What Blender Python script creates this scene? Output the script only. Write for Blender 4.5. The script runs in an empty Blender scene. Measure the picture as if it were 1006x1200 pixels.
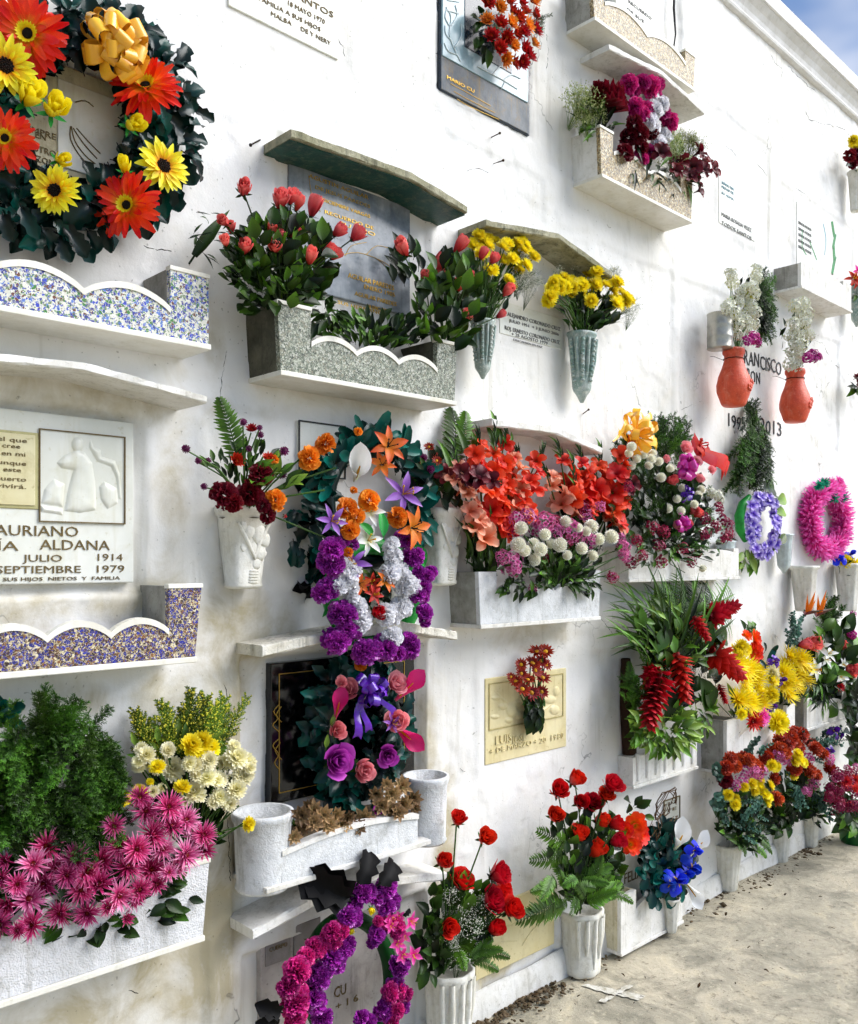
import bpy, math, random
import numpy as np
from mathutils import Vector, Matrix, Quaternion
random.seed(7); np.random.seed(7)
S = bpy.context.scene
COL = S.collection
# ------------------------------------------------------------------ camera
VX, VY, CX, FPX, D, EYE = 1582.0, 658.0, 503.0, 1037.0, 2.12, 1.6
ANG = math.atan2(VX - CX, FPX)
cd = bpy.data.cameras.new('camera'); cam = bpy.data.objects.new('camera', cd); COL.objects.link(cam)
cam.location = (0, -D, EYE); cam.rotation_euler = (math.pi/2, 0, ANG - math.pi/2)
cd.sensor_fit = 'VERTICAL'; cd.sensor_height = 36; cd.lens = 36*FPX/1200; cd.shift_y = (VY-600)/1200
cd.clip_start = .05; cd.clip_end = 2000
S.camera = cam
# ------------------------------------------------------------------ light
SUN = Vector((1.15, -1.0, 1.35)).normalized()
SUN_STRENGTH, SKY_STRENGTH, EXPOSURE = 3.2, .09, .84
w = bpy.data.worlds.new('World'); S.world = w; w.use_nodes = True
nt = w.node_tree; nt.nodes.clear()
def _n(t, **k):
    n = nt.nodes.new(t)
    for a, b in k.items(): setattr(n, a, b)
    return n
sky = _n('ShaderNodeTexSky', sky_type='NISHITA', sun_disc=False, sun_elevation=math.asin(SUN.z), sun_rotation=math.atan2(SUN.x, SUN.y), air_density=.8, dust_density=.1, ozone_density=3.0)
tc = _n('ShaderNodeTexCoord'); mp = _n('ShaderNodeMapping'); mp.inputs['Scale'].default_value = (1, 1, 2.2); mp.inputs['Location'].default_value = (.35, .1, .0)
ns = _n('ShaderNodeTexNoise'); ns.inputs['Scale'].default_value = 2.3; ns.inputs['Detail'].default_value = 4; ns.inputs['Roughness'].default_value = .55
cr = _n('ShaderNodeValToRGB'); cr.color_ramp.elements[0].position = .45; cr.color_ramp.elements[1].position = .72
mx = _n('ShaderNodeMix', data_type='RGBA'); mx.inputs['B'].default_value = (8.0, 7.9, 8.0, 1)
bg = _n('ShaderNodeBackground'); bg.inputs['Strength'].default_value = SKY_STRENGTH
wo = _n('ShaderNodeOutputWorld')
L = nt.links.new
L(tc.outputs['Generated'], mp.inputs['Vector']); L(mp.outputs['Vector'], ns.inputs['Vector']); L(ns.outputs['Fac'], cr.inputs['Fac'])
L(cr.outputs['Color'], mx.inputs['Factor']); hs = _n('ShaderNodeHueSaturation'); hs.inputs['Saturation'].default_value = 1.15; L(sky.outputs['Color'], hs.inputs['Color']); L(hs.outputs['Color'], mx.inputs['A']); L(mx.outputs['Result'], bg.inputs['Color']); L(bg.outputs['Background'], wo.inputs['Surface'])
sl = bpy.data.lights.new('sun', 'SUN'); sl.energy = SUN_STRENGTH; sl.angle = math.radians(48); sl.color = (1, .98, .95)
so = bpy.data.objects.new('sun', sl); COL.objects.link(so); so.rotation_euler = SUN.to_track_quat('Z', 'Y').to_euler(); so.location = (3, -3, 6)
S.view_settings.view_transform = 'Standard'; S.view_settings.look = 'None'; S.view_settings.gamma = 1; S.view_settings.exposure = EXPOSURE
S.cycles.use_adaptive_sampling = True; S.cycles.adaptive_threshold = .04; S.cycles.adaptive_min_samples = 12; S.cycles.max_bounces = 5; S.cycles.diffuse_bounces = 3; S.cycles.glossy_bounces = 2; S.cycles.transmission_bounces = 3; S.cycles.transparent_max_bounces = 4; S.cycles.caustics_reflective = False; S.cycles.caustics_refractive = False
S.render.resolution_x = 858; S.render.resolution_y = 1024
# ------------------------------------------------------------------ placing helpers
FW = Vector((math.cos(ANG), math.sin(ANG), 0)); RT = Vector((math.sin(ANG), -math.cos(ANG), 0))
CAM = Vector((0, -D, EYE))
def W(px, py, off=0.):
    """point at distance off in front of the wall, seen at photo position px,py"""
    d = FW + RT*((px-CX)/FPX) + Vector((0, 0, (VY-py)/FPX))
    return CAM + d*((D-off)/d.y)
def G(px, py, z=0.):
    d = FW + RT*((px-CX)/FPX) + Vector((0, 0, (VY-py)/FPX))
    return CAM + d*((z-EYE)/d.z)
def M(px, off=0.):
    """metres for one photo pixel there"""
    d = FW + RT*((px-CX)/FPX)
    return (D-off)/d.y/FPX
def U(px, off=0.): return W(px, VY, off).x
def rnd(a, b): return random.uniform(a, b)
def rv(s=1.): return Vector((rnd(-s, s), rnd(-s, s), rnd(-s, s)))
# ------------------------------------------------------------------ materials
def lin(h):
    if not isinstance(h, str): return tuple(h)[:3]
    r = [int(h[i:i+2], 16)/255 for i in (0, 2, 4)]
    return tuple(c/12.92 if c <= .04045 else ((c+.055)/1.055)**2.4 for c in r)
class NT:
    def __init__(s, name):
        s.m = bpy.data.materials.new(name); s.m.use_nodes = True; s.t = s.m.node_tree; s.t.nodes.clear()
        s.out = s.n('ShaderNodeOutputMaterial'); s.p = s.n('ShaderNodeBsdfPrincipled'); s.l(s.p.outputs[0], s.out.inputs[0])
    def n(s, t, **k):
        n = s.t.nodes.new(t)
        for a, b in k.items():
            if a.startswith('i_'): n.inputs[a[2:].replace('_', ' ')].default_value = b
            else: setattr(n, a, b)
        return n
    def l(s, a, b): s.t.links.new(a, b)
    def coord(s, which='Object'): return s.n('ShaderNodeTexCoord').outputs[which]
    def noise(s, vec, scale, detail=4, rough=.6, out='Fac', dist=0.):
        n = s.n('ShaderNodeTexNoise', i_Scale=scale, i_Detail=detail, i_Roughness=rough, i_Distortion=dist); s.l(vec, n.inputs['Vector']); return n.outputs[out]
    def ramp(s, fac, stops, interp='LINEAR'):
        r = s.n('ShaderNodeValToRGB'); cr = r.color_ramp; cr.interpolation = interp
        while len(cr.elements) < len(stops): cr.elements.new(.5)
        for e, (p, c) in zip(cr.elements, stops):
            e.position = p; e.color = (*lin(c), 1) if not isinstance(c, (int, float)) else (c, c, c, 1)
        s.l(fac, r.inputs['Fac']); return r.outputs['Color']
    def mix(s, fac, a, b, mode='MIX'):
        m = s.n('ShaderNodeMix', data_type='RGBA', blend_type=mode)
        for v, k in ((fac, 'Factor'), (a, 'A'), (b, 'B')):
            if hasattr(v, 'is_linked') or isinstance(v, bpy.types.NodeSocket): s.l(v, m.inputs[k])
            elif k == 'Factor': m.inputs[k].default_value = v
            else: m.inputs[k].default_value = (*lin(v), 1)
        return m.outputs['Result']
    def bump(s, h, strength, dist, normal=None):
        b = s.n('ShaderNodeBump', i_Strength=strength, i_Distance=dist); s.l(h, b.inputs['Height'])
        if normal: s.l(normal, b.inputs['Normal'])
        s.l(b.outputs[0], s.p.inputs['Normal']); return b.outputs[0]
    def color(s, c):
        if isinstance(c, bpy.types.NodeSocket): s.l(c, s.p.inputs['Base Color'])
        else: s.p.inputs['Base Color'].default_value = (*lin(c), 1)
    def rough(s, v):
        if isinstance(v, bpy.types.NodeSocket): s.l(v, s.p.inputs['Roughness'])
        else: s.p.inputs['Roughness'].default_value = v
def petal_mat(name, stops, rough=.5, trans=.25, var=.16, spec=.3, streak=.25):
    """petal pigment running from base (t=0) to tip (t=1), small differences from bloom to bloom"""
    n = NT(name)
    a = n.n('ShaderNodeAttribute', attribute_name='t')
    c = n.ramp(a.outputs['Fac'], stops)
    nz = n.noise(n.coord(), 55, 1)
    c = n.mix(streak, c, n.ramp(nz, [(.3, (.35, .35, .35)), (.62, (1, 1, 1))]), 'MULTIPLY')
    oi = n.n('ShaderNodeObjectInfo'); h = n.n('ShaderNodeHueSaturation')
    mr = n.n('ShaderNodeMapRange', i_To_Min=max(.3, 1-var*1.6), i_To_Max=1+var); n.l(oi.outputs['Random'], mr.inputs['Value']); n.l(mr.outputs[0], h.inputs['Value'])
    m2 = n.n('ShaderNodeMath', operation='MULTIPLY_ADD'); n.l(oi.outputs['Random'], m2.inputs[0]); m2.inputs[1].default_value = .012; m2.inputs[2].default_value = .494
    n.l(m2.outputs[0], h.inputs['Hue']); n.l(c, h.inputs['Color'])
    n.color(h.outputs[0]); n.rough(rough); n.p.inputs['Specular IOR Level'].default_value = spec
    if trans > 0:
        tr = n.n('ShaderNodeBsdfTranslucent'); n.l(h.outputs[0], tr.inputs['Color'])
        ms = n.n('ShaderNodeMixShader'); ms.inputs[0].default_value = trans
        n.l(n.p.outputs[0], ms.inputs[1]); n.l(tr.outputs[0], ms.inputs[2]); n.l(ms.outputs[0], n.out.inputs[0])
    return n.m
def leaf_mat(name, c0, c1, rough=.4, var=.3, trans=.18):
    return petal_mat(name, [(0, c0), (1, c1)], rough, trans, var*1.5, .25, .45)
def stone_mat(name, c, c2=None, rough=.8, scale=9, grain=160, bump=.35, stain=.5, dirt='6b6248', dirt_amt=.35):
    """painted concrete / stone with mottling, grain and patchy grime"""
    n = NT(name); v = n.coord()
    c2 = c2 or tuple(x*.8 for x in lin(c))
    base = n.mix(n.ramp(n.noise(v, scale, 4, .65), [(.35, 0.), (.65, 1.)]), c, c2)
    g = n.ramp(n.noise(v, scale*2.3, 5, .72, dist=.4), [(.52, 0.), (.74, dirt_amt)])
    base = n.mix(g, base, dirt)
    sp = n.ramp(n.noise(v, grain*.9, 2, .5), [(.66, 0.), (.74, dirt_amt*.9)])
    base = n.mix(sp, base, dirt)
    mpv = n.n('ShaderNodeMapping'); mpv.inputs['Scale'].default_value = (14, 14, 1.2); n.l(v, mpv.inputs['Vector'])
    base = n.mix(n.ramp(n.noise(mpv.outputs[0], 2.5, 3, .7), [(.54, 0.), (.78, dirt_amt*1.1)]), base, dirt)
    n.color(base); n.rough(rough)
    b = n.bump(n.noise(v, scale*3, 3, .7), bump, .006)
    n.bump(n.noise(v, grain, 1, .6), bump, .0015, b)
    return n.m
def terrazzo(name, ground, chips, scale=105, gap=.3):
    n = NT(name); v = n.coord()
    nn = n.n('ShaderNodeTexNoise', i_Scale=scale*.8, i_Detail=2); n.l(v, nn.inputs['Vector'])
    ad = n.n('ShaderNodeVectorMath', operation='MULTIPLY_ADD'); n.l(nn.outputs['Color'], ad.inputs[0]); ad.inputs[1].default_value = (.012,)*3; n.l(v, ad.inputs[2])
    vo = n.n('ShaderNodeTexVoronoi', i_Scale=scale); n.l(ad.outputs[0], vo.inputs['Vector'])
    ve = n.n('ShaderNodeTexVoronoi', feature='DISTANCE_TO_EDGE', i_Scale=scale); n.l(ad.outputs[0], ve.inputs['Vector'])
    sx = n.n('ShaderNodeSeparateColor'); n.l(vo.outputs['Color'], sx.inputs[0])
    k = len(chips); c = n.ramp(sx.outputs[0], [(i/k, x) for i, x in enumerate(chips)], 'CONSTANT')
    e = n.ramp(ve.outputs['Distance'], [(.02, 0.), (.08, 1.)])
    keep = n.ramp(sx.outputs[1], [(gap-.01, 0.), (gap, 1.)], 'CONSTANT')
    f = n.mix(1., e, keep, 'MULTIPLY')
    base = n.mix(f, ground, c)
    fine = n.n('ShaderNodeTexVoronoi', i_Scale=scale*2.2); n.l(v, fine.inputs['Vector'])
    s2 = n.n('ShaderNodeSeparateColor'); n.l(fine.outputs['Color'], s2.inputs[0])
    c2 = n.ramp(s2.outputs[1], [(i/k, x) for i, x in enumerate(chips)], 'CONSTANT')
    base = n.mix(n.ramp(s2.outputs[0], [(.62, 0.), (.64, .8)], 'CONSTANT'), base, c2)
    base = n.mix(n.ramp(n.noise(v, 14, 6, .7), [(.55, 0.), (.78, .35)]), base, '6a6450')
    n.color(base); n.rough(.5); n.bump(n.noise(v, 220, 2), .25, .001)
    return n.m
# ------------------------------------------------------------------ mesh builder
def unit(v): return v.normalized() if v.length > 1e-9 else Vector((0, 0, 1))
class MB:
    def __init__(s): s.v = []; s.f = []; s.m = []; s.t = []
    def add(s, vs, fs, mat=0, t=0.):
        o = len(s.v); s.v += [tuple(x) for x in vs]
        s.t += list(t) if isinstance(t, (list, tuple)) else [t]*len(vs)
        for f in fs: s.f.append(tuple(i+o for i in f)); s.m.append(mat)
    def grid(s, rows, mat=0, ts=None, close=False):
        nr, nc = len(rows), len(rows[0]); fs = []
        for i in range(nr-1):
            for j in range(nc - (0 if close else 1)):
                k = (j+1) % nc; fs.append((i*nc+j, i*nc+k, (i+1)*nc+k, (i+1)*nc+j))
        t = [(i/(nr-1) if ts is None else ts[i]) for i in range(nr) for _ in range(nc)]
        s.add([p for r in rows for p in r], fs, mat, t)
    def petal(s, o, d, n, Ln, Wd, prof=(.3, .8, 1, .7, .08), bend=0., cup=0., ruf=0., mat=0, cols=1, t0=0., t1=1., bend0=0.):
        o = Vector(o); d = unit(Vector(d)); n = unit(Vector(n) - d*d.dot(Vector(n))); sd = d.cross(n)
        R = len(prof)-1; rows = []; p = o.copy(); cs = [j/cols for j in range(-cols, cols+1)]
        for i, w in enumerate(prof):
            a = bend0 + bend*i/R
            dd = d*math.cos(a) + n*math.sin(a); nn = n*math.cos(a) - d*math.sin(a)
            if i: p = p + dd*(Ln/R)
            hw = w*Wd*.5
            rows.append([p + sd*(c*hw) + nn*(cup*hw*c*c + (random.gauss(0, ruf)*hw*abs(c) if ruf else 0)) for c in cs])
        s.grid(rows, mat, [t0+(t1-t0)*i/R for i in range(R+1)])
    def tube(s, pts, r, n=5, mat=0, t=0.):
        pts = [Vector(p) for p in pts]; rows = []
        for i, p in enumerate(pts):
            d = unit(pts[min(i+1, len(pts)-1)] - pts[max(i-1, 0)])
            a = unit(d.cross(Vector((.13, .97, .21)))); b = d.cross(a)
            rr = r[i] if isinstance(r, (list, tuple)) else r
            rows.append([p + (a*math.cos(q) + b*math.sin(q))*rr for q in [2*math.pi*j/n for j in range(n)]])
        s.grid(rows, mat, [t]*len(rows), True)
    def box(s, x0, x1, y0, y1, z0, z1, mat=0, bev=.0):
        s.hexa([(x0, y0, z0), (x1, y0, z0), (x1, y1, z0), (x0, y1, z0), (x0, y0, z1), (x1, y0, z1), (x1, y1, z1), (x0, y1, z1)], mat)
    def hexa(s, c, mat=0):
        s.add(c, [(0, 3, 2, 1), (4, 5, 6, 7), (0, 1, 5, 4), (1, 2, 6, 5), (2, 3, 7, 6), (3, 0, 4, 7)], mat)
    def prism(s, poly, y0, y1, mat=0):
        """outline in (x,z), counter-clockwise seen from -y, from y0 (front) to y1 (back)"""
        k = len(poly)
        s.add([(x, y0, z) for x, z in poly] + [(x, y1, z) for x, z in poly],
              [tuple(range(k)), tuple(range(2*k-1, k-1, -1))] + [(i, i+k, (i+1) % k + k, (i+1) % k) for i in range(k)], mat)
    def blob(s, p, r, mat=0, t=0., sq=(1, 1, 1)):
        p = Vector(p); vs = [p + Vector((a*sq[0], b*sq[1], c*sq[2]))*r for a, b, c in ((1, 0, 0), (-1, 0, 0), (0, 1, 0), (0, -1, 0), (0, 0, 1), (0, 0, -1))]
        s.add(vs, [(0, 2, 4), (2, 1, 4), (1, 3, 4), (3, 0, 4), (2, 0, 5), (1, 2, 5), (3, 1, 5), (0, 3, 5)], mat, t)
    def ball(s, p, r, mat=0, t=0., n=8, m=6, sq=(1, 1, 1), jit=0.):
        p = Vector(p); rows = []
        for i in range(m+1):
            a = math.pi*i/m
            rows.append([p + Vector((math.sin(a)*math.cos(2*math.pi*j/n)*sq[0], math.sin(a)*math.sin(2*math.pi*j/n)*sq[1], -math.cos(a)*sq[2]))*r*(1+rnd(-jit, jit)) for j in range(n)])
        s.grid(rows, mat, [t]*(m+1), True)
    def mesh(s, name, mats, smooth=True, merge=False):
        me = bpy.data.meshes.new(name); me.from_pydata(s.v, [], s.f)
        for m in (mats if isinstance(mats, (list, tuple)) else [mats]): me.materials.append(m)
        if any(s.m): me.polygons.foreach_set('material_index', s.m)
        if any(s.t):
            a = me.attributes.new('t', 'FLOAT', 'POINT'); a.data.foreach_set('value', s.t)
        if smooth: me.polygons.foreach_set('use_smooth', [True]*len(s.f))
        me.update(); return me
# ------------------------------------------------------------------ objects
def ob(name, me, parent=None, loc=None, rot=None, scale=1.):
    o = bpy.data.objects.new(name, me); COL.objects.link(o)
    if loc is not None:
        l = Vector(loc)
        o.location = l - parent.location if parent is not None and parent.get('root') else l
    elif parent is not None and parent.get('root'):
        o.location = -parent.location
    if rot is not None:
        o.rotation_mode = 'QUATERNION'; o.rotation_quaternion = rot
    if scale != 1.: o.scale = (scale,)*3 if isinstance(scale, (int, float)) else scale
    if parent is not None: o.parent = parent
    return o
def thing(name, label, cat, loc, group=None):
    o = bpy.data.objects.new(name, None); COL.objects.link(o); o.location = loc; o['root'] = 1; o.empty_display_size = .02
    o['label'] = label; o['category'] = cat
    if group: o['group'] = group
    return o
def stuff(o): o['kind'] = 'stuff'; return o
def struct(o): o['kind'] = 'structure'; return o
def bevel(o, wd, seg=2):
    m = o.modifiers.new('bevel', 'BEVEL'); m.width = wd; m.segments = seg; m.limit_method = 'ANGLE'; m.angle_limit = math.radians(40)
    for p in o.data.polygons: p.use_smooth = False
    return o
def zrot(axis, spin=None):
    q = unit(Vector(axis)).to_track_quat('Z', 'Y')
    return q @ Quaternion((0, 0, 1), rnd(0, 6.283) if spin is None else spin)
def lrot(d, n):
    """leaf frame: length along d, upper side towards n"""
    d = unit(Vector(d)); n = Vector(n); n = n - d*d.dot(n)
    n = unit(n) if n.length > 1e-4 else unit(d.orthogonal())
    x = d.cross(n)
    return Matrix((x, -n, d)).transposed().to_quaternion()
OUT = Vector((-.35, -1, .15)).normalized()
# ------------------------------------------------------------------ flower and leaf meshes (unit size: diameter or length 1)
Zv = Vector((0, 0, 1)); LN = Vector((0, -1, 0))
def ringdir(a, el): return Vector((math.cos(a)*math.cos(el), math.sin(a)*math.cos(el), math.sin(el)))
def upn(a, el): return Vector((-math.cos(a)*math.sin(el), -math.sin(a)*math.sin(el), math.cos(el)))
PROF_R = (.35, .8, 1, .9, .35); PROF_P = (.45, .9, 1, .62, .04); PROF_N = (.6, 1, .95, .6, .05); PROF_F = (.3, .62, .95, 1, .6)
def daisy_mesh(name, mats, layers, center=.12, r0=.06, prof=PROF_P, cdome=.5, jit=.1):
    """layers: (count, length, width, elevation, bend)"""
    b = MB()
    for (k, ln, wd, el, bd) in layers:
        a0 = rnd(0, 6)
        for i in range(k):
            a = a0 + 6.2832*i/k + rnd(-jit, jit)*.6; e = el + rnd(-jit, jit)*1.3
            b.petal(ringdir(a, 0)*r0, ringdir(a, e), upn(a, e), ln*rnd(.88, 1.06), wd*rnd(.85, 1.1), prof, bd+rnd(-jit, jit)*2, .3)
    if center: b.ball((0, 0, .02), center, 1 if len(mats) > 1 else 0, 0., 9, 5, (1, 1, cdome), .08)
    return b.mesh(name, mats)
def pom_mesh(name, mat, n=70, ln=.2, wd=.16, flat=1., prof=PROF_R, r=.36, low=-.7, jit=.25):
    """ball of short petals (pompon, marigold, button mum)"""
    b = MB(); b.ball((0, 0, 0), r*.93, 0, .15, 8, 6, (1, 1, flat))
    for i in range(n):
        z = 1-(1-low)*(i+.5)/n; a = i*2.39996; q = math.sqrt(max(0, 1-z*z))
        p = Vector((q*math.cos(a), q*math.sin(a), z*flat)); d = unit(p + Vector((0, 0, .35)) + rv(jit))
        b.petal(p*r*.85, d, unit(p)*-1 + Zv*.3, ln*rnd(.8, 1.1), wd, prof, rnd(-.5, .3), -.2, .06)
    return b.mesh(name, mat)
def ruff_mesh(name, mat, n=34, r=.5, low=-.35, wave=.5, flat=.8, wd=.42):
    """ruffled carnation or crumpled paper ball"""
    b = MB()
    for i in range(n):
        z = 1-(1-low)*(i+.5)/n; a = i*2.39996+rnd(-.3, .3); q = math.sqrt(max(0, 1-z*z))
        d = unit(Vector((q*math.cos(a), q*math.sin(a), z)) + rv(.15)); up = unit(rv(1))
        sd = unit(d.cross(up)); nn = sd.cross(d); rows = []; k = 4; R = r*rnd(.85, 1.08); ph = rnd(0, 6)
        for ii, (s_, w_) in enumerate(((.25, .25), (.62, .75), (.88, 1), (1., 1.02))):
            row = []
            for j in range(-k, k+1):
                c = j/k; am = wave*.12*ii/3
                p = (d*(s_ - .13*c*c*s_) + sd*(c*wd*w_) + nn*(am*math.sin(c*8+ph)+random.gauss(0, .012)*ii))
                row.append(Vector((p.x*R, p.y*R, p.z*R*flat)))
            rows.append(row)
        b.grid(rows, 0, [.1, .45, .8, 1])
    return b.mesh(name, mat)
def rose_mesh(name, mats, n=17, openness=.5, h=.9):
    b = MB()
    for k in range(n):
        f = k/(n-1); th = k*2.39996; rho = .06+.40*f**.8*(.55+.45*openness); span = 2.3-1.0*f; hh = h*(.98-.30*f*openness - .06*rnd(0, 1)); lip = (.02+.20*openness*f**1.5)*rnd(.7, 1.2)
        rows = []
        for i in range(6):
            s_ = i/5; row = []
            for j in range(-2, 3):
                c = j/2; a = th + c*span*.5*(.55+.45*math.sin(min(1, s_*1.4)*1.57))
                top = 1-.2*c*c*s_*s_
                rr = rho*(.30+.70*math.sin(min(1., s_*1.25)*1.57)) + lip*s_**4*(1-.3*c*c) + .012*math.sin(5*c+k)
                rr *= 1 - .22*(1-openness)*s_**3
                row.append(Vector((rr*math.cos(a), rr*math.sin(a), hh*s_*top - .18*f*lip*s_**6 - .45)))
            rows.append(row)
        b.grid(rows, 0)
    for i in range(5):
        a = i*1.2566; b.petal((0, 0, -.44), ringdir(a, -.2), upn(a, -.2), .42, .13, PROF_P, .5, .2, mat=1)
    b.ball((0, 0, -.46), .1, 1, .5, 7, 4)
    return b.mesh(name, mats)
def look(d, v=None):
    v = v or Vector((-.6, -.8, .1)); d = unit(Vector(d)); return lrot(d, v.cross(d))
def lily_mesh(name, mats, wd=.26, el=.65, bend=-.9, ln=.62, ruf=.05, n=6, prof=PROF_P, stamen=True):
    b = MB()
    for i in range(n):
        a = 6.2832*i/n + rnd(-.1, .1); e = el + (.12 if i % 2 else -.05)
        b.petal(ringdir(a, 0)*.03, ringdir(a, e), upn(a, e), ln*rnd(.93, 1.05), wd*(1.1 if i % 2 else .9), prof, bend*rnd(.8, 1.2), .35, ruf, cols=2)
    if stamen:
        for i in range(5):
            a = rnd(0, 6.28); d = ringdir(a, 1.15); b.tube([(0, 0, 0), d*.2, d*.36], .012, 4, 1, .2); b.blob(d*.37, .03, 1, .9, (1.5, 1, 1))
    return b.mesh(name, mats)
def glad_mesh(name, mat):
    b = MB()
    b.tube([(0, 0, -.35), (0, 0, -.1), (0, 0, .02)], [.03, .06, .11], 7, 0, .15)
    for i in range(6):
        a = 1.0472*i + rnd(-.2, .2); e = .95 + (.15 if i % 2 else -.15)
        b.petal(ringdir(a, 0)*.05, ringdir(a, e), upn(a, e), .62*rnd(.88, 1.1), .5*(1 if i % 2 else .8), (.3, .6, .9, 1, .85, .3), -1.25*rnd(.5, 1.3), .3, .2, cols=3)
    return b.mesh(name, mat)
def calla_mesh(name, mats):
    b = MB(); rows = []
    for i in range(8):
        s_ = i/7; row = []
        for j in range(13):
            a = -2.75 + 5.5*j/12; tip = (abs(a)/2.75)
            r = .045+.25*s_**1.7*(1.25-.55*tip); z = s_*(.78+.35*(1-tip)**1.5*s_)
            ov = .05*(1-tip)*s_**4
            row.append(Vector((r*math.cos(a+math.pi)*1.0 - ov*3, r*math.sin(a+math.pi), z-.5)))
        rows.append(row)
    b.grid(rows, 0)
    b.tube([(0, 0, -.3), (-.01, 0, .0), (-.02, 0, .28)], [.03, .035, .015], 6, 1, .3)
    return b.mesh(name, mats)
def ginger_mesh(name, mat):
    b = MB(); b.tube([(0, 0, -.5), (0, 0, .45)], [.05, .02], 6, 0, .1)
    for i in range(60):
        f = i/59; z = -.48+.93*f; a = i*2.39996; rr = .05; e = .15+.75*f
        b.petal(ringdir(a, 0)*rr + Zv*z, ringdir(a, e), upn(a, e), .24-.10*f, .13-.04*f, (.6, 1, .9, .5, .05), .35, .5)
    return b.mesh(name, mat)
def crest_mesh(name, mat):
    b = MB()
    for q in range(3):
        rows = []; ph = rnd(0, 6); tilt = (q-1)*.5
        for i in range(6):
            s_ = i/5; row = []
            for j in range(25):
                c = -1+j/12; wv = .10*s_**1.5*math.sin(c*17+ph)+.06*s_**2*math.sin(c*31+ph*2)
                row.append(Vector((c*(.12+.4*s_), wv + tilt*.35*s_, -.5+.85*s_*(1-.3*c*c)+.02*math.sin(c*23+ph)*s_)))
            rows.append(row)
        b.grid(rows, 0)
    return b.mesh(name, mat)
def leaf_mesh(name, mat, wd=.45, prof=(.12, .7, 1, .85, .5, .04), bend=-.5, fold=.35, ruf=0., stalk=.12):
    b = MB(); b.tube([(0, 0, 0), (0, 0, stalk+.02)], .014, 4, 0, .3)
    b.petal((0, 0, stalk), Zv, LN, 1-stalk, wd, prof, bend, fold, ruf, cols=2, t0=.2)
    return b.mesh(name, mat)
def plastic_leaf_mesh(name, mat, wd=.5):
    """lobed artificial leaf"""
    b = MB(); b.tube([(0, 0, 0), (0, 0, .15)], .02, 4, 0, 0.)
    b.petal((0, 0, .1), Zv, LN, .9, wd, (.2, .75, .6, 1, .7, .9, .5, .1), -1.0, .55, .1, cols=2)
    return b.mesh(name, mat)
def frond_mesh(name, mat, n=16, wd=.34, pw=.05, droop=-.8, prof=PROF_P, lift=.3):
    """fern or palm frond: rachis with leaflets both sides"""
    b = MB(); pts = []; p = Vector((0, 0, 0)); N = 12
    for i in range(N+1):
        a = droop*(i/N)**1.5; pts.append(p.copy()); p = p + (Zv*math.cos(a) + LN*math.sin(a))/N
    b.tube(pts, [.012*(1-.8*i/N) for i in range(N+1)], 4, 0, .3)
    for i in range(n):
        f = (i+.6)/n; x = f*N; k = min(int(x), N-1); q = pts[k].lerp(pts[k+1], x-k); d = unit(pts[k+1]-pts[k])
        ll = wd*(.35+.65*math.sin(min(1, (f*.85+.18))*math.pi)**.7)
        for sg in (-1, 1):
            dd = unit(Vector((sg, 0, 0))*.95 + d*(.35+.35*f) + rv(.08)); nn = Vector((0, -1, 0)) + d*.2
            b.petal(q, dd, nn, ll*rnd(.85, 1.1), pw, prof, -lift*rnd(.5, 1.5), .2, t0=.2)
    return b.mesh(name, mat)
def sprig_mesh(name, mat, twigs=22, ln=.3, needles=9, nl=.07, nw=.014, droop=-.5, spread=1., tipmat=None, blobs=0):
    """feathery conifer / asparagus / goldenrod spray"""
    b = MB(); N = 8; pts = []; p = Vector((0, 0, 0))
    for i in range(N+1):
        a = droop*(i/N)**1.6; pts.append(p.copy()); p = p + (Zv*math.cos(a) + LN*math.sin(a))/N
    b.tube(pts, [.014*(1-.8*i/N) for i in range(N+1)], 4, 0, .2)
    for i in range(twigs):
        f = .1+.9*(i+.5)/twigs; x = f*N; k = min(int(x), N-1); q = pts[k].lerp(pts[k+1], x-k); d = unit(pts[k+1]-pts[k])
        a = i*2.4 + rnd(-.3, .3); sdir = Vector((math.cos(a), math.sin(a)*.6, 0))*spread
        dd = unit(d*.75 + sdir*.8); tl = ln*(1.1-.65*f)*rnd(.75, 1.15); e = q + dd*tl
        b.tube([q, q.lerp(e, .5)+d*.01, e], [.005, .004, .002], 3, 0, .4)
        for j in range(needles):
            g = (j+.5)/needles; c = q.lerp(e, g)
            for sg in (-1, 1):
                nd = unit(dd*.8 + unit(dd.cross(LN + rv(.5)))*sg*.8 + rv(.35))
                b.petal(c, nd, LN + rv(.6), nl*rnd(.6, 1.15)*(1.15-.5*g), nw, (.7, 1, .3), rnd(-.4, .4), 0, t0=.3*g, t1=.4+.6*g)
            if blobs and random.random() < blobs: b.blob(c + rv(.012), rnd(.011, .02), 1, rnd(.3, 1))
    return b.mesh(name, [mat, tipmat] if tipmat else mat)
def cloud_mesh(name, mats, n=90, twigs=26, r=.017, petals=False):
    """baby's breath: branching thin stems with tiny blossoms"""
    b = MB()
    for i in range(twigs):
        e = unit(Vector((rnd(-1, 1), rnd(-.8, .8), rnd(.1, 1.3))))*rnd(.3, .55); e.z = e.z
        b.tube([(0, 0, -.5), e*.4 + Vector((0, 0, -.2)), e], [.004, .003, .002], 3, 1, .4)
        for j in range(n//twigs):
            c = e*rnd(.7, 1.0) + rv(.1); b.tube([e*.72, c], .0018, 3, 1, .6); b.blob(c, r*rnd(.6, 1.25), 0, rnd(.4, 1))
    return b.mesh(name, mats)
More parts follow.
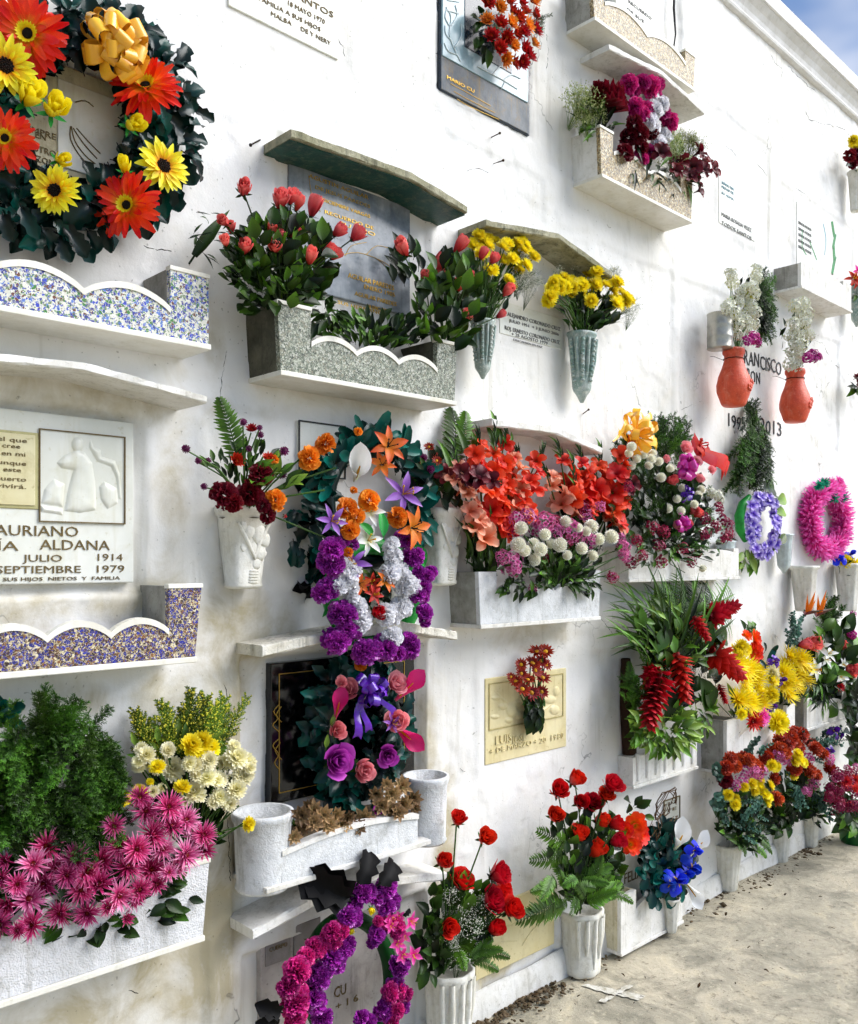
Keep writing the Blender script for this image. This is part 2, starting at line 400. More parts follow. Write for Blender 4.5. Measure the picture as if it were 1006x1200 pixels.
def spray_mesh(name, mats, n=26, size=.13, pet=5, rad=.42):
    """cluster of small five-petalled blossoms"""
    b = MB()
    for i in range(n):
        z = 1-1.25*(i+.5)/n; a = i*2.39996; q = math.sqrt(max(0, 1-z*z))
        p = Vector((q*math.cos(a), q*math.sin(a), z))*rad*rnd(.75, 1.1); d = unit(p + rv(.2)); s1 = unit(d.orthogonal()); s2 = d.cross(s1)
        b.tube([(0, 0, -.35), p], [.006, .005], 3, 1, .3)
        for k in range(pet):
            t_ = 6.2832*k/pet; dr = s1*math.cos(t_) + s2*math.sin(t_); b.petal(p, unit(dr + d*.35), d, size*rnd(.8, 1.15), size*.75, (.4, 1, .85, .2), -.4, .3)
        b.blob(p + d*.01, size*.16, 1, 1.)
    return b.mesh(name, mats)
def euc_mesh(name, mat, n=11):
    b = MB(); pts = [Vector((.04*math.sin(i*1.1), -.02*i*i/8*.6, i/8)) for i in range(9)]
    b.tube(pts, [.012*(1-.7*i/8) for i in range(9)], 4, 0, .2)
    for i in range(n):
        f = .12+.86*i/(n-1); x = f*8; k = min(int(x), 7); q = pts[k].lerp(pts[k+1], x-k); a = i*1.57+rnd(-.4, .4)
        for sg in (0, math.pi):
            d = unit(Vector((math.cos(a+sg), math.sin(a+sg)*.8-.25, .35))); b.petal(q, d, unit(Vector((0, -.8, .6)) + rv(.3)), .15*(1.15-.5*f), .15*(1.15-.5*f), (.35, .95, 1, .85, .25), rnd(-.3, .3), .15)
    return b.mesh(name, mat)
def rosette_mesh(name, mat):
    b = MB()
    for lay, (k, ln, el) in enumerate(((9, .5, .15), (8, .42, .5), (6, .3, .85), (4, .2, 1.2))):
        for i in range(k):
            a = 6.2832*(i+.5*lay)/k + rnd(-.1, .1); e = el+rnd(-.12, .12); b.petal((0, 0, .02*lay), ringdir(a, e), upn(a, e), ln*rnd(.85, 1.1), ln*.46, (.6, .95, 1, .75, .08), .25, .7)
    return b.mesh(name, mat)
def loop_mesh(name, mat, wd=.42):
    """one loop of ribbon, length 1"""
    b = MB(); rows = []
    for i in range(15):
        a = math.pi*2*i/14; x = .5-.5*math.cos(a); z = .26*math.sin(a)*math.sin(min(1, x*1.2)*1.57)
        w_ = wd*(.25+.75*math.sin(x*1.57))*.5; rows.append([Vector((-w_, -z, x)), Vector((-w_*.3, -z*1.04, x)), Vector((w_*.3, -z*1.04, x)), Vector((w_, -z, x))])
    b.grid(rows, 0); return b.mesh(name, mat)
def tail_mesh(name, mat, wd=.2, wav=.1):
    b = MB(); rows = []
    for i in range(14):
        s_ = i/13; y = wav*math.sin(s_*7)*s_; rows.append([Vector((-wd/2*(.4+.6*s_)+.05*math.sin(s_*5), y, s_)), Vector((.05*math.sin(s_*5), y-.012, s_-(.1 if i == 13 else 0))), Vector((wd/2*(.4+.6*s_)+.05*math.sin(s_*5), y, s_))])
    b.grid(rows, 0); return b.mesh(name, mat)
def bird_mesh(name, mats):
    b = MB(); b.petal((0, 0, -.1), (1, 0, .25), (0, 0, 1), .75, .16, (.9, 1, .7, .4, .02), .1, 1.4, mat=1)
    for a, l_ in ((1.9, .6), (1.55, .72), (1.2, .66), (.95, .55)):
        b.petal((.05, 0, -.05), (math.cos(a), rnd(-.2, .2), math.sin(a)), (0, -1, 0), l_, .14, (.5, 1, .8, .4, .02), rnd(-.2, .2), .5)
    return b.mesh(name, mats)
def iris_mesh(name, mats):
    b = MB()
    for i in range(3):
        a = 2.094*i; b.petal((0, 0, 0), ringdir(a, .5), upn(a, .5), .62, .5, (.25, .7, 1, .9, .3), -1.7, -.3, .12, cols=2)
        a += 1.047; b.petal((0, 0, 0), ringdir(a, 1.15), upn(a, 1.15), .5, .4, (.25, .75, 1, .8, .3), .7, .4, .1, cols=2)
        b.petal((0, 0, .03), ringdir(a-1.047, .6), upn(a-1.047, .6), .22, .07, (1, 1, .8, .3), -.7, .2, mat=1)
    return b.mesh(name, mats)
# ------------------------------------------------------------------ pigments
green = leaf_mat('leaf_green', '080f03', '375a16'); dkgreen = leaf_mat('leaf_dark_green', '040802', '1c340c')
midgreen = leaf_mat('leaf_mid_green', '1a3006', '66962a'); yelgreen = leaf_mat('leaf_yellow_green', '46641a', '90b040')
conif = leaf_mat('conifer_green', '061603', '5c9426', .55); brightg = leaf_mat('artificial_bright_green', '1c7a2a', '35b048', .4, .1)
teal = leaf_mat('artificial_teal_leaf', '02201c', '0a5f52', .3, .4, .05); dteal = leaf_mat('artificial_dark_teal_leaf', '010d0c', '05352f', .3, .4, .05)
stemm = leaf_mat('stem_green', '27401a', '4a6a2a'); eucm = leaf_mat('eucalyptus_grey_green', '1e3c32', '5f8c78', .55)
brown = leaf_mat('twig_brown', '3a2616', '6a4a2c', .8); blackp = petal_mat('black_plastic', [(0, '040404'), (1, '0a080a')], .6, 0, .1, .12, .1)
succ = leaf_mat('succulent_bronze', '74743f', 'c09670', .45, .25)
def P(n, *s, **k): return petal_mat(n, [(i/max(1, len(s)-1), c) for i, c in enumerate(s)], **k)
m_orange = P('gerbera_orange', 'ffd01a', 'ff9a22', 'ff4818', 'f23414', 'e82c14', rough=.4, var=.06); m_yel = P('sunflower_yellow', 'ff8a10', 'ffd210', 'fff01c', 'fff84a', var=.06)
m_ydeep = P('mum_yellow', 'f4c400', 'ffe400', 'fff038', var=.1); m_ybow = P('ribbon_gold', 'ffb020', 'ffcc44', rough=.25, var=.12, trans=.1, spec=.6, streak=.1)
m_seed = P('seed_dark', '120a06', '2a160a', rough=.9, trans=0); m_coral = P('rose_coral', 'c0202a', 'ec4e52', 'ff8480', var=.12)
m_red = P('rose_red', '6a0408', 'c00c14', 'e01a1c', var=.14); m_scar = P('gladiolus_scarlet', 'b81608', 'ee3418', 'f85a3a', var=.1, trans=.35)
m_peach = P('gladiolus_peach', 'd05a30', 'ee9070', 'f4b89a', trans=.35); m_maroon = P('bloom_maroon', '22020a', '5a0618', '7a1024', var=.2)
m_purp = P('paper_purple', '4a0648', '92188e', 'bc3cbc', rough=.28, var=.2, trans=.12, spec=.6); m_white = P('paper_white', 'd8d6e0', 'f0eff4', 'fcfcff', var=.04, streak=.05, trans=.35)
m_mag = P('paper_magenta', '6a0840', 'c01878', 'e83a98', rough=.3, var=.2, trans=.15, spec=.6); m_hot = P('hot_pink', 'e01c90', 'ff4cb8', 'ff8cd8', var=.1, streak=.1, trans=.4)
m_pinkm = P('mum_magenta_pink', '7a0630', 'b01c58', 'd8488c', 'f09cc4', var=.28); m_cream = P('mum_cream_white', 'e4d878', 'f4ecb0', 'fcf6d8', var=.06, streak=.08)
m_orl = P('carnation_orange', 'c84800', 'f07810', 'ffa030', var=.12); m_lil = P('orange_lily', 'e8902a', 'f07a30', 'e8562a', var=.1)
m_lilac = P('lily_lilac', '6a2a90', 'a868d0', 'c898e8', var=.1); m_lav = P('orchid_lavender', '3a18a8', '6a48c8', 'b8a4ec', 'd8ccf8', var=.14); m_violet = P('orchid_violet_throat', '2a0a80', '4818b0')
m_pink = P('rose_pink', 'e86a80', 'f890a0', 'ffb4b8', var=.12); m_fuch = P('calla_fuchsia', 'f06090', 'e83080', 'c81868', var=.15)
m_whitec = P('calla_white', 'd8e0b0', 'f4f4f0', 'fafafa', var=.03, streak=.1); m_yelc = P('spadix_yellow', 'e0a010', 'f0c020')
m_blue = P('iris_blue', '0a14a0', '1a3ae0', '2a5af0', var=.16); m_straw = P('strawflower_red', '7a1408', 'b81c14', 'd83024', var=.2); m_strawo = P('strawflower_orange', 'd04a08', 'f08020', 'ffa838')
m_rust = P('mum_rust', '7a1a08', 'b83a18', 'd0502a', var=.16); m_ging = P('ginger_red', '6a0410', 'b80a1c', 'e02838', var=.12)
m_wht = P('tiny_white', 'd8dcc0', 'f4f4ea', var=.05, trans=.1); m_gold = P('goldenrod', 'b0b020', 'd8d038', 'ece45a', var=.1)
m_pinks = P('spray_pink', 'a82060', 'e060a8', 'f4a8d0', var=.18); m_wine = P('spray_wine', '5a0828', 'a01848', 'c03068', var=.2)
m_ribr = P('ribbon_red', 'b00c10', 'd81814', rough=.5, spec=.25, trans=.1, streak=.1); m_ribp = P('ribbon_purple', '3a0a80', '6a28c0', rough=.22, spec=.6, trans=.1, streak=.1)
m_ribm = P('ribbon_magenta', 'c01890', 'e840b8', rough=.25, spec=.6, trans=.15, streak=.1); m_birdo = P('strelitzia_orange', 'e06a08', 'ff8a18'); m_beak = P('strelitzia_beak', '7a2038', '3a5a3a')
m_globe = P('globe_purple', '4a0838', '8a1868', var=.2); m_oryel = P('artificial_orange_yellow', 'ffd020', 'ff8a18', 'ff4a18', 'f03818', var=.08)
# ------------------------------------------------------------------ mesh variants, three of each kind
def V3(f, *a, **k): return [f(*a, **k) for _ in range(3)]
K = {}
gerb_petal = [(lambda b: (b.petal((0, 0, 0), Zv, LN, 1, .25, (.55, .8, 1, 1, .85, .35), bd, .35, .04, cols=1), b.mesh('gerbera_petal', m_orange))[1])(MB()) for bd in (-.5, -.2, .15)]
sun_petal = [(lambda b: (b.petal((0, 0, 0), Zv, LN, 1, .34, (.55, .9, 1, .95, .7, .15), bd, .35, .03, cols=1), b.mesh('sunflower_petal', m_yel))[1])(MB()) for bd in (-.4, -.1, .2)]
K['rose_coral'] = [rose_mesh('coral_rose', [m_coral, green], 15, o, 1.0) for o in (.25, .45, .6)]
K['rose_red'] = [rose_mesh('red_rose', [m_red, green], 17, o, .85) for o in (.5, .75, .9)]
K['rose_pink'] = [rose_mesh('pink_rose', [m_pink, green], 15, o, .85) for o in (.5, .7, .9)]
K['rose_mag'] = [rose_mesh('magenta_rose', [P('rose_magenta', '7a0a70', 'b828b0', 'd858d0'), green], 15, .9, .8)]
K['mum_yellow'] = V3(daisy_mesh, 'yellow_mum', [m_ydeep], [(22, .5, .15, -.05, .25), (22, .49, .15, .25, .4), (18, .44, .14, .55, .6), (14, .36, .13, .85, .8), (9, .26, .12, 1.15, .9)], 0, prof=PROF_R)
K['mum_cream'] = V3(daisy_mesh, 'cream_mum', [m_cream, m_gold], [(20, .5, .17, .0, .2), (19, .47, .16, .3, .35), (16, .4, .15, .6, .5), (12, .3, .13, .95, .6)], .05, prof=PROF_R)
K['mum_pink'] = V3(daisy_mesh, 'pink_spider_mum', [m_pinkm, m_rust], [(22, .52, .055, .05, .15), (22, .5, .055, .4, .1), (18, .42, .05, .75, .1), (10, .26, .05, 1.1, .1)], .07, prof=PROF_N, jit=.2)
m_pinkl = P('mum_pale_pink', 'a01848', 'd04888', 'ec88b8', 'f8c4dc', var=.2); m_pinkd = P('mum_wine_pink', '5a0424', '94124a', 'bc3074', 'e080b0', var=.25)
K['mum_pink'] += [daisy_mesh('pink_spider_mum', [m_pinkl, m_rust], [(18, .5, .07, -.1, .1), (20, .48, .06, .3, .2), (14, .38, .06, .7, .3), (8, .24, .05, 1.1, .2)], .08, prof=PROF_N, jit=.28), daisy_mesh('pink_spider_mum', [m_pinkd, m_rust], [(16, .5, .07, .5, .3), (16, .46, .06, .8, .3), (10, .36, .06, 1.1, .3)], .06, prof=PROF_N, jit=.25), daisy_mesh('pink_spider_mum', [m_pinkd, m_rust], [(24, .52, .05, -.25, -.2), (20, .48, .05, .2, .1), (18, .4, .05, .6, .2), (10, .26, .05, 1., .2)], .06, prof=PROF_N, jit=.3)]
K['mum_spider_yellow'] = V3(daisy_mesh, 'yellow_spider_mum', [m_ydeep], [(20, .52, .06, .0, .25), (20, .5, .06, .4, .3), (16, .44, .06, .8, .3), (10, .3, .06, 1.15, .3)], 0, prof=PROF_N)
K['mum_rust'] = V3(pom_mesh, 'rust_mum', m_rust, 80, .2, .15, .8)
K['pompon'] = V3(pom_mesh, 'white_pompon', P('pompon_white', 'dcd8b8', 'f2f0de', 'fdfcf4', var=.05, streak=.06), 95, .15, .13, .9, PROF_R, .4, -.9, .12)
K['paper_purple'] = V3(ruff_mesh, 'purple_paper_flower', m_purp, 56, .5, -.45, .9, .85, .3)
K['paper_white'] = V3(ruff_mesh, 'white_paper_flower', m_white, 60, .5, -.45, .9, .85, .3)
K['paper_magenta'] = V3(ruff_mesh, 'magenta_paper_flower', m_mag, 56, .5, -.45, .9, .85, .3)
K['carnation_maroon'] = V3(ruff_mesh, 'maroon_carnation', m_maroon, 36, .5, -.25, .6)
K['carnation_orange'] = V3(ruff_mesh, 'orange_carnation', m_orl, 34)
K['lily_orange'] = V3(lily_mesh, 'orange_lily', [m_lil, m_seed])
K['lily_lilac'] = V3(lily_mesh, 'lilac_lily', [m_lilac, m_yelc], .2, .45, -.5)
K['lily_white'] = V3(lily_mesh, 'white_lily', [m_whitec, m_yelc], .24)
K['lily_red'] = V3(lily_mesh, 'dark_red_lily', [m_straw, m_yelc])
K['glad_red'] = V3(glad_mesh, 'scarlet_gladiolus_floret', m_scar)
K['glad_peach'] = V3(glad_mesh, 'peach_gladiolus_floret', m_peach)
K['glad_maroon'] = V3(glad_mesh, 'maroon_gladiolus_floret', m_maroon)
K['calla_white'] = [calla_mesh('white_calla', [m_whitec, m_yelc])]
K['calla_pink'] = [calla_mesh('pink_calla', [m_fuch, m_yelc])]
K['calla_yellow'] = [calla_mesh('yellow_calla', [m_ydeep, m_yelc])]
K['ginger'] = V3(ginger_mesh, 'red_ginger', m_ging)
K['crest'] = V3(crest_mesh, 'maroon_cockscomb', m_maroon)
K['straw_red'] = V3(daisy_mesh, 'red_strawflower', [m_straw, m_orl], [(14, .46, .18, .25, .5), (12, .4, .16, .6, .5), (9, .3, .13, .9, .5)], .15)
K['straw_orange'] = V3(daisy_mesh, 'orange_strawflower', [m_strawo, m_yelc], [(14, .46, .18, .25, .5), (12, .4, .16, .6, .5), (9, .3, .13, .9, .5)], .13)
K['straw_maroon'] = V3(daisy_mesh, 'maroon_daisy', [P('daisy_dark_red', '3a0606', '8a1410', 'b42a18'), m_yelc], [(14, .5, .16, .1, .2), (11, .42, .14, .35, .2)], .14)
K['globe'] = V3(pom_mesh, 'purple_globe', m_globe, 40, .18, .14)
K['spray_pink'] = V3(spray_mesh, 'pink_blossom_spray', [m_pinks, stemm])
K['spray_wine'] = V3(spray_mesh, 'wine_blossom_spray', [m_wine, stemm])
K['spray_purple'] = V3(spray_mesh, 'purple_blossom_spray', [P('spray_purple', '4a0a70', '9a28b8', 'b850d0'), stemm], 22, .17)
K['spray_white'] = V3(spray_mesh, 'white_blossom_spray', [m_wht, m_gold], 30, .13)
K['spray_fuchsia'] = V3(spray_mesh, 'fuchsia_blossom_spray', [P('spray_fuchsia', '8a0860', 'c81890', 'e048b0'), stemm], 30, .15)
K['star_pink'] = V3(lily_mesh, 'pink_star_flower', [m_hot, m_yelc], .28, .3, -.1, .55, .05, 5)
K['orchid'] = V3(lily_mesh, 'lavender_orchid', [m_lav, m_violet], .42, .2, -.2, .5, .1, 5, PROF_F, False)
K['orange_big'] = V3(daisy_mesh, 'orange_artificial_flower', [m_oryel, m_yelc], [(9, .5, .34, .15, .2), (8, .42, .3, .5, .2), (6, .3, .26, .9, .3)], .08, prof=PROF_F)
K['iris_blue'] = V3(iris_mesh, 'blue_iris', [m_blue, m_yelc])
K['iris_purple'] = V3(iris_mesh, 'purple_iris', [m_ribp, m_yelc])
K['bird'] = [bird_mesh('bird_of_paradise', [m_birdo, m_beak])]
K['tulip_yellow'] = [rose_mesh('yellow_bud', [m_ydeep, brightg], 8, .3, 1.0)]
K['bud'] = [rose_mesh('coral_bud', [m_coral, green], 7, .0, 1.1)]
K['dahlia_pink'] = V3(daisy_mesh, 'hot_pink_dahlia', [m_hot], [(16, .5, .13, .05, .2), (14, .42, .12, .4, .2), (10, .3, .12, .8, .2)], .06)
K['dahlia_red'] = V3(daisy_mesh, 'red_dahlia', [P('dahlia_red', '8a0808', 'd81c1c', 'f04a30')], [(16, .5, .13, .05, .2), (14, .42, .12, .4, .2), (10, .3, .12, .8, .2)], .06)
K['rosette'] = V3(rosette_mesh, 'succulent_rosette', succ)
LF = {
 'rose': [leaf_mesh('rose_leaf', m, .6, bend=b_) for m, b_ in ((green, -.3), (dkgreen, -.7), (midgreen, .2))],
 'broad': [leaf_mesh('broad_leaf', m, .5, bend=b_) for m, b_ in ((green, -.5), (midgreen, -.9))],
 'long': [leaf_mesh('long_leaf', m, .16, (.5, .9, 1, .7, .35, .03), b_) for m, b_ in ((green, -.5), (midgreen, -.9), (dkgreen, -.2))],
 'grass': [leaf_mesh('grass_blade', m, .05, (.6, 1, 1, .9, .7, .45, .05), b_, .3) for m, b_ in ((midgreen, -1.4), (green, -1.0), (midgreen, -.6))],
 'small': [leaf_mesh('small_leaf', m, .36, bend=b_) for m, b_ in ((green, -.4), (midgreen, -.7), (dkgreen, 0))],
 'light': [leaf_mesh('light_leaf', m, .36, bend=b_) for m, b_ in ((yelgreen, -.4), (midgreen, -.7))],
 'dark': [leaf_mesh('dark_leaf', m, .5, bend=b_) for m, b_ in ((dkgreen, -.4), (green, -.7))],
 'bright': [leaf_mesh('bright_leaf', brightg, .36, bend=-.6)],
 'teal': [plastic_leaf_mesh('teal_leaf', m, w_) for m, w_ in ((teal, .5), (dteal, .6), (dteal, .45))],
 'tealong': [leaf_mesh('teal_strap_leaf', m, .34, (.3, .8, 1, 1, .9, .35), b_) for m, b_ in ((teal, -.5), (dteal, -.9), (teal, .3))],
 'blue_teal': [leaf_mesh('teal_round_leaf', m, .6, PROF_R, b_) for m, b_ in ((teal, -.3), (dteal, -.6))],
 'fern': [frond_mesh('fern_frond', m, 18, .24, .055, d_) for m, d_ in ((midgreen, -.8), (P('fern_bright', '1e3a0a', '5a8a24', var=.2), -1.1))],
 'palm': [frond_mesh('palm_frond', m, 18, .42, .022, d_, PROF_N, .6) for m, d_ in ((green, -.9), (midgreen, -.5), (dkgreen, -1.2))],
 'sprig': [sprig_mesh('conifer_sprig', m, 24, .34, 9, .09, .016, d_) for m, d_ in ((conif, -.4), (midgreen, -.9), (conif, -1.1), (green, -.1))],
 'asparagus': [sprig_mesh('asparagus_sprig', m, 26, .28, 9, .07, .010, d_) for m, d_ in ((conif, -.3), (midgreen, -.8))],
 'goldenrod': [sprig_mesh('goldenrod_plume', yelgreen, 26, .3, 10, .05, .014, -.7, .8, m_gold, .55) for _ in range(2)],
 'gyp': [cloud_mesh('baby_breath', [m_wht, stemm], 130, 26, .017) for _ in range(2)],
 'gypgreen': [cloud_mesh('greenish_filler', [P('filler_pale', '9aa850', 'd8dca0'), yelgreen], 190, 34, .02) for _ in range(2)],
 'euc': V3(euc_mesh, 'eucalyptus_sprig', eucm),
 'blackleaf': [plastic_leaf_mesh('black_leaf', blackp, .62)],
}
# ------------------------------------------------------------------ arranging
def crop(x0, y0, k): return lambda x, y: (x0+x*k, y0+y*k, k)
c1 = crop(0, 0, .338); c2 = crop(220, 120, .338); c3 = crop(500, 0, .3579); c4 = crop(500, 230, .2783); c5 = crop(780, 0, .2332); c6 = crop(800, 220, .25)
c7 = crop(0, 400, .35); c8 = crop(210, 440, .328); d1 = crop(490, 460, .2684); d2 = crop(690, 470, .3141); d3 = crop(0, 790, .3418); d4 = crop(260, 720, .2834)
d5 = crop(260, 960, .3777); d6 = crop(540, 720, .2187); d7 = crop(710, 660, .2942); d8 = crop(580, 850, .4235); e1 = crop(900, 650, .292); e2 = crop(900, 150, .292)
e3 = crop(600, 960, .2386); e4 = crop(800, 820, .2048)
PX = crop(0, 0, 1.)
SZ = {'rose_coral': 1.3, 'rose_red': 1.15, 'rose_pink': 1.1, 'straw_red': 1.5, 'straw_orange': 1.5, 'glad_red': 1.05, 'glad_peach': 1.05, 'mum_pink': .95, 'mum_yellow': 1.25, 'mum_spider_yellow': 1.1, 'orchid': 1.1}
def bloom(root, kind, px, py, off, size, axis=None, name=None, spin=None):
    size *= SZ.get(kind, 1.); me = random.choice(K[kind]); p = W(px, py, off); s = size*M(px, off)
    a = unit((axis if axis is not None else OUT) + rv(.35))
    return ob(name or me.name.split('.')[0], me, root, p, zrot(a, spin), s*rnd(.92, 1.08))
def blooms(root, cv, kind, lst, off, size=None, jo=.03, lean=.6, base=None, name=None, stems=None, sr=.0022):
    """lst: (x, y[, size]) in crop pixels; heads turn outwards from base; stems: MB collecting the stalks"""
    for it in lst:
        x, y, k = cv(it[0], it[1]); sz = (it[2] if len(it) > 2 else size)*k
        o = off + rnd(-jo, jo); p = W(x, y, o)
        ax = OUT.copy()
        if base is not None: ax = unit(OUT + unit(p-base)*lean)
        b = bloom(root, kind, x, y, o, sz, ax, name)
        if stems is not None and base is not None:
            q = base + rv(.015); mid = q.lerp(p, .55) + Vector((0, 0, .02)) + rv(.012)
            stems.tube([q, mid, p - ax*sz*M(x, o)*.35], [sr*1.2, sr, sr*.9], 5, 0, rnd(.2, 1))
def dense(lst, n=2, j=16, k=.72, size=None):
    """more, smaller heads round the same places"""
    out = []
    for it in lst:
        s_ = (it[2] if len(it) > 2 else size)*k
        out += [(it[0]+rnd(-j, j), it[1]+rnd(-j, j), s_*rnd(.75, 1.15)) for _ in range(n)]
    return out
def put_stems(root, mb, name='stems', mat=None):
    if mb.f: o = ob(name, mb.mesh(name, mat or stemm), root); return stuff(o)
def leaves(root, kind, n, cv, ex, ey, rx, ry, off0, off1, size, base=None, up=.4, name=None, jitter=.7, ring=0., facing=.8):
    """n leaves through an ellipse (crop pixels), growing away from base (or radially from the ellipse centre)"""
    for i in range(n):
        a = rnd(0, 6.2832); r = math.sqrt(rnd(ring*ring, 1)); x, y, k = cv(ex+rx*r*math.cos(a), ey+ry*r*math.sin(a))
        o = rnd(off0, off1); p = W(x, y, o)
        cx_, cy_, _ = cv(ex, ey); b = base if base is not None else W(cx_, cy_, (off0+off1)*.4)
        d = unit(unit(p-b) + Vector((0, -.25, up)) + rv(jitter)); me = random.choice(LF[kind]); s = size*k*M(x, o)*rnd(.75, 1.25)
        nrm = unit(OUT + Vector((0, 0, .5)) + rv(1-facing))
        ob(name or me.name.split('.')[0], me, root, p - d*s*.4, lrot(d, nrm), s)
def leaf1(root, kind, cv, x0, y0, x1, y1, o0, o1, name=None, nrm=None, var=0):
    """one leaf or frond from a point to its tip"""
    a = cv(x0, y0); b = cv(x1, y1); p = W(a[0], a[1], o0); q = W(b[0], b[1], o1); me = LF[kind][var % len(LF[kind])]
    return ob(name or me.name.split('.')[0], me, root, p, lrot(q-p, nrm or (OUT + rv(.2))), min((q-p).length*1.03, 1.5*math.hypot(a[0]-b[0], a[1]-b[1])*M(a[0], o0)+.02))
def ring_leaves(root, kind, n, cv, ex, ey, rx, ry, off, size, tang=.6, jo=.02, band=.25, a0=0., a1=6.2832):
    for i in range(n):
        a = a0+(a1-a0)*(i+rnd(0, 1))/n; r = 1 + rnd(-band, band); x, y, k = cv(ex+rx*r*math.cos(a), ey+ry*r*math.sin(a))
        o = off + rnd(-jo, jo); p = W(x, y, o)
        rad = Vector((math.cos(a), -.35, -math.sin(a))); tg = Vector((-math.sin(a), 0, -math.cos(a)))*random.choice((-1, 1))
        d = unit(rad + tg*tang + rv(.45)); me = random.choice(LF[kind]); s = size*k*M(x, o)*rnd(.75, 1.2)
        ob(me.name.split('.')[0], me, root, p - d*s*.45, lrot(d, unit(OUT + rv(.5))), s)
def ring_tube(root, cv, ex, ey, rx, ry, off, rpx, mat, name='wreath_ring', n=40, wob=.02):
    b = MB(); rows = []
    for i in range(n):
        a = 6.2832*i/n; x, y, k = cv(ex+rx*math.cos(a), ey+ry*math.sin(a)); p = W(x, y, off); rad = Vector((math.cos(a), 0, -math.sin(a))); r = rpx*k*M(x, off)*rnd(1-wob, 1+wob)
        rows.append([p + (rad*math.cos(q) + Vector((0, 1, 0))*math.sin(q))*r for q in [6.2832*j/8 for j in range(8)]])
    rows.append(rows[0]); b.grid(rows, 0, [.5]*len(rows), True); return ob(name, b.mesh(name, mat), root)
def petal_flower(root, cv, x, y, dia, off, kind, axis=None):
    """large flower whose petals are separate pieces"""
    px, py, k = cv(x, y); s = dia*k*M(px, off); p = W(px, py, off); b = MB()
    if kind == 'gerbera':
        b.ball((0, 0, .01), .07, 0, 0., 10, 6, (1, 1, .5), .1); b2 = MB()
        for i in range(22): a = i*2.4; e = .7; b2.petal(ringdir(a, 0)*.04, ringdir(a, e), upn(a, e), .13, .05, PROF_P, .2, .2)
        head = ob('gerbera', b2.mesh('gerbera_inner_petals', m_yel), root, p, zrot(unit((axis or OUT) + rv(.38))), s*rnd(.9, 1.08))
        ob('flower_centre', b.mesh('gerbera_centre', m_seed), head); lay = ((22, .44, .0), (20, .41, .22), (15, .34, .5), (9, .24, .8)); pm = gerb_petal
    else:
        for i in range(40):
            r = .125*math.sqrt((i+.5)/40); a = i*2.4; b.blob((r*math.cos(a), r*math.sin(a), .045-r*.15), .022, 0, rnd(0, 1))
        b.ball((0, 0, .0), .13, 0, 0., 12, 6, (1, 1, .3)); head = ob('sunflower', b.mesh('sunflower_centre', m_seed), root, p, zrot(unit((axis or OUT) + rv(.32))), s*rnd(.92, 1.08))
        lay = ((20, .40, .02), (18, .36, .25), (12, .22, .5)); pm = sun_petal
    for (n, ln, el) in lay:
        a0 = rnd(0, 6)
        for i in range(n):
            a = a0+6.2832*i/n+rnd(-.12, .12); e = el+random.gauss(0, .13)
            ob('petal', random.choice(pm), head, ringdir(a, 0)*(.06 if kind == 'gerbera' else .1), lrot(ringdir(a, e), upn(a, e)), (ln*rnd(.85, 1.1)*rnd(.8, 1.15), ln*rnd(.85, 1.1), ln*rnd(.86, 1.08)))
    return head
def bow(root, cv, x, y, dia, off, mat, n=22, name='bow', wd=.45, spread=1.):
    px, py, k = cv(x, y); s = dia*k*M(px, off)*.5; me = loop_mesh('ribbon_loop', mat, wd); p = W(px, py, off)
    b = MB(); b.ball((0, 0, 0), .18, 0, .5); knot = ob(name, b.mesh('ribbon_knot', mat), root, p, None, s)
    for i in range(n):
        z = 1-1.15*(i+.5)/n; a = i*2.39996; q = math.sqrt(max(0, 1-z*z)); d = Vector((q*math.cos(a), -z, q*math.sin(a)))
        ob('ribbon_loop', me, knot, (0, 0, 0), lrot(unit(d + rv(.25)), rv(1)), rnd(.8, 1.1)*spread)
    return knot
def stalks(root, cv, pts, base, off, r=.0022, mb=None):
    own = mb is None; mb = mb or MB()
    for (x, y) in pts:
        a = cv(x, y); p = W(a[0], a[1], off + rnd(-.02, .02)); mb.tube([base + rv(.01), base.lerp(p, .5) + rv(.012), p], r, 5, 0, rnd(0, 1))
    if own: put_stems(root, mb)
    return mb
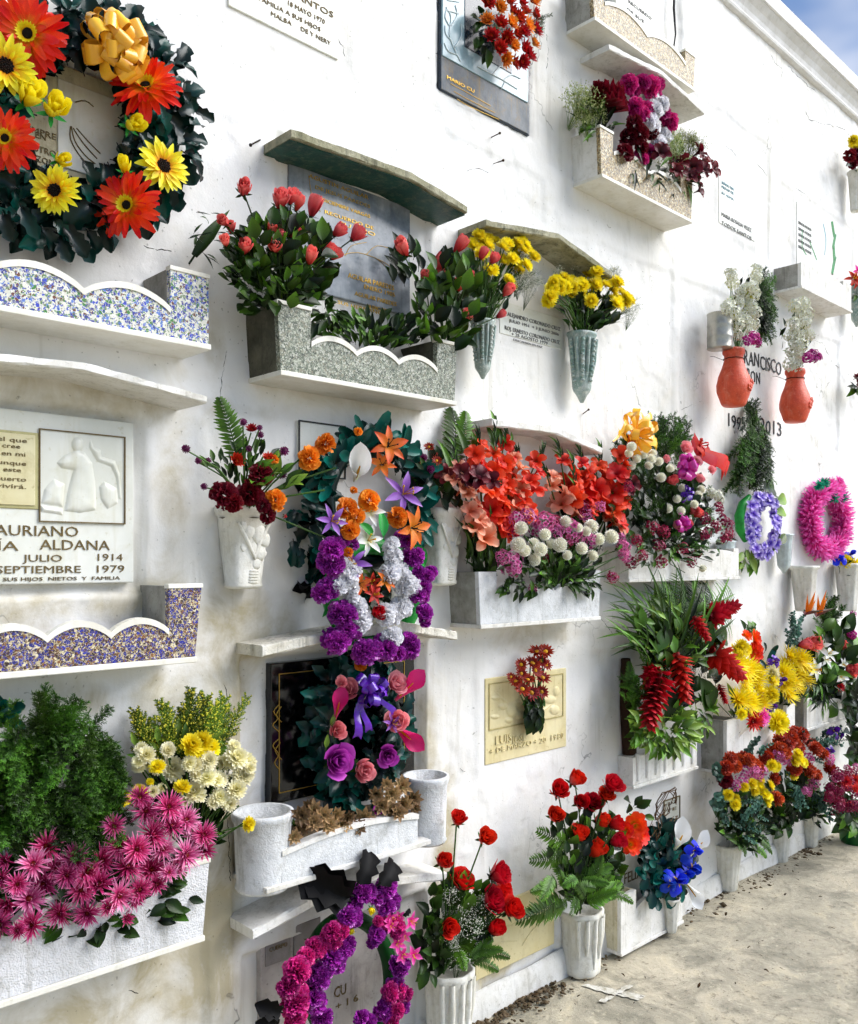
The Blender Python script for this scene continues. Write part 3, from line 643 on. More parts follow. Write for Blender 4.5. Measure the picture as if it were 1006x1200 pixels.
# ------------------------------------------------------------------ surfaces
def wall_material():
    n = NT('white_limewash'); v = n.coord()
    big = n.noise(v, 1.6, 3, .6); mid = n.noise(v, 5.5, 5, .72, dist=.5)
    base = n.mix(n.ramp(big, [(.35, 0.), (.65, 1.)]), 'ecebea', 'e0ddd6')
    base = n.mix(n.ramp(mid, [(.52, 0.), (.76, .35)]), base, 'cfcaba')
    # rain streaks running down
    mpv = n.n('ShaderNodeMapping'); mpv.inputs['Scale'].default_value = (9, 9, .7); n.l(v, mpv.inputs['Vector'])
    st = n.ramp(n.noise(mpv.outputs[0], 2.2, 3, .7), [(.55, 0.), (.8, .55)])
    base = n.mix(n.mix(1., st, n.ramp(big, [(.45, 0.), (.6, 1.)]), 'MULTIPLY'), base, '9a927c')
    # ochre stains in patches
    base = n.mix(n.ramp(n.noise(v, 2.3, 5, .75, dist=.6), [(.6, 0.), (.78, .3)]), base, 'c4b890')
    # grime patches recorded on the wall sheet: old dirt round the lower left niches, rain marks under sills
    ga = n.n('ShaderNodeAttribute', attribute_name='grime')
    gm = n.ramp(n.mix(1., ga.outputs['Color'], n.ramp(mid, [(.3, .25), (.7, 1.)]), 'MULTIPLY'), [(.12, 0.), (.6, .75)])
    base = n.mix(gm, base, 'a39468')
    # dust specks
    base = n.mix(n.ramp(n.noise(v, 120, 0, .5), [(.8, 0.), (.86, .4)]), base, '5a5648')
    # flaked spots
    fl = n.ramp(n.noise(v, 24, 4, .75, dist=1.2), [(.66, 0.), (.69, .7)])
    fl = n.mix(1., fl, n.ramp(mid, [(.5, 0.), (.6, 1.)]), 'MULTIPLY')
    base = n.mix(fl, base, '858070')
    # hairline cracks
    nn = n.n('ShaderNodeTexNoise', i_Scale=6., i_Detail=3., i_Roughness=.7); n.l(v, nn.inputs['Vector'])
    ad = n.n('ShaderNodeVectorMath', operation='MULTIPLY_ADD'); n.l(nn.outputs['Color'], ad.inputs[0]); ad.inputs[1].default_value = (.3,)*3; n.l(v, ad.inputs[2])
    vo = n.n('ShaderNodeTexVoronoi', feature='DISTANCE_TO_EDGE', i_Scale=1.15); n.l(ad.outputs[0], vo.inputs['Vector'])
    ck = n.ramp(vo.outputs['Distance'], [(.001, .8), (.0045, 0.)])
    ck = n.mix(1., ck, n.ramp(big, [(.54, 0.), (.62, 1.)]), 'MULTIPLY')
    base = n.mix(ck, base, '4a463e')
    n.color(base); n.rough(.85); n.p.inputs['Specular IOR Level'].default_value = .25
    n.bump(n.mix(1., n.noise(v, 22, 4, .72), n.mix(.5, fl, ck, 'ADD'), 'SUBTRACT'), .3, .007)
    return n.m
def ground_material():
    n = NT('worn_concrete'); v = n.coord(); big = n.noise(v, 1.6, 4, .65); mid = n.noise(v, 4.5, 5, .72, dist=.8); fine = n.noise(v, 30, 4, .75)
    base = n.mix(n.ramp(big, [(.35, 0.), (.66, 1.)]), 'bab09a', '9c9684')
    base = n.mix(n.ramp(mid, [(.46, 0.), (.62, .8)]), base, '7e7a6a')
    base = n.mix(n.ramp(mid, [(.3, .7), (.45, 0.)]), base, 'c8bc9e')
    base = n.mix(n.ramp(fine, [(.56, 0.), (.72, .75)]), base, '544c3c')
    base = n.mix(n.ramp(fine, [(.3, .5), (.42, 0.)]), base, 'd6cdb2')
    base = n.mix(n.ramp(n.noise(v, 120, 1, .6), [(.66, 0.), (.74, .45)]), base, '4e4636')
    n.color(base); n.rough(n.ramp(big, [(.35, .55), (.65, .9)]))
    n.bump(n.mix(.5, mid, fine), .7, .014)
    return n.m
white_c = stone_mat('white_painted_concrete', 'e4e2de', 'd4d1c8', .75, dirt='6e6648', dirt_amt=.4)
white_m = stone_mat('white_marble_trim', 'e8e6de', 'd6d2c4', .5, 6, 120, .12, dirt='a0956c', dirt_amt=.25)
cream_c = stone_mat('aged_cream_concrete', 'd2cbb2', 'b8ae8c', .8, dirt='6a5f3c', dirt_amt=.5)
moss_c = stone_mat('mossy_concrete', 'a8a48c', '7c7a5e', .9, 14, 140, .6, dirt='2f3020', dirt_amt=.8)
grey_c = stone_mat('grey_cement', 'a6a49c', '85837a', .85, 11, 130, .5, dirt='4a4638', dirt_amt=.5)
greenp = stone_mat('dark_green_paint', '0c4a3c', '0a3a30', .5, 12, 140, .3, dirt='8a8a70', dirt_amt=.4)
ptile = stone_mat('roughcast_pale_grey', 'd8d9da', 'c2c4c4', .85, 10, 260, .7, dirt='5e5a44', dirt_amt=.5)
t_blue = terrazzo('terrazzo_blue_white', 'c8c8bc', ['14228a', '1c36b0', 'd4d2c4', '2a7224', '5e2a14', '4a70bc', 'c8c6b8', '6a7e5a', 'dcdace', '16247c'], 135, .22)
t_brown = terrazzo('terrazzo_brown_blue', 'b4a682', ['101870', '3a1c0c', '54280e', '162288', '1a2898', '28120a', 'd4c8a6', '141c7c', '7a4e1e', '30180c'], 150, .1)
t_green = terrazzo('terrazzo_green_grey', '6e7264', ['44503e', '8a9080', '30382c', 'a8ac9a', '5a6452', '7c7862', 'b4b4a8'], 170, .1)
t_gold = terrazzo('terrazzo_gold', 'a89a78', ['7a5e30', 'b89c64', '44361e', 'd4c8a4', '8e7038', '5a4c2e', '989080'], 150, .1)
soil_m = stone_mat('dry_soil', '6a5840', '43361f', .95, 20, 150, 1., dirt='2e2414', dirt_amt=.6)
marble = stone_mat('white_marble', 'e2e2da', 'd2d2c6', .35, 4, 90, .06, dirt='b0a878', dirt_amt=.3)
cream_m = stone_mat('cream_marble', 'e2d6aa', 'd6c690', .5, 5, 90, .12, dirt='a08a50', dirt_amt=.35)
grey_m = stone_mat('blue_grey_marble', 'a0a6aa', '626c78', .25, 7, 100, .05, dirt='4a5058', dirt_amt=.4)
slate_m = stone_mat('grey_slate', '74787c', '4c545c', .6, 12, 120, .2, dirt='8a7038', dirt_amt=.6)
glass_b = stone_mat('blue_etched_glass', '9ab4bc', '84a2ae', .2, 5, 100, .05, dirt='5c7c8a', dirt_amt=.3)
navy_m = stone_mat('navy_marble', '1c2c3c', '16202c', .25, 5, 90, .05, dirt='2c3c4c', dirt_amt=.3)
def plain(name, c, rough=.5, metal=0.):
    n = NT(name); v = n.coord(); n.color(n.mix(n.ramp(n.noise(v, 30, 5, .65), [(.35, 0.), (.7, 1.)]), c, tuple(x*.7 for x in lin(c)))); n.rough(rough); n.p.inputs['Metallic'].default_value = metal; return n.m
granite = plain('black_granite', '08080a', .12); gold = plain('gold_leaf', 'c8a040', .35, .7); ink = plain('black_paint', '0c0c0c', .6); brownink = plain('brown_engraving', '6a5628', .7)
paleink = plain('worn_grey_lettering', '6a6a6a', .7); reliefm = plain('pale_relief', 'b8a870', .6); tealpl = plain('green_picture_paint', '2f8a4a', .6); bluepl = plain('blue_picture_paint', '6a98a8', .6)
terra = None
def terracotta():
    n = NT('orange_clay'); v = n.coord(); n.color(n.mix(n.ramp(n.noise(v, 18, 6, .65), [(.35, 0.), (.68, 1.)]), 'e0542c', 'c8421e')); n.rough(.5); n.bump(n.noise(v, 40, 4), .3, .003); return n.m
terra = stone_mat('orange_clay', 'e0542c', 'c4401e', .5, 20, 130, .4, dirt='eca888', dirt_amt=.3)
patina = stone_mat('verdigris_cement', 'a6b0ac', '6a8a80', .5, 22, 130, .6, dirt='d8dcd4', dirt_amt=.8)
tin = plain('tin_metal', 'b4b0a4', .35, .6)
whitepl = stone_mat('white_plaster_vase', 'e4e2da', 'd2cfc2', .7, 14, 150, .4, dirt='7a7050', dirt_amt=.35)
glassy = plain('frosted_glass', 'c8d4d4', .12)
bucketg = plain('green_plastic', '0c5a24', .35)
# ------------------------------------------------------------------ wall sheet
def vnoise(X, Y, sc, seed):
    rs = np.random.RandomState(seed); T = rs.rand(256, 256); x = X*sc+37.3; y = Y*sc+11.7; i = np.floor(x).astype(int); j = np.floor(y).astype(int); f = x-i; g = y-j
    f = f*f*(3-2*f); g = g*g*(3-2*g); a = T[i % 256, j % 256]; b = T[(i+1) % 256, j % 256]; c = T[i % 256, (j+1) % 256]; d = T[(i+1) % 256, (j+1) % 256]
    return (a*(1-f)+b*f)*(1-g)+(c*(1-f)+d*f)*g - .5
def sheet(name, xs, ys, H, tofn, mat):
    X, Y = np.meshgrid(xs, ys, indexing='ij'); Z = H(X, Y); co = tofn(X, Y, Z).reshape(-1, 3); nx, ny = len(xs), len(ys)
    I = np.arange(nx*ny).reshape(nx, ny); q = np.stack([I[:-1, :-1], I[1:, :-1], I[1:, 1:], I[:-1, 1:]], -1).reshape(-1, 4)
    me = bpy.data.meshes.new(name); me.vertices.add(len(co)); me.vertices.foreach_set('co', co.ravel().astype(np.float32))
    me.loops.add(q.size); me.loops.foreach_set('vertex_index', q.ravel().astype(np.int32)); me.polygons.add(len(q)); me.polygons.foreach_set('loop_start', np.arange(0, q.size, 4, dtype=np.int32))
    me.polygons.foreach_set('use_smooth', np.ones(len(q), bool)); me.update(calc_edges=True); me.validate(); me.materials.append(mat); return me
RECESS = []   # u0,u1,z0,z1,depth,edge wobble
def rec(x0, y0, x1, y1, depth, e=.012):
    a = W(x0, y0); b = W(x1, y1); RECESS.append((a.x, b.x, min(a.z, b.z), max(a.z, b.z), depth, e))
FLAT = []
def flat(x0, x1, yt, yb, xm):
    FLAT.append((U(x0)-.02, U(x1)+.02, zat(xm, yb)-.03, zat(xm, yt)+.03))
def rect(x0, x1, zt, zb, depth, e=.012):
    RECESS.append((U(x0), U(x1), min(zt, zb), max(zt, zb), depth, e))
def zat(x, y): return W(x, y).z
flat(843, 885, 210, 272, 864); flat(934, 973, 248, 326, 953); flat(586, 659, 362, 400, 622); flat(569, 664, 789, 886, 616); flat(850, 920, 405, 510, 885); flat(268, 397, -70, 42, 340)
rect(-260, 172, zat(100, 478), zat(100, 700), .022)
rect(282, 500, zat(380, 762), zat(380, 1010), .04, .006)
rect(282, 500, zat(380, 1085), .0, .03, .006)
rect(322, 505, zat(400, 185), zat(400, 400), .012)
rect(566, 700, zat(600, 510), zat(600, 690), .02)
rect(565, 668, zat(616, 785), zat(616, 890), .006, .02)
rect(566, 655, zat(600, 1060), .02, .012, .02)
rect(510, 624, zat(568, -90), zat(568, 134), .010, .01)
rect(575, 690, zat(630, 300), zat(630, 415), .010)
rect(712, 800, zat(750, -60), zat(750, 88), .012)
rect(936, 984, zat(960, 392), zat(960, 530), .010, .03)
for (xa, xb, ya, yb) in ((795, 903, 130, 330), (795, 903, 345, 560), (915, 1000, 90, 235), (915, 1000, 240, 385), (640, 700, 20, 210), (520, 640, 180, 240), (700, 790, 300, 480), (690, 725, 760, 900), (520, 560, 770, 930)):
    rect(xa, xb, zat((xa+xb)/2, ya), zat((xa+xb)/2, yb), .005, .012)
rect(-220, 140, zat(60, 60), zat(60, 270), .015)
def wall_h(X, Z):
    h = vnoise(X, Z, 1.7, 1)*.012 + vnoise(X, Z, 5.3, 2)*.0025 + vnoise(X, Z, 15, 3)*.0016 + vnoise(X, Z, 38, 4)*.0008
    wob = vnoise(X, Z, 9, 5) + .6*vnoise(X, Z, 23, 6)
    for (u0, u1, z0, z1, dp, e) in RECESS:
        d = np.minimum(np.minimum(X-u0, u1-X), np.minimum(Z-z0, z1-Z)) + wob*e
        h = h + dp*np.clip(d/.014, 0, 1)
    for (u0, u1, z0, z1) in FLAT:
        d = np.minimum(np.minimum(X-u0, u1-X), np.minimum(Z-z0, z1-Z)); h = h*(1-np.clip((d+.03)/.04, 0, 1))
    # old plaster repairs stand a little proud, flaked patches lie a little lower
    m = vnoise(X, Z, 3.7, 8) + .5*vnoise(X, Z, 11, 9) + .25*vnoise(X, Z, 29, 10)
    fm = 1.
    for (u0, u1, z0, z1) in FLAT: fm = fm*(1-np.clip((np.minimum(np.minimum(X-u0, u1-X), np.minimum(Z-z0, z1-Z))+.03)/.04, 0, 1))
    h = h - fm*.003*np.clip((m-.12)/.02, 0, 1) + fm*.003*np.clip((-.26-m)/.02, 0, 1)
    # pilaster between the lower niches
    px0, px1 = U(238), U(272); d = np.minimum(X-px0, px1-X) + wob*.008
    h = h - .018*np.clip(d/.012, 0, 1)*np.clip((zat(250, 800)-Z)/.05, 0, 1)
    return h
xs = np.concatenate([np.arange(-2.5, .45, .05), np.arange(.45, 6.2, .0115), np.arange(6.2, 11.01, .05)]); zs = np.concatenate([np.arange(-.06, 4.34, .0115)])
wall = thing('niche_wall', 'tall whitewashed plaster wall of burial niches, cracked and stained', 'wall', (3, 0, 0))
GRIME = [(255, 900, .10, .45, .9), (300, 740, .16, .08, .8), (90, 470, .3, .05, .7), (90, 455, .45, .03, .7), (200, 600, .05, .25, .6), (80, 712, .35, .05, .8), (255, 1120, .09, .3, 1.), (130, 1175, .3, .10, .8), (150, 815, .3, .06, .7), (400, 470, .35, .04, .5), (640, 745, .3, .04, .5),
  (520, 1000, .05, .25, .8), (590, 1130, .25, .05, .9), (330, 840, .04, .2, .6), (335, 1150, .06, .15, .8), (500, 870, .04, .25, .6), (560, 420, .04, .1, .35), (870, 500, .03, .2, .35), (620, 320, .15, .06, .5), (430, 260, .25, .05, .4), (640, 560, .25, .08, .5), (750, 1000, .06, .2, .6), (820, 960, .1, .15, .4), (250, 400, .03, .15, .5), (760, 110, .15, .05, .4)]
def plaster():
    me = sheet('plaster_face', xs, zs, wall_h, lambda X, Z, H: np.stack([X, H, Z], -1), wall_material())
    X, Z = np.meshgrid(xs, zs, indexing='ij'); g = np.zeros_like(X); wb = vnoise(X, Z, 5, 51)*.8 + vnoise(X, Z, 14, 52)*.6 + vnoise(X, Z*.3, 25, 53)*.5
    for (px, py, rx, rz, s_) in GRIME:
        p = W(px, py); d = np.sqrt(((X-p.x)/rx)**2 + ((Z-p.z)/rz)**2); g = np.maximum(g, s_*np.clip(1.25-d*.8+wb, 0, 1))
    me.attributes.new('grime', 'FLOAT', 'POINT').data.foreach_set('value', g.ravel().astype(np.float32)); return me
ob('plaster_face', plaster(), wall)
wm = wall_material.__call__() if False else bpy.data.materials['white_limewash']
b = MB(); b.box(-2.5, 11, .09, 3., -.1, 4.33); ob('wall_core', b.mesh('wall_core', wm, False), wall)
# cornice: stepped moulding under a parapet
def sweep(name, prof, x0, x1, mat):
    b = MB(); b.grid([[Vector((x0, y, z)) for y, z in prof], [Vector((x1, y, z)) for y, z in prof]], 0); o = ob(name, b.mesh(name, mat, False), wall); return o
def cz(px, py, off): return W(px, py, off).z
zc = cz(928, 69, .02); corn_m = stone_mat('whitewashed_cornice', 'e8e7e6', 'd8d6d2', .8, 6, 140, .3, dirt='8a8470', dirt_amt=.22)
sweep('cornice_bead', [(.03, zc-.006), (-.008, zc-.004), (-.02, zc+.002), (-.024, zc+.012), (-.02, zc+.024), (-.01, zc+.03), (-.01, zc+.04)], -2.5, 11, corn_m)
sweep('cornice_cove', [(-.01, zc+.036), (-.014, zc+.06), (-.028, zc+.085), (-.05, zc+.105), (-.054, zc+.108), (-.054, zc+.118)], -2.5, 11, corn_m)
sweep('parapet_cap', [(-.054, zc+.114), (-.066, zc+.116), (-.068, zc+.19), (-.06, zc+.198), (1.2, zc+.2), (1.2, zc-.1)], -2.5, 11, corn_m)
# ground
def gnd_h(X, Y):
    near = np.exp(-((X-4)**2+(Y+1)**2)/40)
    h = (vnoise(X, Y, 1.1, 21)*.03 + vnoise(X, Y, 4, 22)*.012 + vnoise(X, Y, 13, 23)*.005)*near
    return h - .004
gx = np.concatenate([[-400, -60, -15, -4], np.arange(-2, 2, .1), np.arange(2, 7.5, .025), np.arange(7.5, 12, .2), [14, 20, 60, 400]]); gy = np.concatenate([[-400, -60, -15, -6], np.arange(-4, -2, .1), np.arange(-2, .11, .025), [1, 4, 30, 400]])
struct(ob('ground', sheet('ground', gx, gy, gnd_h, lambda X, Y, H: np.stack([X, Y, H], -1), ground_material())))
# plinth along the foot of the wall and the strip of loose soil against it
def plinth_h(X, T): return vnoise(X, T*3, 7, 31)*.02 + vnoise(X, T*5, 21, 32)*.008
pxs = np.arange(2.0, 9, .02); prof = [(0.0, .09), (.008, .085), (.014, .07), (.018, .04), (.022, -.03)]
b = MB(); rows = []
for x in pxs:
    q = vnoise(np.array([x]), np.array([0.]), 5, 33)[0]; k = vnoise(np.array([x]), np.array([3.]), 1.3, 34)[0]
    rows.append([Vector((x, -(o*(1+1.2*q)+.012*k), z*(1+.5*k+.25*q))) for o, z in prof])
b.grid(rows); ob('plinth', b.mesh('plinth', white_c), wall)
b = MB()
for i in range(3600):
    x = rnd(2.1, 8); o = abs(random.gauss(0, .04))+.02
    if vnoise(np.array([x]), np.array([1.]), 2.3, 35)[0] < .02 and random.random() < .88: continue
    r = rnd(.003, .011)*(1.6 if random.random() < .05 else 1); b.blob((x, -o, r*.3), r, 0, 0, (rnd(.7, 1.5), rnd(.7, 1.4), rnd(.35, .8)))
rows = []
for x in []:
    k = .004+.03*max(0, vnoise(np.array([x]), np.array([1.]), 2.3, 35)[0]+.25)+.02*rnd(0, 1); hh = .02+.05*max(0, vnoise(np.array([x]), np.array([2.]), 3.1, 36)[0]+.1)+rnd(0, .008)
    rows.append([Vector((x, -.02, hh)), Vector((x, -.02-k*.5+rnd(-.006, .006), hh*.75)), Vector((x, -.02-k+rnd(-.01, .01), hh*.25)), Vector((x, -.04-k*1.4, -.012))])
so_ = stuff(ob('loose_soil', b.mesh('loose_soil', soil_m))); so_['label'] = 'loose brown soil and crumbs gathered along the foot of the wall'; so_['category'] = 'soil'
# ------------------------------------------------------------------ builders
GROOT = {}
def text(root, s, x0, x1, y, hpx, off, mat, ym=None, name='lettering', depth=.0008, rise=0., jit=0.):
    """one line of writing between photo columns x0 and x1, baseline at row y (taken at x0)"""
    cu = bpy.data.curves.new('lettering', 'FONT'); cu.body = s; cu.extrude = depth; cu.resolution_u = 2
    t = bpy.data.objects.new('t', cu); me = bpy.data.meshes.new_from_object(t); bpy.data.objects.remove(t); bpy.data.curves.remove(cu)
    n = len(me.vertices); co = np.empty(n*3, np.float32); me.vertices.foreach_get('co', co); co = co.reshape(-1, 3)
    if n == 0: return
    wd = co[:, 0].max()-co[:, 0].min(); p = W(x0, y, off); u1 = U(x1, off); sx = (u1-p.x)/wd; sy = hpx*M((x0+x1)/2, off)/.69
    X = (co[:, 0]-co[:, 0].min())*sx; ZZ = co[:, 1]*sy + rise*X
    if jit: ZZ += jit*np.sin(X*37+1.3); X += jit*.6*np.sin(co[:, 1]*9+X*21)
    out = np.stack([p.x+X, -off-co[:, 2]*1.0, p.z+ZZ], -1); me.vertices.foreach_set('co', out.ravel().astype(np.float32)); me.materials.clear(); me.materials.append(mat); me.name = name; me.update()
    return ob(name, me, root)
def slab(root, name, x0, x1, yt, yb, off, mat, xm=None, th=.02, bev=.003, ear=0.):
    """upright plate between photo columns x0,x1 and rows yt,yb (rows read at column xm)"""
    xm = xm or (x0+x1)/2; u0, u1 = U(x0, off), U(x1, off); z1, z0 = W(xm, yt, off).z, W(xm, yb, off).z
    b = MB(); b.prism([(u0, z0), (u1, z0), (u1, z1), (u0, z1)], -off, -off+th); return bevel(ob(name, b.mesh(name, mat, False), root), bev)
def frame(root, name, x0, x1, yt, yb, off, wpx, mat, xm=None, th=.003):
    xm = xm or (x0+x1)/2; u0, u1 = U(x0, off), U(x1, off); z1, z0 = W(xm, yt, off).z, W(xm, yb, off).z; w_ = wpx*M(xm, off)
    b = MB()
    b.box(u0, u1, -off-th, -off+.001, z0, z0+w_); b.box(u0, u1, -off-th, -off+.001, z1-w_, z1); b.box(u0, u0+w_, -off-th, -off+.001, z0+w_, z1-w_); b.box(u1-w_, u1, -off-th, -off+.001, z0+w_, z1-w_)
    return ob(name, b.mesh(name, mat, False), root)
def strokes(root, name, lines, off, r, mat, sub=3):
    """engraved or raised line drawing: polylines in photo pixels"""
    b = MB()
    for ln in lines:
        pts = [W(x, y, off) for x, y in ln]; sm = []
        for i in range(len(pts)-1):
            p0, p1, p2, p3 = pts[max(i-1, 0)], pts[i], pts[i+1], pts[min(i+2, len(pts)-1)]
            for k in range(sub):
                t = k/sub; sm.append(.5*((2*p1)+(p2-p0)*t+(2*p0-5*p1+4*p2-p3)*t*t+(3*p1-p0-3*p2+p3)*t*t*t))
        sm.append(pts[-1]); b.tube(sm, r, 5, 0)
    return ob(name, b.mesh(name, mat), root)
def canopy(label, pts, off, thpx, mat, group='canopies over the niches', under=None, name='niche_canopy', back=.045):
    """projecting slab whose front edge runs through photo points"""
    P_ = [W(x, y, off) for x, y in pts]; th = thpx*M(pts[0][0], off); r = thing(name, label, 'canopy', (sum(p.x for p in P_)/len(P_), 0, min(p.z for p in P_)), group)
    # finer, slightly broken edge
    fine = []
    for a, c in zip(P_[:-1], P_[1:]):
        k = max(2, int((c.x-a.x)/.03))
        for i in range(k): q = a.lerp(c, i/k); fine.append((q.x, q.z))
    fine.append((P_[-1].x, P_[-1].z))
    b = MB(); rows = []
    for (x, z) in fine:
        j = lambda s=.0016: rnd(-s, s)
        rows.append([Vector((x, back, z-th)), Vector((x, -off+.004, z-th+j())), Vector((x, -off+j(), z-th*.85+j())), Vector((x, -off+j(), z-th*.1+j())), Vector((x, -off+.006+j(), z+j())), Vector((x, -off*.5, z+j())), Vector((x, back, z))])
    b.grid(rows); k = len(rows[0]); n = len(rows)
    b.add(rows[0], [tuple(range(k))], 0); b.add(rows[-1], [tuple(range(k-1, -1, -1))], 0)
    ob('slab', b.mesh('canopy_slab', mat, False), r)
    if under:
        b = MB(); rows = [[Vector((x, back, z-th-.003)), Vector((x, -off+.012, z-th-.003)), Vector((x, -off+.012, z-th+.001))] for x, z in fine]; b.grid(rows); ob('painted_underside', b.mesh('painted_underside', under, False), r)
    return r
def planter(label, x0, x1, bot, low, end, off, mats, wl=.1, wr=.1, bumps=3, arc=.03, tp=.0, rim=.012, lip=.014, back=.045, name='planter', group='planters on the niche wall', rimon=True, inner=True):
    """trough on the wall: front panel with scalloped top between raised end boxes, base slab, inner walls, soil
    bot/low/end: photo points on the front giving the heights of base, scallops and end boxes"""
    u0, u1 = U(x0, off), U(x1, off); z0 = W(*bot, off).z; zl = W(*low, off).z; ze = W(*end, off).z; fm, rm, im = mats
    r = thing(name, label, 'planter', ((u0+u1)/2, 0, z0), group); y0 = -off
    a, c = u0+wl, u1-wr; N = 12*bumps; top = []
    for i in range(N+1):
        s_ = i/N; ph = (s_*bumps) % 1 if i < N else 1.; top.append((a+(c-a)*s_, zl+arc*math.sin(math.pi*ph)**.8 if 0 < ph < 1 else zl))
    zb = z0+lip; ta = lambda z: tp*(1-(z-z0)/max(.01, ze-z0))
    outline = [(u0+ta(zb), zb), (u1-ta(zb), zb)]
    if wr > 0: outline += [(u1, ze), (c, ze)]
    outline += top[::-1]
    if wl > 0: outline += [(a, ze), (u0, ze)]
    b = MB(); b.prism(outline, y0, y0+.018); bevel(ob('front_panel', b.mesh('front_panel', fm, False), r), .0015)
    if rimon:
        b = MB(); rows = []
        for (x, z) in top: rows.append([Vector((x, y0+.02, z-rim)), Vector((x, y0-.003, z-rim)), Vector((x, y0-.003, z+.003)), Vector((x, y0+.02, z+.003))])
        b.grid(rows, close=True); ob('rim', b.mesh('rim', rm, False), r)
        for (e0, e1) in (((u0, a),) if wl > 0 else ()) + (((c, u1),) if wr > 0 else ()):
            b = MB(); b.box(e0-.002, e1+.002, y0-.003, y0+.02, ze-.007, ze+.004); bevel(ob('end_cap', b.mesh('end_cap', rm, False), r), .0015)
    b = MB(); b.box(u0+tp-.004, u1-tp+.004, y0-.006, back, z0, zb); bevel(ob('base_slab', b.mesh('base_slab', rm, False), r), .002)
    def wallp(xb, xt, th, zt, nm):
        b = MB(); b.hexa([(xb, y0+.018, zb), (xb+th, y0+.018, zb), (xb+th, back, zb), (xb, back, zb), (xt, y0+.018, zt), (xt+th, y0+.018, zt), (xt+th, back, zt), (xt, back, zt)]); bevel(ob(nm, b.mesh(nm, im, False), r), .0015)
    wallp(u0+tp, u0, .014, (ze if wl > 0 else zl)-.001, 'side_wall'); wallp(u1-tp-.014, u1-.014, .014, (ze if wr > 0 else zl)-.001, 'side_wall')
    if inner:
        if wl > 0: wallp(a-.014, a-.014, .014, ze-.001, 'divider')
        if wr > 0: wallp(c, c, .014, ze-.001, 'divider')
    b = MB(); zs_ = zl-.03; N = 14
    b.grid([[Vector((u0+.016+tp+(u1-u0-.032-2*tp)*i/N, y, zs_+rnd(-.006, .006))) for y in (y0+.02, y0*.5, back)] for i in range(N+1)]); ob('soil', b.mesh('soil', soil_m), r)
    return r
def lathe(prof, n=24, flute=0, amp=0., sq=1., mat=0):
    b = MB(); rows = []
    for (rr, z) in prof:
        rows.append([Vector((rr*(1+amp*math.cos(flute*2*math.pi*j/n))*math.cos(2*math.pi*j/n), sq*rr*(1+amp*math.cos(flute*2*math.pi*j/n))*math.sin(2*math.pi*j/n), z)) for j in range(n)])
    b.grid(rows, mat, None, True); return b
def vase(label, px, ytop, ybot, off, rtop, rbot, mat, prof=None, flute=0, amp=0., sq=.85, n=32, name='vase', cat='vase', group=None, extra=None, ground=False, rim=.006):
    """vase standing at photo column px; radii in photo pixels"""
    m = M(px, off); p = G(px, ybot) if ground else W(px, ybot, off)
    if ground: m = (p-CAM).dot(FW)/FPX
    h = (ybot-ytop)*m; rt, rb = rtop*m, rbot*m
    prof = prof or [(0, 0), (rb*.95, 0), (rb, h*.03), (rb*.35+rt*.65, h*.55), (rt, h*.93), (rt*1.05, h*.96), (rt*1.05, h), (rt*.9, h), (rt*.85, h*.8), (rb*.7, h*.7), (0, h*.7)] if prof is None else [(a*rt, c*h) for a, c in prof]
    r = thing(name, label, cat, p, group); ob('body', lathe(prof, n, flute, amp, sq).mesh('vase_body', mat), r, p)
    if extra: extra(r, p, h, rt, rb)
    return r, p + Vector((0, 0, h))
# ------------------------------------------------------------------ canopies
canopy('white concrete canopy with bent right end above the robed-figure plaque', [(-160, 407), (-60, 408), (98, 424), (243, 464)], .15, 11, white_c)
canopy('long canopy with mossy edge and dark green underside above the grey marble plaque', [(342, 150), (420, 178), (482, 201), (548, 241)], .135, 11, moss_c, under=greenp)
canopy('thin mossy concrete canopy above the two yellow mum vases', [(570, 257), (655, 273), (718, 319)], .13, 8, moss_c)
canopy('white canopy behind the tops of the scarlet gladioli', [(577, 490), (652, 500), (706, 524)], .12, 9, white_c)
canopy('moss-flecked white canopy between the purple paper wreath and the black plaque', [(308, 757), (400, 738), (470, 728), (536, 740)], .13, 13, stone_mat('flecked_white_concrete', 'dedad0', 'c6c0ae', .85, 10, 120, .6, dirt='4a4428', dirt_amt=.75))
canopy('lowest white canopy above the purple and magenta wreath, below the roughcast planter', [(297, 1090), (368, 1052), (440, 1030), (524, 1022)], .13, 12, white_c)
canopy('white canopy slab under the upper gold terrazzo planter', [(714, 51), (776, 82), (826, 128)], .135, 7, white_c, back=.06)
# ------------------------------------------------------------------ planters
planter('blue and white speckled terrazzo trough under the gerbera wreath', -230, 245, (124, 388), (100, 340), (222, 318), .135, (t_blue, white_m, grey_c), .1, .105, 3, .036)
planter('brown and blue terrazzo trough under the robed-figure plaque', -190, 237, (114, 786), (100, 744), (215, 686), .14, (t_brown, white_m, grey_c), .1, .09, 4, .03, tp=.02)
planter('white concrete trough filled with pink spider mums, lower left', -190, 246, (118, 1142), (118, 1062), (220, 1014), .15, (stone_mat('pale_roughcast', 'd6d6d8', 'c4c4c4', .85, 10, 240, .9, dirt='6a6448', dirt_amt=.4), white_m, grey_c), .12, .11, 3, .05, tp=.02, rim=.006)
planter('dark green granite-chip trough holding the coral roses', 325, 536, (428, 457), (428, 415), (345, 357), .15, (t_green, white_m, stone_mat('dark_mossy_stone', '5a5848', '3a382a', .85, 14, 150, .5, dirt='1e1c12', dirt_amt=.6)), .11, .09, 3, .028, tp=.012)
planter('gold terrazzo trough high up with a white slab beneath it', 694, 815, (755, 66), (755, 38), (700, -22), .13, (t_gold, white_m, grey_c), .08, .085, 2, .035, tp=.015, back=.06)
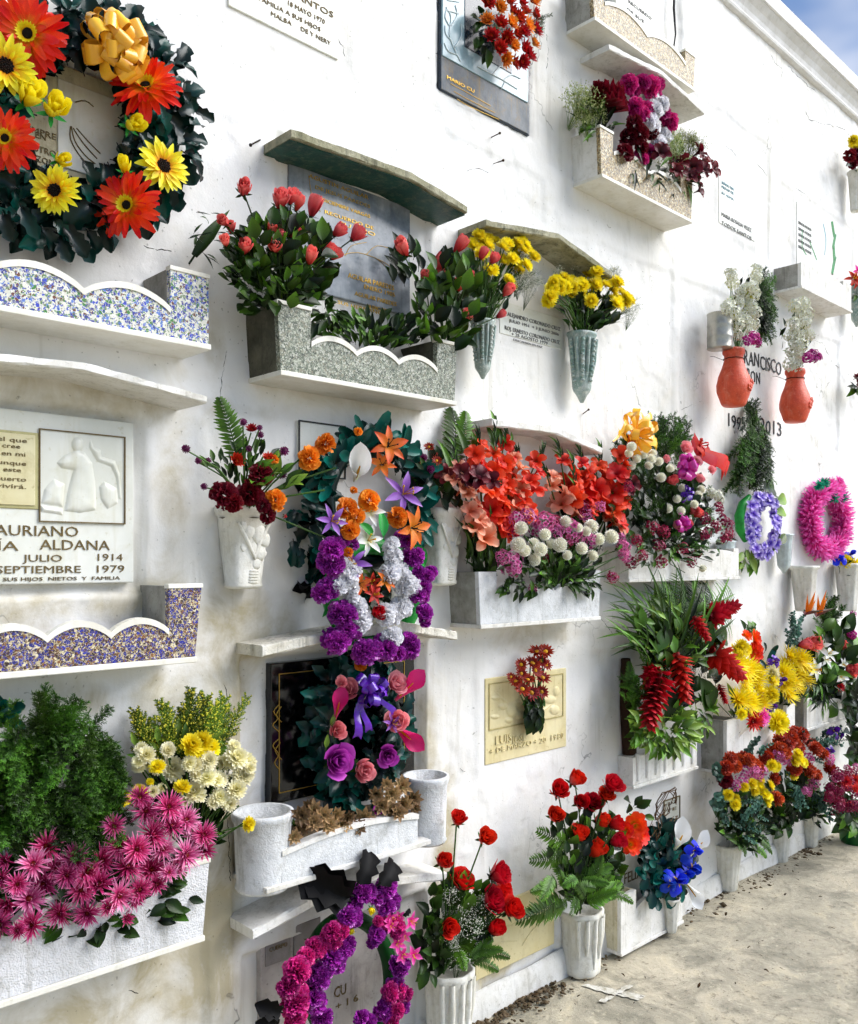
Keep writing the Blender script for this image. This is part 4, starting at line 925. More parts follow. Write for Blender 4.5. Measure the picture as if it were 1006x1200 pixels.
planter('gold terrazzo trough with white side holding purple paper flowers', 703, 812, (752, 232), (752, 197), (712, 152), .13, (t_gold, white_m, white_c), .09, .1, 2, .03, tp=.012)
planter('small plain white trough under the green painted plaque', 939, 998, (966, 351), (966, 322), (945, 305), .14, (white_c, white_c, grey_c), .0, .12, 1, .02, rimon=False)
planter('plain white trough holding gladioli and white pompons', 561, 704, (630, 732), (650, 692), (575, 670), .14, (ptile, white_c, grey_c), .09, .12, 3, .03, tp=.01, rimon=False)
planter('white trough behind hanging pink blossoms right of the gladioli', 737, 866, (790, 681), (800, 646), (745, 640), .12, (white_c, white_c, white_c), .06, .05, 2, .012, rimon=False)
def rc_trough():
    x0, x1, off = 330, 490, .17; u0, u1 = U(x0, off), U(x1, off); z0 = W(410, 1012, off).z; zl = W(410, 978, off).z
    r = thing('planter', 'pale roughcast trough with a round vase at each end, full of succulents', 'planter', ((u0+u1)/2, 0, z0), 'planters on the niche wall')
    N = 24; top = [(u0+(u1-u0)*i/N, zl+.022*math.sin(math.pi*i/N)) for i in range(N+1)]
    b = MB(); b.prism([(u0, z0), (u1, z0)] + top[::-1], -off, -off+.02); bevel(ob('front_panel', b.mesh('front_panel', ptile, False), r), .002)
    b = MB(); b.grid([[Vector((x, -off+.022, z-.008)), Vector((x, -off-.005, z-.008)), Vector((x, -off-.005, z+.006)), Vector((x, -off+.022, z+.006))] for x, z in top], close=True); ob('rim', b.mesh('rim', white_c, False), r)
    b = MB(); b.box(u0-.05, u1+.05, -off-.006, .045, z0-.014, z0+.002); bevel(ob('base_slab', b.mesh('base_slab', white_c, False), r), .003)
    b = MB(); b.grid([[Vector((u0+(u1-u0)*i/10, y, zl-.01+rnd(-.01, .012))) for y in (-off+.02, -off*.5, .045)] for i in range(11)]); ob('soil', b.mesh('soil', soil_m), r)
    for (px, yt, yb, rp) in ((308, 950, 1040, 34), (499, 908, 986, 26)):
        o2 = .1; m = M(px, o2); p = W(px, yb, o2); h = (yb-yt)*m; R = rp*m
        pr = [(0, 0), (R*.88, 0), (R*.95, .008), (R*.9, .02), (R*.98, h*.86), (R*1.04, h*.9), (R*1.08, h*.96), (R*1.06, h), (R*.9, h), (R*.86, h*.8), (0, h*.78)]
        v = ob('end_vase', lathe(pr, 30, 0, 0, 1.).mesh('end_vase', ptile), r, p)
        bb = MB(); bb.ball((0, 0, h*.8), R*.84, 0, 0, 12, 4, (1, 1, .1), .2); ob('soil', bb.mesh('vase_soil', soil_m), v)
rc_trough()
planter('fluted white trough under the red ginger arrangement', 742, 817, (776, 914), (776, 879), (776, 875), .075, (white_c, white_c, white_c), .0, .0, 1, .0, rimon=False)
fl = bpy.data.objects[[o.name for o in bpy.data.objects if o.get('label', '').startswith('fluted white trough')][0]]
for i in range(7):
    x = 747+i*10.6; a = W(x, 883-i*1.6, .072); c = W(x, 914-i*3.4, .072)
    bb = MB(); bb.tube([a, a.lerp(c, .1), c], [.006, .014, .011], 9, 0); ob('flute', bb.mesh('flute', white_c), fl)
planter('white scalloped trough with red and pink artificial flowers, under the yellow spider mums', 852, 932, (890, 896), (890, 858), (860, 843), .13, (white_c, white_c, grey_c), .12, .1, 2, .03, rimon=False)
planter('white trough under the bird of paradise bouquet, far right', 946, 992, (968, 850), (968, 826), (950, 818), .15, (white_c, white_c, grey_c), .06, .06, 2, .02, rimon=False)
planter('low white trough standing on the ground before the blue iris wreath', 728, 800, (735, 1117), (757, 1060), (738, 1046), .085, (white_c, white_c, cream_c), .11, .05, 2, .025, rimon=False, back=.02)
# ------------------------------------------------------------------ plaques
def ell(x, y, a, b_): return [(x+a*math.cos(t), y+b_*math.sin(t)) for t in [6.2832*i/14 for i in range(14)]]
def relief(root, name, x0, x1, yt, yb, off, polys, h, mat, xm):
    """low carving: rounded raised shapes inside outlines given in photo pixels"""
    u0, u1 = U(x0, off), U(x1, off); z1, z0 = W(xm, yt, off).z, W(xm, yb, off).z; n = 110; X, Z = np.meshgrid(np.linspace(u0, u1, n), np.linspace(z0, z1, n), indexing='ij'); H = np.zeros_like(X)
    for pl in polys:
        q = [W(x, y, off) for x, y in pl]; ins = np.zeros(X.shape, bool); d = np.full(X.shape, 9.)
        for a, b_ in zip(q, q[1:]+q[:1]):
            ins ^= ((a.z > Z) != (b_.z > Z)) & (X < (b_.x-a.x)*(Z-a.z)/((b_.z-a.z) or 1e-9)+a.x)
            dx, dz = b_.x-a.x, b_.z-a.z; t = np.clip(((X-a.x)*dx+(Z-a.z)*dz)/(dx*dx+dz*dz+1e-12), 0, 1); d = np.minimum(d, np.hypot(X-a.x-t*dx, Z-a.z-t*dz))
        H = np.maximum(H, np.where(ins, h*(1-np.exp(-d/.006)), 0))
    H += vnoise(X, Z, 60, 71)*.0012*(H > .0005)
    xs_, zs_ = X[:, 0], Z[0]
    ob(name, sheet(name, xs_, zs_, lambda A, B: H, lambda A, B, C: np.stack([A, -off+.0003-C, B], -1), mat), root)
def NOPE(*a): pass
def plaque(label, x0, x1, yt, yb, off, mat, xm=None, th=.06, name='memorial_plaque', group='memorial plaques', bev=.003):
    p = W((x0+x1)/2, yb, off); r = thing(name, label, 'plaque', p, group); slab(r, 'stone_plate', x0, x1, yt, yb, off, mat, xm, th, bev); return r
# robed figure plaque
r = plaque('white marble plaque with open book and carved robed figure, left edge', -150, 157, 487, 684, .008, marble, 80)
slab(r, 'book_page', -62, 42, 508, 592, .014, stone_mat('ivory_page', 'd8d0a8', 'c8bc8c', .5, 6, 90, .1, dirt='907c3c', dirt_amt=.4), 20, .006, .002)
slab(r, 'book_cover', -66, 46, 505, 596, .011, stone_mat('ochre_page_edge', 'b8b07c', 'a09a68', .5, 6, 90, .1), 20, .006, .002)
for s_, x0, x1, y in (('el que', -3, 32, 516), ('cree', 3, 24, 524), ('en mi', 2, 30, 533), ('aunque', -9, 31, 543), ('este', 4, 25, 552), ('muerto', -9, 31, 562), ('vivirá.', -4, 31, 571)):
    text(r, s_, x0, x1, y, 5, .0148, brownink)
slab(r, 'carved_panel', 47, 147, 508, 612, .0095, marble, 97, .004, .001)
frame(r, 'panel_border', 46, 147, 507, 613, .0105, 1.2, brownink, 97)
relief(r, 'carved_figure', 48, 146, 509, 611, .0096, [[(90, 527), (99, 530), (108, 542), (112, 565), (113, 598), (95, 601), (75, 599), (80, 572), (86, 551), (72, 549), (66, 542), (75, 534)], ell(91, 521, 7.5, 9), [(48, 590), (52, 573), (63, 561), (76, 567), (74, 594)], [(48, 600), (48, 592), (74, 596), (74, 604)], [(106, 514), (110, 524), (118, 527), (119, 535), (135, 540), (141, 556), (143, 585), (139, 585), (136, 560), (130, 547), (114, 541), (104, 524)], [(116, 570), (122, 564), (137, 572), (139, 590), (126, 597), (118, 585)]], .007, marble, 97)
NOPE(r, 'carved_figure', [[(84, 516), (90, 513), (97, 516), (99, 526), (95, 533), (104, 540), (110, 560), (112, 597)], [(84, 516), (82, 525), (86, 532), (76, 535), (67, 541), (70, 548), (84, 549), (96, 552)], [(86, 550), (80, 570), (76, 598), (94, 600), (112, 597)], [(67, 541), (66, 553), (72, 566)], [(96, 533), (98, 552), (96, 580)],
    [(47, 588), (52, 572), (62, 561), (76, 566)], [(47, 590), (74, 594)], [(104, 513), (108, 524), (118, 526)], [(113, 530), (118, 538), (134, 541), (140, 555), (142, 580)], [(107, 570), (120, 565), (137, 572)], [(108, 576), (118, 586), (124, 597)], [(118, 567), (130, 580), (138, 590)]], .0095, .0022, marble)
for s_, x0, x1, y, h in (('AURIANO', -6, 92, 648, 12), ('ÍA', -2, 22, 644+21, 11), ('ALDANA', 47, 129, 644, 11.5), ('JULIO', 27, 73, 658, 8), ('1914', 115, 144, 657, 8), ('SEPTIEMBRE', -4, 95, 672, 8.5), ('1979', 114, 146, 671, 8.5), ('SUS HIJOS  NIETOS  Y  FAMILIA', 4, 141, 681, 4)):
    if s_ == 'ÍA': y = 645
    if s_ == 'AURIANO': y = 627
    text(r, s_, x0, x1, y, h, .0092, brownink)
# plaque behind gerbera wreath
r = plaque('cream plaque with praying hands seen through the hole of the gerbera wreath', -40, 150, 70, 215, .004, cream_c, 60)
slab(r, 'carved_panel', 68, 146, 105, 205, .008, marble, 105, .006, .002)
for s_, x0, x1, y in (('SIEMPRE', 22, 66, 150), ('EN', 42, 54, 161), ('NUESTROS', 20, 71, 170), ('CORAZONES', 14, 74, 180)): text(r, s_, x0, x1, y, 7, .0052, brownink, rise=.0)
strokes(r, 'carved_hands', [[(84, 148), (88, 165), (100, 182), (112, 192)], [(86, 150), (98, 168), (114, 186)], [(90, 150), (104, 166), (118, 180)], [(83, 148), (83, 163), (92, 180), (104, 194)], [(88, 120), (100, 118), (110, 125)]], .0088, .0016, brownink)
r = plaque('white marble plaque at the top edge with worn brown lettering', 268, 397, -70, 42, .006, marble, 340, name='memorial_plaque')
for s_, x0, x1, y, h in (('SANTOS', 342, 391, -5, 7), ('18 MAYO 1970', 338, 381, 6, 5.5), ('FAMILIA A SUS HIJOS', 304, 376, 0, 5), ('MALBA     DE Y NERY', 318, 388, 18, 5)): text(r, s_, x0, x1, y, h, .0072, brownink)
# blue glass plaque
r = plaque('tall plaque with blue etched glass above grey slate, high behind red strawflowers', 516, 621, -110, 132, .006, navy_m, 568)
slab(r, 'slate_panel', 517.5, 620, 80, 130, .009, slate_m, 568, .008, .001)
slab(r, 'glass_panel', 519, 619, -90, 92, .013, glass_b, 568, .010, .002)
slab(r, 'dark_inset', 545, 600, -80, 68, .015, navy_m, 568, .006, .002)
strokes(r, 'etched_leaves', [[(523, 8), (529, 20), (527, 40), (533, 58), (540, 72)], [(527, 30), (522, 20), (524, 10)], [(529, 30), (536, 18), (534, 6)], [(530, 48), (523, 40), (522, 30)], [(533, 55), (541, 42), (540, 28)], [(536, 64), (526, 60), (521, 50)], [(560, 78), (575, 86), (590, 94), (606, 104)], [(578, 87), (586, 78), (596, 80)], [(590, 94), (600, 88), (610, 92)], [(592, 96), (588, 104)], [(525, 0), (538, 2)], [(524, 12), (538, 16)]], .0145, .0018, stone_mat('etched_white', 'dfeaec', 'c8dade', .5))
for i, (s_, x0, x1) in enumerate((('MARIO CU', 524, 556),)): text(r, s_, x0, x1, 92+i*10, 4, .0105, gold)
strokes(r, 'worn_gold_script', [[(528+i*4, 98+i*9), (545+i*3, 107+i*9), (575+i*5, 124+i*8)] for i in range(3)], .0095, .0012, gold)
# book on upper planter
r = plaque('white open-book plaque standing in the highest gold terrazzo trough', 722, 778, -60, 64, .05, marble, 750, .05)
for i, (s_, x0, x1) in enumerate((('RECUERDO', 737, 764), ('DE SUS', 735, 755), ('HIJOS', 733, 747))): text(r, s_, x0, x1, 3+i*9, 3.6, .0512, paleink)
b = MB(); b.tube([W(791, -20, .02), W(790, 10, .02), W(792, 40, .02), W(789, 62, .02)], [.005, .006, .004, .003], 5); ob('crack_filler', b.mesh('crack', ink), r)
# grey marble
r = plaque('blue-grey marble plaque with gold script behind the coral roses', 339, 481, 217, 352, -.004, grey_m, 410)
for s_, x0, x1, y, h, mt in (('AGUSTIN AGUILAR', 362, 432, 208, 6, gold), ('DE JESUS PAREDES', 370, 434, 221, 5, gold), ('DICIEMBRE VARGAS', 378, 434, 236, 5, gold), ('RECUERDO DE', 381, 438, 250, 5, gold), ('SU HIJO', 398, 440, 263, 5, gold), ('AGUILAR PAREDES', 408, 462, 325, 7, gold), ('ENERO 1905', 427, 463, 338, 6, gold), ('AGUILAR PAREDES', 416, 465, 346, 6, gold), ('30 DIC. 1976', 430, 458, 360, 5, gold), ('SUS HERMANOS', 396, 452, 356, 5, gold)): text(r, s_, x0, x1, y, h*.8, -.0028, mt)
strokes(r, 'gold_leaf_sprays', [[(362, 205), (366, 230), (376, 248)], [(396, 300), (420, 296), (448, 306), (468, 320)], [(405, 300), (412, 288), (430, 284)], [(430, 298), (442, 288), (460, 292)], [(440, 302), (452, 312), (462, 330)]], -.003, .0008, gold)
# painted inscription plate
r = plaque('small white plate with black painted names between the yellow mum vases', 586, 659, 362, 400, .003, marble, 622, name='memorial_plaque')
for s_, x0, x1, y, h in (('ALEJANDRO CORONADO CRUZ', 595, 657, 370, 6), ('JULIO 1951  + 3 JUNIO 2006', 597, 655, 377, 4.5), ('ROJ. ERNESTO CORONADO CRUZ', 592, 656, 386, 6), ('+ 25 AGOSTO 1979', 600, 642, 393, 5), ('DESCANSEN EN PAZ', 602, 636, 399, 3)): text(r, s_, x0, x1, y, h*.75, .0042, paleink)
r = plaque('plain white plaque with two small text blocks beside the purple paper flowers', 843, 885, 210, 272, .003, marble, 864)
for s_, x0, x1, y, h in (('SEÑOR TEN', 846, 860, 215, 3), ('PIEDAD DE', 846, 860, 220, 3), ('SU ALMA', 846, 860, 227, 3), ('MARIA ROSALIA VELEZ', 846, 881, 253, 4.5), ('TODOS SANTOS', 846, 881, 263, 4.5)): text(r, s_, x0, x1, y, h, .0042, bluepl if y < 230 else paleink)
r = plaque('plaque painted with green plants and a pale figure, upper right', 934, 973, 248, 326, .003, marble, 953)
for i in range(5): text(r, 'SEÑOR MI DIOS', 936, 951, 262+i*7, 3.2, .0042, paleink)
strokes(r, 'painted_plant', [[(966, 262), (969, 280)], [(970, 276), (967, 292)], [(968, 290), (969, 306)], [(970, 302), (966, 322)]], -.042, .05, tealpl); strokes(r, 'painted_figure', [[(955, 265), (958, 282), (956, 300)]], -.0435, .05, bluepl); strokes(r, 'painted_leaves', [[(935, 270), (935, 290), (940, 300)], [(944, 285), (950, 300), (952, 306)]], -.021, .027, tealpl)
# painted name on the wall
for s_, x0, x1, y, h in (('FRANCISCO', 868, 916, 424, 16), ('RON', 876, 891, 446, 14), ('1995', 854, 874, 500, 15), ('2013', 891, 916, 506, 16)): text(wall, s_, x0, x1, y, h, .0025, ink, name='painted_lettering', jit=.004)
r = plaque('small pale plate with black border behind the top of the teal leaf wreath', 350, 405, 496, 560, .006, marble, 380); frame(r, 'border', 350, 405, 496, 560, .0065, 1.6, ink, 380)
r = plaque('square cream plaque with raised flowers and lettering, under red daisies', 569, 664, 789, 886, .004, cream_m, 616)
frame(r, 'border', 573, 660, 795, 848, .0045, 1.2, reliefm, 616)
relief(r, 'carved_flowers', 574, 660, 796, 846, .0052, [ell(600, 832, 7, 9), ell(590, 828, 6, 4), ell(609, 838, 6, 5), ell(597, 844, 5, 4), ell(606, 824, 5, 4), ell(644, 820, 8, 5), ell(650, 832, 6, 6), ell(638, 812, 5, 4), ell(652, 810, 4, 6), ell(582, 818, 6, 3), ell(580, 840, 5, 3), ell(655, 844, 4, 3), [(577, 806), (590, 818), (600, 826), (590, 822)], [(610, 846), (630, 834), (648, 824), (632, 840)]], .006, cream_m, 616)
NOPE(r, 'carved_flowers', [[(574, 806), (582, 812), (585, 816)], [(573, 826), (580, 828), (590, 822), (596, 818)], [(588, 830), (594, 840), (598, 848)], [(590, 828), (600, 834), (606, 846)], [(600, 820), (608, 826), (612, 838), (606, 850), (598, 842)], [(640, 812), (648, 806), (650, 800)], [(638, 820), (646, 824), (654, 836)], [(630, 846), (642, 842), (655, 838)], [(586, 840), (592, 842), (586, 846)]], .0052, .0022, cream_m)
for s_, x0, x1, y, h in (('LUIS', 581, 600, 873, 10), ('JOSE', 600, 616, 871, 8), ('+ DE MARZO + 20', 574, 640, 884, 6), ('1 9 8 0', 646, 660, 868, 7)): text(r, s_, x0, x1, y, h, .0055, cream_m, depth=.003)
r = plaque('yellowed marble slab low on the wall between the two red rose vases', 558, 650, 1052, 1128, .008, cream_m, 604)
strokes(r, 'carved_lines', [[(566, 1090), (580, 1078), (600, 1085), (618, 1066), (640, 1060)], [(570, 1120), (585, 1105), (606, 1102)], [(612, 1108), (626, 1088), (640, 1078)]], .009, .0022, cream_m)
# black granite
r = plaque('glossy black granite plaque with gold lines behind the dark leaf wreath', 318, 486, 770, 925, -.012, granite, 400)
frame(r, 'gold_border', 327, 474, 782, 914, -.0115, .8, gold, 400, .0015)
strokes(r, 'gold_scrolls', [[(327, 826), (321, 834), (326, 842), (320, 850), (328, 858)], [(327, 866), (320, 874), (327, 884), (322, 894), (328, 902)], [(330, 828), (324, 838), (330, 846)], [(329, 870), (323, 880), (330, 890)]], -.011, .0014, gold)
# bottom niche
r = plaque('dark weathered plaque with small tablets behind the purple and magenta wreath', 306, 470, 1080, 1215, -.006, stone_mat('mauve_grey_marble', 'b8b0ac', '9c9490', .5, 6, 100, .2, dirt='4a4440', dirt_amt=.5), 390)
for (x0, x1, yt, yb, s_) in ((312, 341, 1098, 1128, 'CUERPO'), (345, 376, 1080, 1118, 'TU')):
    slab(r, 'tablet', x0, x1, yt, yb, -.001, stone_mat('grey_tablet', '8c8684', '746e6c', .6), (x0+x1)/2, .006, .001); text(r, s_, x0+4 if s_ != 'TU' else 357, x1-4 if s_ != 'TU' else 368, yb-12, 5, .0002, brownink)
for s_, x0, x1, y, h in (('CU', 392, 406, 1170, 12), ('+ 1 6', 394, 420, 1184, 8)): text(r, s_, x0, x1, y, h, -.0048, brownink)
r = plaque('cream plaque with engraved name behind the blue iris wreath', 728, 766, 995, 1048, .006, marble, 747); text(r, 'FELIX', 732, 752, 1036, 12, .0072, brownink); strokes(r, 'scratches', [[(752, 1005), (755, 1020), (752, 1034)], [(748, 1000), (750, 1012)]], .0075, .0015, brownink)
r = plaque('small grey framed tablet above the blue iris wreath', 778, 797, 935, 962, .004, marble, 788); frame(r, 'border', 778, 797, 935, 962, .0045, 1., brownink, 788)
for i, s_ in enumerate(('PAZ', 'FE')): text(r, s_, 783, 793, 944+i*8, 3.5, .0052, brownink)
# ------------------------------------------------------------------ vases and pots
def pocket(label, x, yt, yb, wt, wb, off, mat, group='ornate wall vases'):
    """tapered wall vase with moulded relief"""
    m = M(x, off); p = W(x, yb, off*.5); h = (yb-yt)*m; a, c = wt*m*.5/((VX-x)/1496.6)**.5, wb*m*.5/((VX-x)/1496.6)**.5; r = thing('wall_vase', label, 'vase', p, group); b = MB(); N = 26; rows = []
    for z, k in ((0, .75), (.02, 1.0), (.05, 1.02), (.08, .94), (.5, 0), (.88, 0), (.9, 1.06), (.97, 1.08), (1., 1.04), (1., .9), (.85, .85)):
        wz = (c+(a-c)*z)*(k if k else .97); row = []
        for j in range(N):
            t = 2*math.pi*j/N; cx_, sy_ = math.cos(t), math.sin(t); q = 1/max(abs(cx_), abs(sy_))**.55; row.append(Vector((wz*cx_*q*.85, wz*sy_*q*.72, z*h)))
        rows.append(row)
    b.grid(rows, 0, None, True); ob('body', b.mesh('wall_vase_body', mat), r, p)
    b = MB()
    yf = lambda z: -(c+(a-c)*z)*.72*.97
    for x_, z_, s_ in ((.25, .66, .3), (-.1, .7, .22), (.5, .6, .2), (.05, .5, .24), (.35, .44, .22), (.2, .32, .18), (-.35, .75, .15), (-.3, .5, .12)):
        b.ball((x_*a, yf(z_)*.93, z_*h), a*s_, 0, 0, 12, 8, (1.1, .34, 1.2), .12)
    b.tube([(-.6*a, yf(.8)*.98, .8*h), (-.25*a, yf(.6), .6*h), (.1*a, yf(.42), .38*h), (.3*a, yf(.6), .6*h), (.65*a, yf(.8)*.98, .8*h)], [a*.05, a*.08, a*.09, a*.08, a*.05], 7)
    for i in range(5): b.ball((.1*a, yf(.16-.03*i)*.97, (.22-.035*i)*h), a*.16, 0, 0, 8, 5, (1.3, .4, .4))
    ob('moulded_relief', b.mesh('moulded_relief', mat), r, p)
    b = MB(); b.ball((0, 0, h*.86), a*.82, 0, 0, 12, 4, (1, .8, .1), .2); ob('soil', b.mesh('vase_soil', soil_m), r, p); return r
pocket('ornate cream wall vase with moulded relief holding burgundy carnations', 285, 592, 690, 66, 44, .085, whitepl)
pocket('ornate cream wall vase half hidden by the teal leaf wreath', 517, 594, 686, 46, 34, .08, whitepl)
def coneflutes(r, p, h, rt, rb):
    for j in range(6):
        a = -3.2 + j*.42; b = MB(); d = Vector((math.cos(a), math.sin(a)*.85, 0))
        b.tube([p + d*rt*.98 + Vector((0, 0, h*.9)), p + d*(rt*.8) + Vector((0, 0, h*.55)), p + d*rb*1.4 + Vector((0, 0, h*.18))], [rt*.1, rt*.12, rt*.06], 7); ob('rib', b.mesh('rib', patina), r)
        if j % 2 == 0:
            bd = MB()
            for i in range(9): f = i/8; bd.ball(p + d*(rt*(.99-.3*f)+.002) + Vector((0, 0, h*(.86-.07*i))), rt*.13, 0, 0, 7, 5, (1, 1, .7))
            ob('twisted_rib', bd.mesh('twisted_rib', patina), r)
PC = [(0, 0), (.12, .0), (.35, .1), (.55, .16), (.62, .2), (.85, .8), (.93, .95), (1.0, .97), (1.0, 1), (.85, 1), (.8, .85), (0, .8)]
vase('slim verdigris cone vase left of the painted name plate', 566, 376, 444, .06, 17, 6, patina, PC, 0, 0, .8, name='wall_vase', group='verdigris cone vases', extra=coneflutes)
vase('verdigris cone vase with spiral ribs holding the right bunch of yellow mums', 682, 391, 472, .06, 20, 6, patina, PC, 0, 0, .8, name='wall_vase', group='verdigris cone vases', extra=coneflutes)
POT = [(0, 0), (.62, 0), (.72, .03), (.78, .07), (1.0, .25), (1.02, .36), (.9, .52), (.68, .68), (.56, .8), (.56, .88), (.66, .92), (.66, .97), (.62, 1), (.5, 1), (.45, .85), (0, .8)]
def potrelief(r, p, h, rt, rb):
    b = MB(); c = p + Vector((0, 0, h*.82)); b.tube([c + Vector((math.cos(t)*rt*.6, math.sin(t)*rt*.58, rnd(-.002, .002))) for t in [6.2832*i/20 for i in range(21)]], .002, 5); b.tube([c + Vector((0, rt*.55, 0)), c + Vector((0, .1, .03)), c + Vector((0, .14, .035))], .0012, 5); ob('hanging_wire', b.mesh('hanging_wire', brown), r)
    for j in range(5):
        a = -1.5 + j*.35; z = h*(.3+.09*j); rr = rt*(1.0 if j < 2 else .85-.1*(j-2)); b = MB(); c = p + Vector((math.cos(a)*rr, math.sin(a)*rr*.95, z))
        for k in range(5): q = k*1.2566; b.ball(c + Vector((math.cos(q)*.012, -.002, math.sin(q)*.012)), .009, 0, 0, 7, 5, (1, .6, 1))
        ob('moulded_flower', b.mesh('moulded_flower', terra), r)
vase('orange clay pot hanging beside a tin can, left of the painted name', 860, 409, 476, .12, 20, 14, terra, POT, 0, 0, .95, 32, 'clay_pot', 'pot', 'orange clay pots', potrelief)
vase('orange clay pot hanging right of the painted name', 932, 433, 495, .12, 18, 13, terra, POT, 0, 0, .95, 32, 'clay_pot', 'pot', 'orange clay pots', potrelief)
CAN = [(0, 0), (.97, 0), (1, .02), (.97, .04), (.97, .3), (1., .33), (.97, .36), (.97, .63), (1, .66), (.97, .69), (.97, .96), (1, .98), (1, 1), (.93, 1), (.93, .6), (0, .55)]
vase('dull tin can wired to the wall above the left clay pot', 844, 368, 409, .1, 15, 15, tin, CAN, 0, 0, 1, 28, 'tin_can', 'can')
TAP = [(0, 0), (.5, 0), (.55, .03), (.62, .06), (.85, .85), (.95, .93), (1., .95), (1., 1), (.88, 1), (.82, .85), (0, .8)]
FAN = [(0, 0), (.55, 0), (.6, .04), (.62, .1), (.86, .9), (1., .95), (1., 1), (.9, 1), (.84, .85), (0, .8)]
vase('frosted glass wall vase beside the lavender orchid wreath', 919, 626, 672, .06, 13, 9, glassy, PC, 12, .03, .85, 36, 'wall_vase')
vase('frosted glass wall vase under the wine-coloured blossoms', 851, 634, 684, .06, 13, 9, glassy, PC, 12, .03, .85, 36, 'wall_vase')
vase('empty white fluted wall vase left of the two under the pink feather wreath', 943, 663, 716, .08, 20, 12, whitepl, FAN, 9, .04, .8, 36, 'wall_vase', group='white fluted wall vases')
vase('white fluted wall vase with blue and yellow flowers, right edge', 994, 660, 716, .08, 19, 12, whitepl, FAN, 9, .04, .8, 36, 'wall_vase', group='white fluted wall vases')
vase('slim white fluted vase high at the right edge with yellow flowers', 1003, 202, 248, .06, 11, 8, whitepl, FAN, 9, .05, .8, 36, 'wall_vase')
vase('grey cone vase with red flowers at the right edge', 1004, 334, 383, .06, 11, 8, patina, PC, 0, 0, .8, 32, 'wall_vase')
def runs(r, p, h, rt, rb):
    for j in range(6):
        a = -2.6 + j*.42; b = MB(); k = rt/.5*.5; d = Vector((math.cos(a), math.sin(a)*.95, 0)); z0 = rnd(.1, .4)
        b.tube([p + d*rt*.97 + Vector((0, 0, h*.93)), p + d*rt*.9 + Vector((0, 0, h*.6)), p + d*rt*.84 + Vector((0, 0, h*z0))], [rt*.1, rt*.13, rt*.06], 7); ob('ridge', b.mesh('ridge', whitepl), r)
TREE = [(0, 0), (.78, 0), (.84, .03), (.85, .1), (.86, .5), (.92, .85), (1., .93), (1., 1), (.88, 1), (.84, .85), (0, .8)]
vase('tall white plaster vase on the ground holding red roses and ferns, centre', 681, 1064, 1138, .08, 27, 22, whitepl, TREE, 7, .03, .95, 42, 'floor_vase', 'vase', 'white vases on the ground', runs, True)
vase('white plaster vase of red roses and baby breath cut by the bottom edge', 526, 1134, 1232, .08, 31, 26, whitepl, TREE, 7, .03, .95, 42, 'floor_vase', 'vase', 'white vases on the ground', runs, True)
vase('fluted white vase on the ground under the eucalyptus bouquet with yellow mums', 853, 988, 1043, .08, 19, 13, whitepl, TAP, 14, .05, .9, 42, 'floor_vase', 'vase', 'white vases on the ground', None, True)
vase('fluted white vase on the ground under the second rust and yellow bouquet', 914, 962, 1010, .06, 16, 11, whitepl, TAP, 14, .05, .9, 42, 'floor_vase', 'vase', 'white vases on the ground', None, True)
vase('small white vase on the ground left of the green bucket', 950, 948, 992, .06, 13, 9, whitepl, TAP, 14, .05, .9, 42, 'floor_vase', 'vase', 'white vases on the ground', None, True)
BK = [(0, 0), (.72, 0), (.76, .02), (.97, .93), (1.03, .95), (1.03, 1), (.95, 1), (.9, .6), (0, .55)]
vase('green plastic bucket of wine-red flowers on the ground at the right edge', 1004, 942, 988, .2, 22, 16, bucketg, BK, 0, 0, 1, 32, 'bucket', 'bucket', None, None, True)
vase('small white moulded vase at the foot of the blue iris wreath', 787, 1052, 1092, .1, 11, 7, whitepl, TAP, 8, .06, .9, 32, 'floor_vase', 'vase', 'white vases on the ground')
# cracks in the plaster
def crack(pts, r=.0011):
    fine = []
    for (a, c) in zip(pts[:-1], pts[1:]):
        k = max(2, int(math.hypot(c[0]-a[0], c[1]-a[1])/3.5))
        fine += [(a[0]+(c[0]-a[0])*i/k+rnd(-1.1, 1.1), a[1]+(c[1]-a[1])*i/k+rnd(-1.1, 1.1)) for i in range(k)]
    fine.append(pts[-1]); P_ = []
    for x, y in fine:
        p = W(x, y, 0.); P_.append(Vector((p.x, float(wall_h(np.array([[p.x]]), np.array([[p.z]]))[0, 0]) + .0002, p.z)))
    b = MB(); b.tube(P_, [r*rnd(.35, 1.3) for _ in P_], 5); ob('crack', b.mesh('crack', crackm), wall)
crackm = plain('crack_dark', '3c3830', .95)  # dark colour of the hairline crack tubes
for pts in ([(903, 64), (908, 74), (918, 80)], [(924, 77), (936, 88), (946, 97), (958, 108)], [(946, 128), (950, 140), (974, 146), (992, 152)], [(918, 80), (919, 110), (917, 128)], [(852, 170), (862, 178), (866, 188)], [(886, 190), (896, 198), (901, 206)], [(932, 220), (944, 228), (950, 236)],
        [(920, 330), (906, 332), (896, 338)], [(952, 396), (966, 402), (980, 428), (996, 440)], [(292, 6), (318, 22), (340, 34), (352, 48)], [(396, 46), (402, 56), (404, 66)], [(548, 200), (562, 196), (574, 202)], [(640, 40), (643, 58), (641, 80)], [(520, 60), (512, 62)], [(268, 410), (262, 440), (258, 470)],
        [(170, 288), (186, 292), (202, 294)], [(740, 700), (742, 730), (756, 748)], [(700, 720), (720, 745)], [(540, 900), (548, 905)], [(150, 1160), (162, 1164)], [(880, 560), (890, 566)], [(262, 800), (264, 870), (262, 950), (266, 1030)], [(800, 480), (822, 470)], [(500, 640), (508, 660)]): crack(pts, .0013 if random.random() < .5 else .0009)
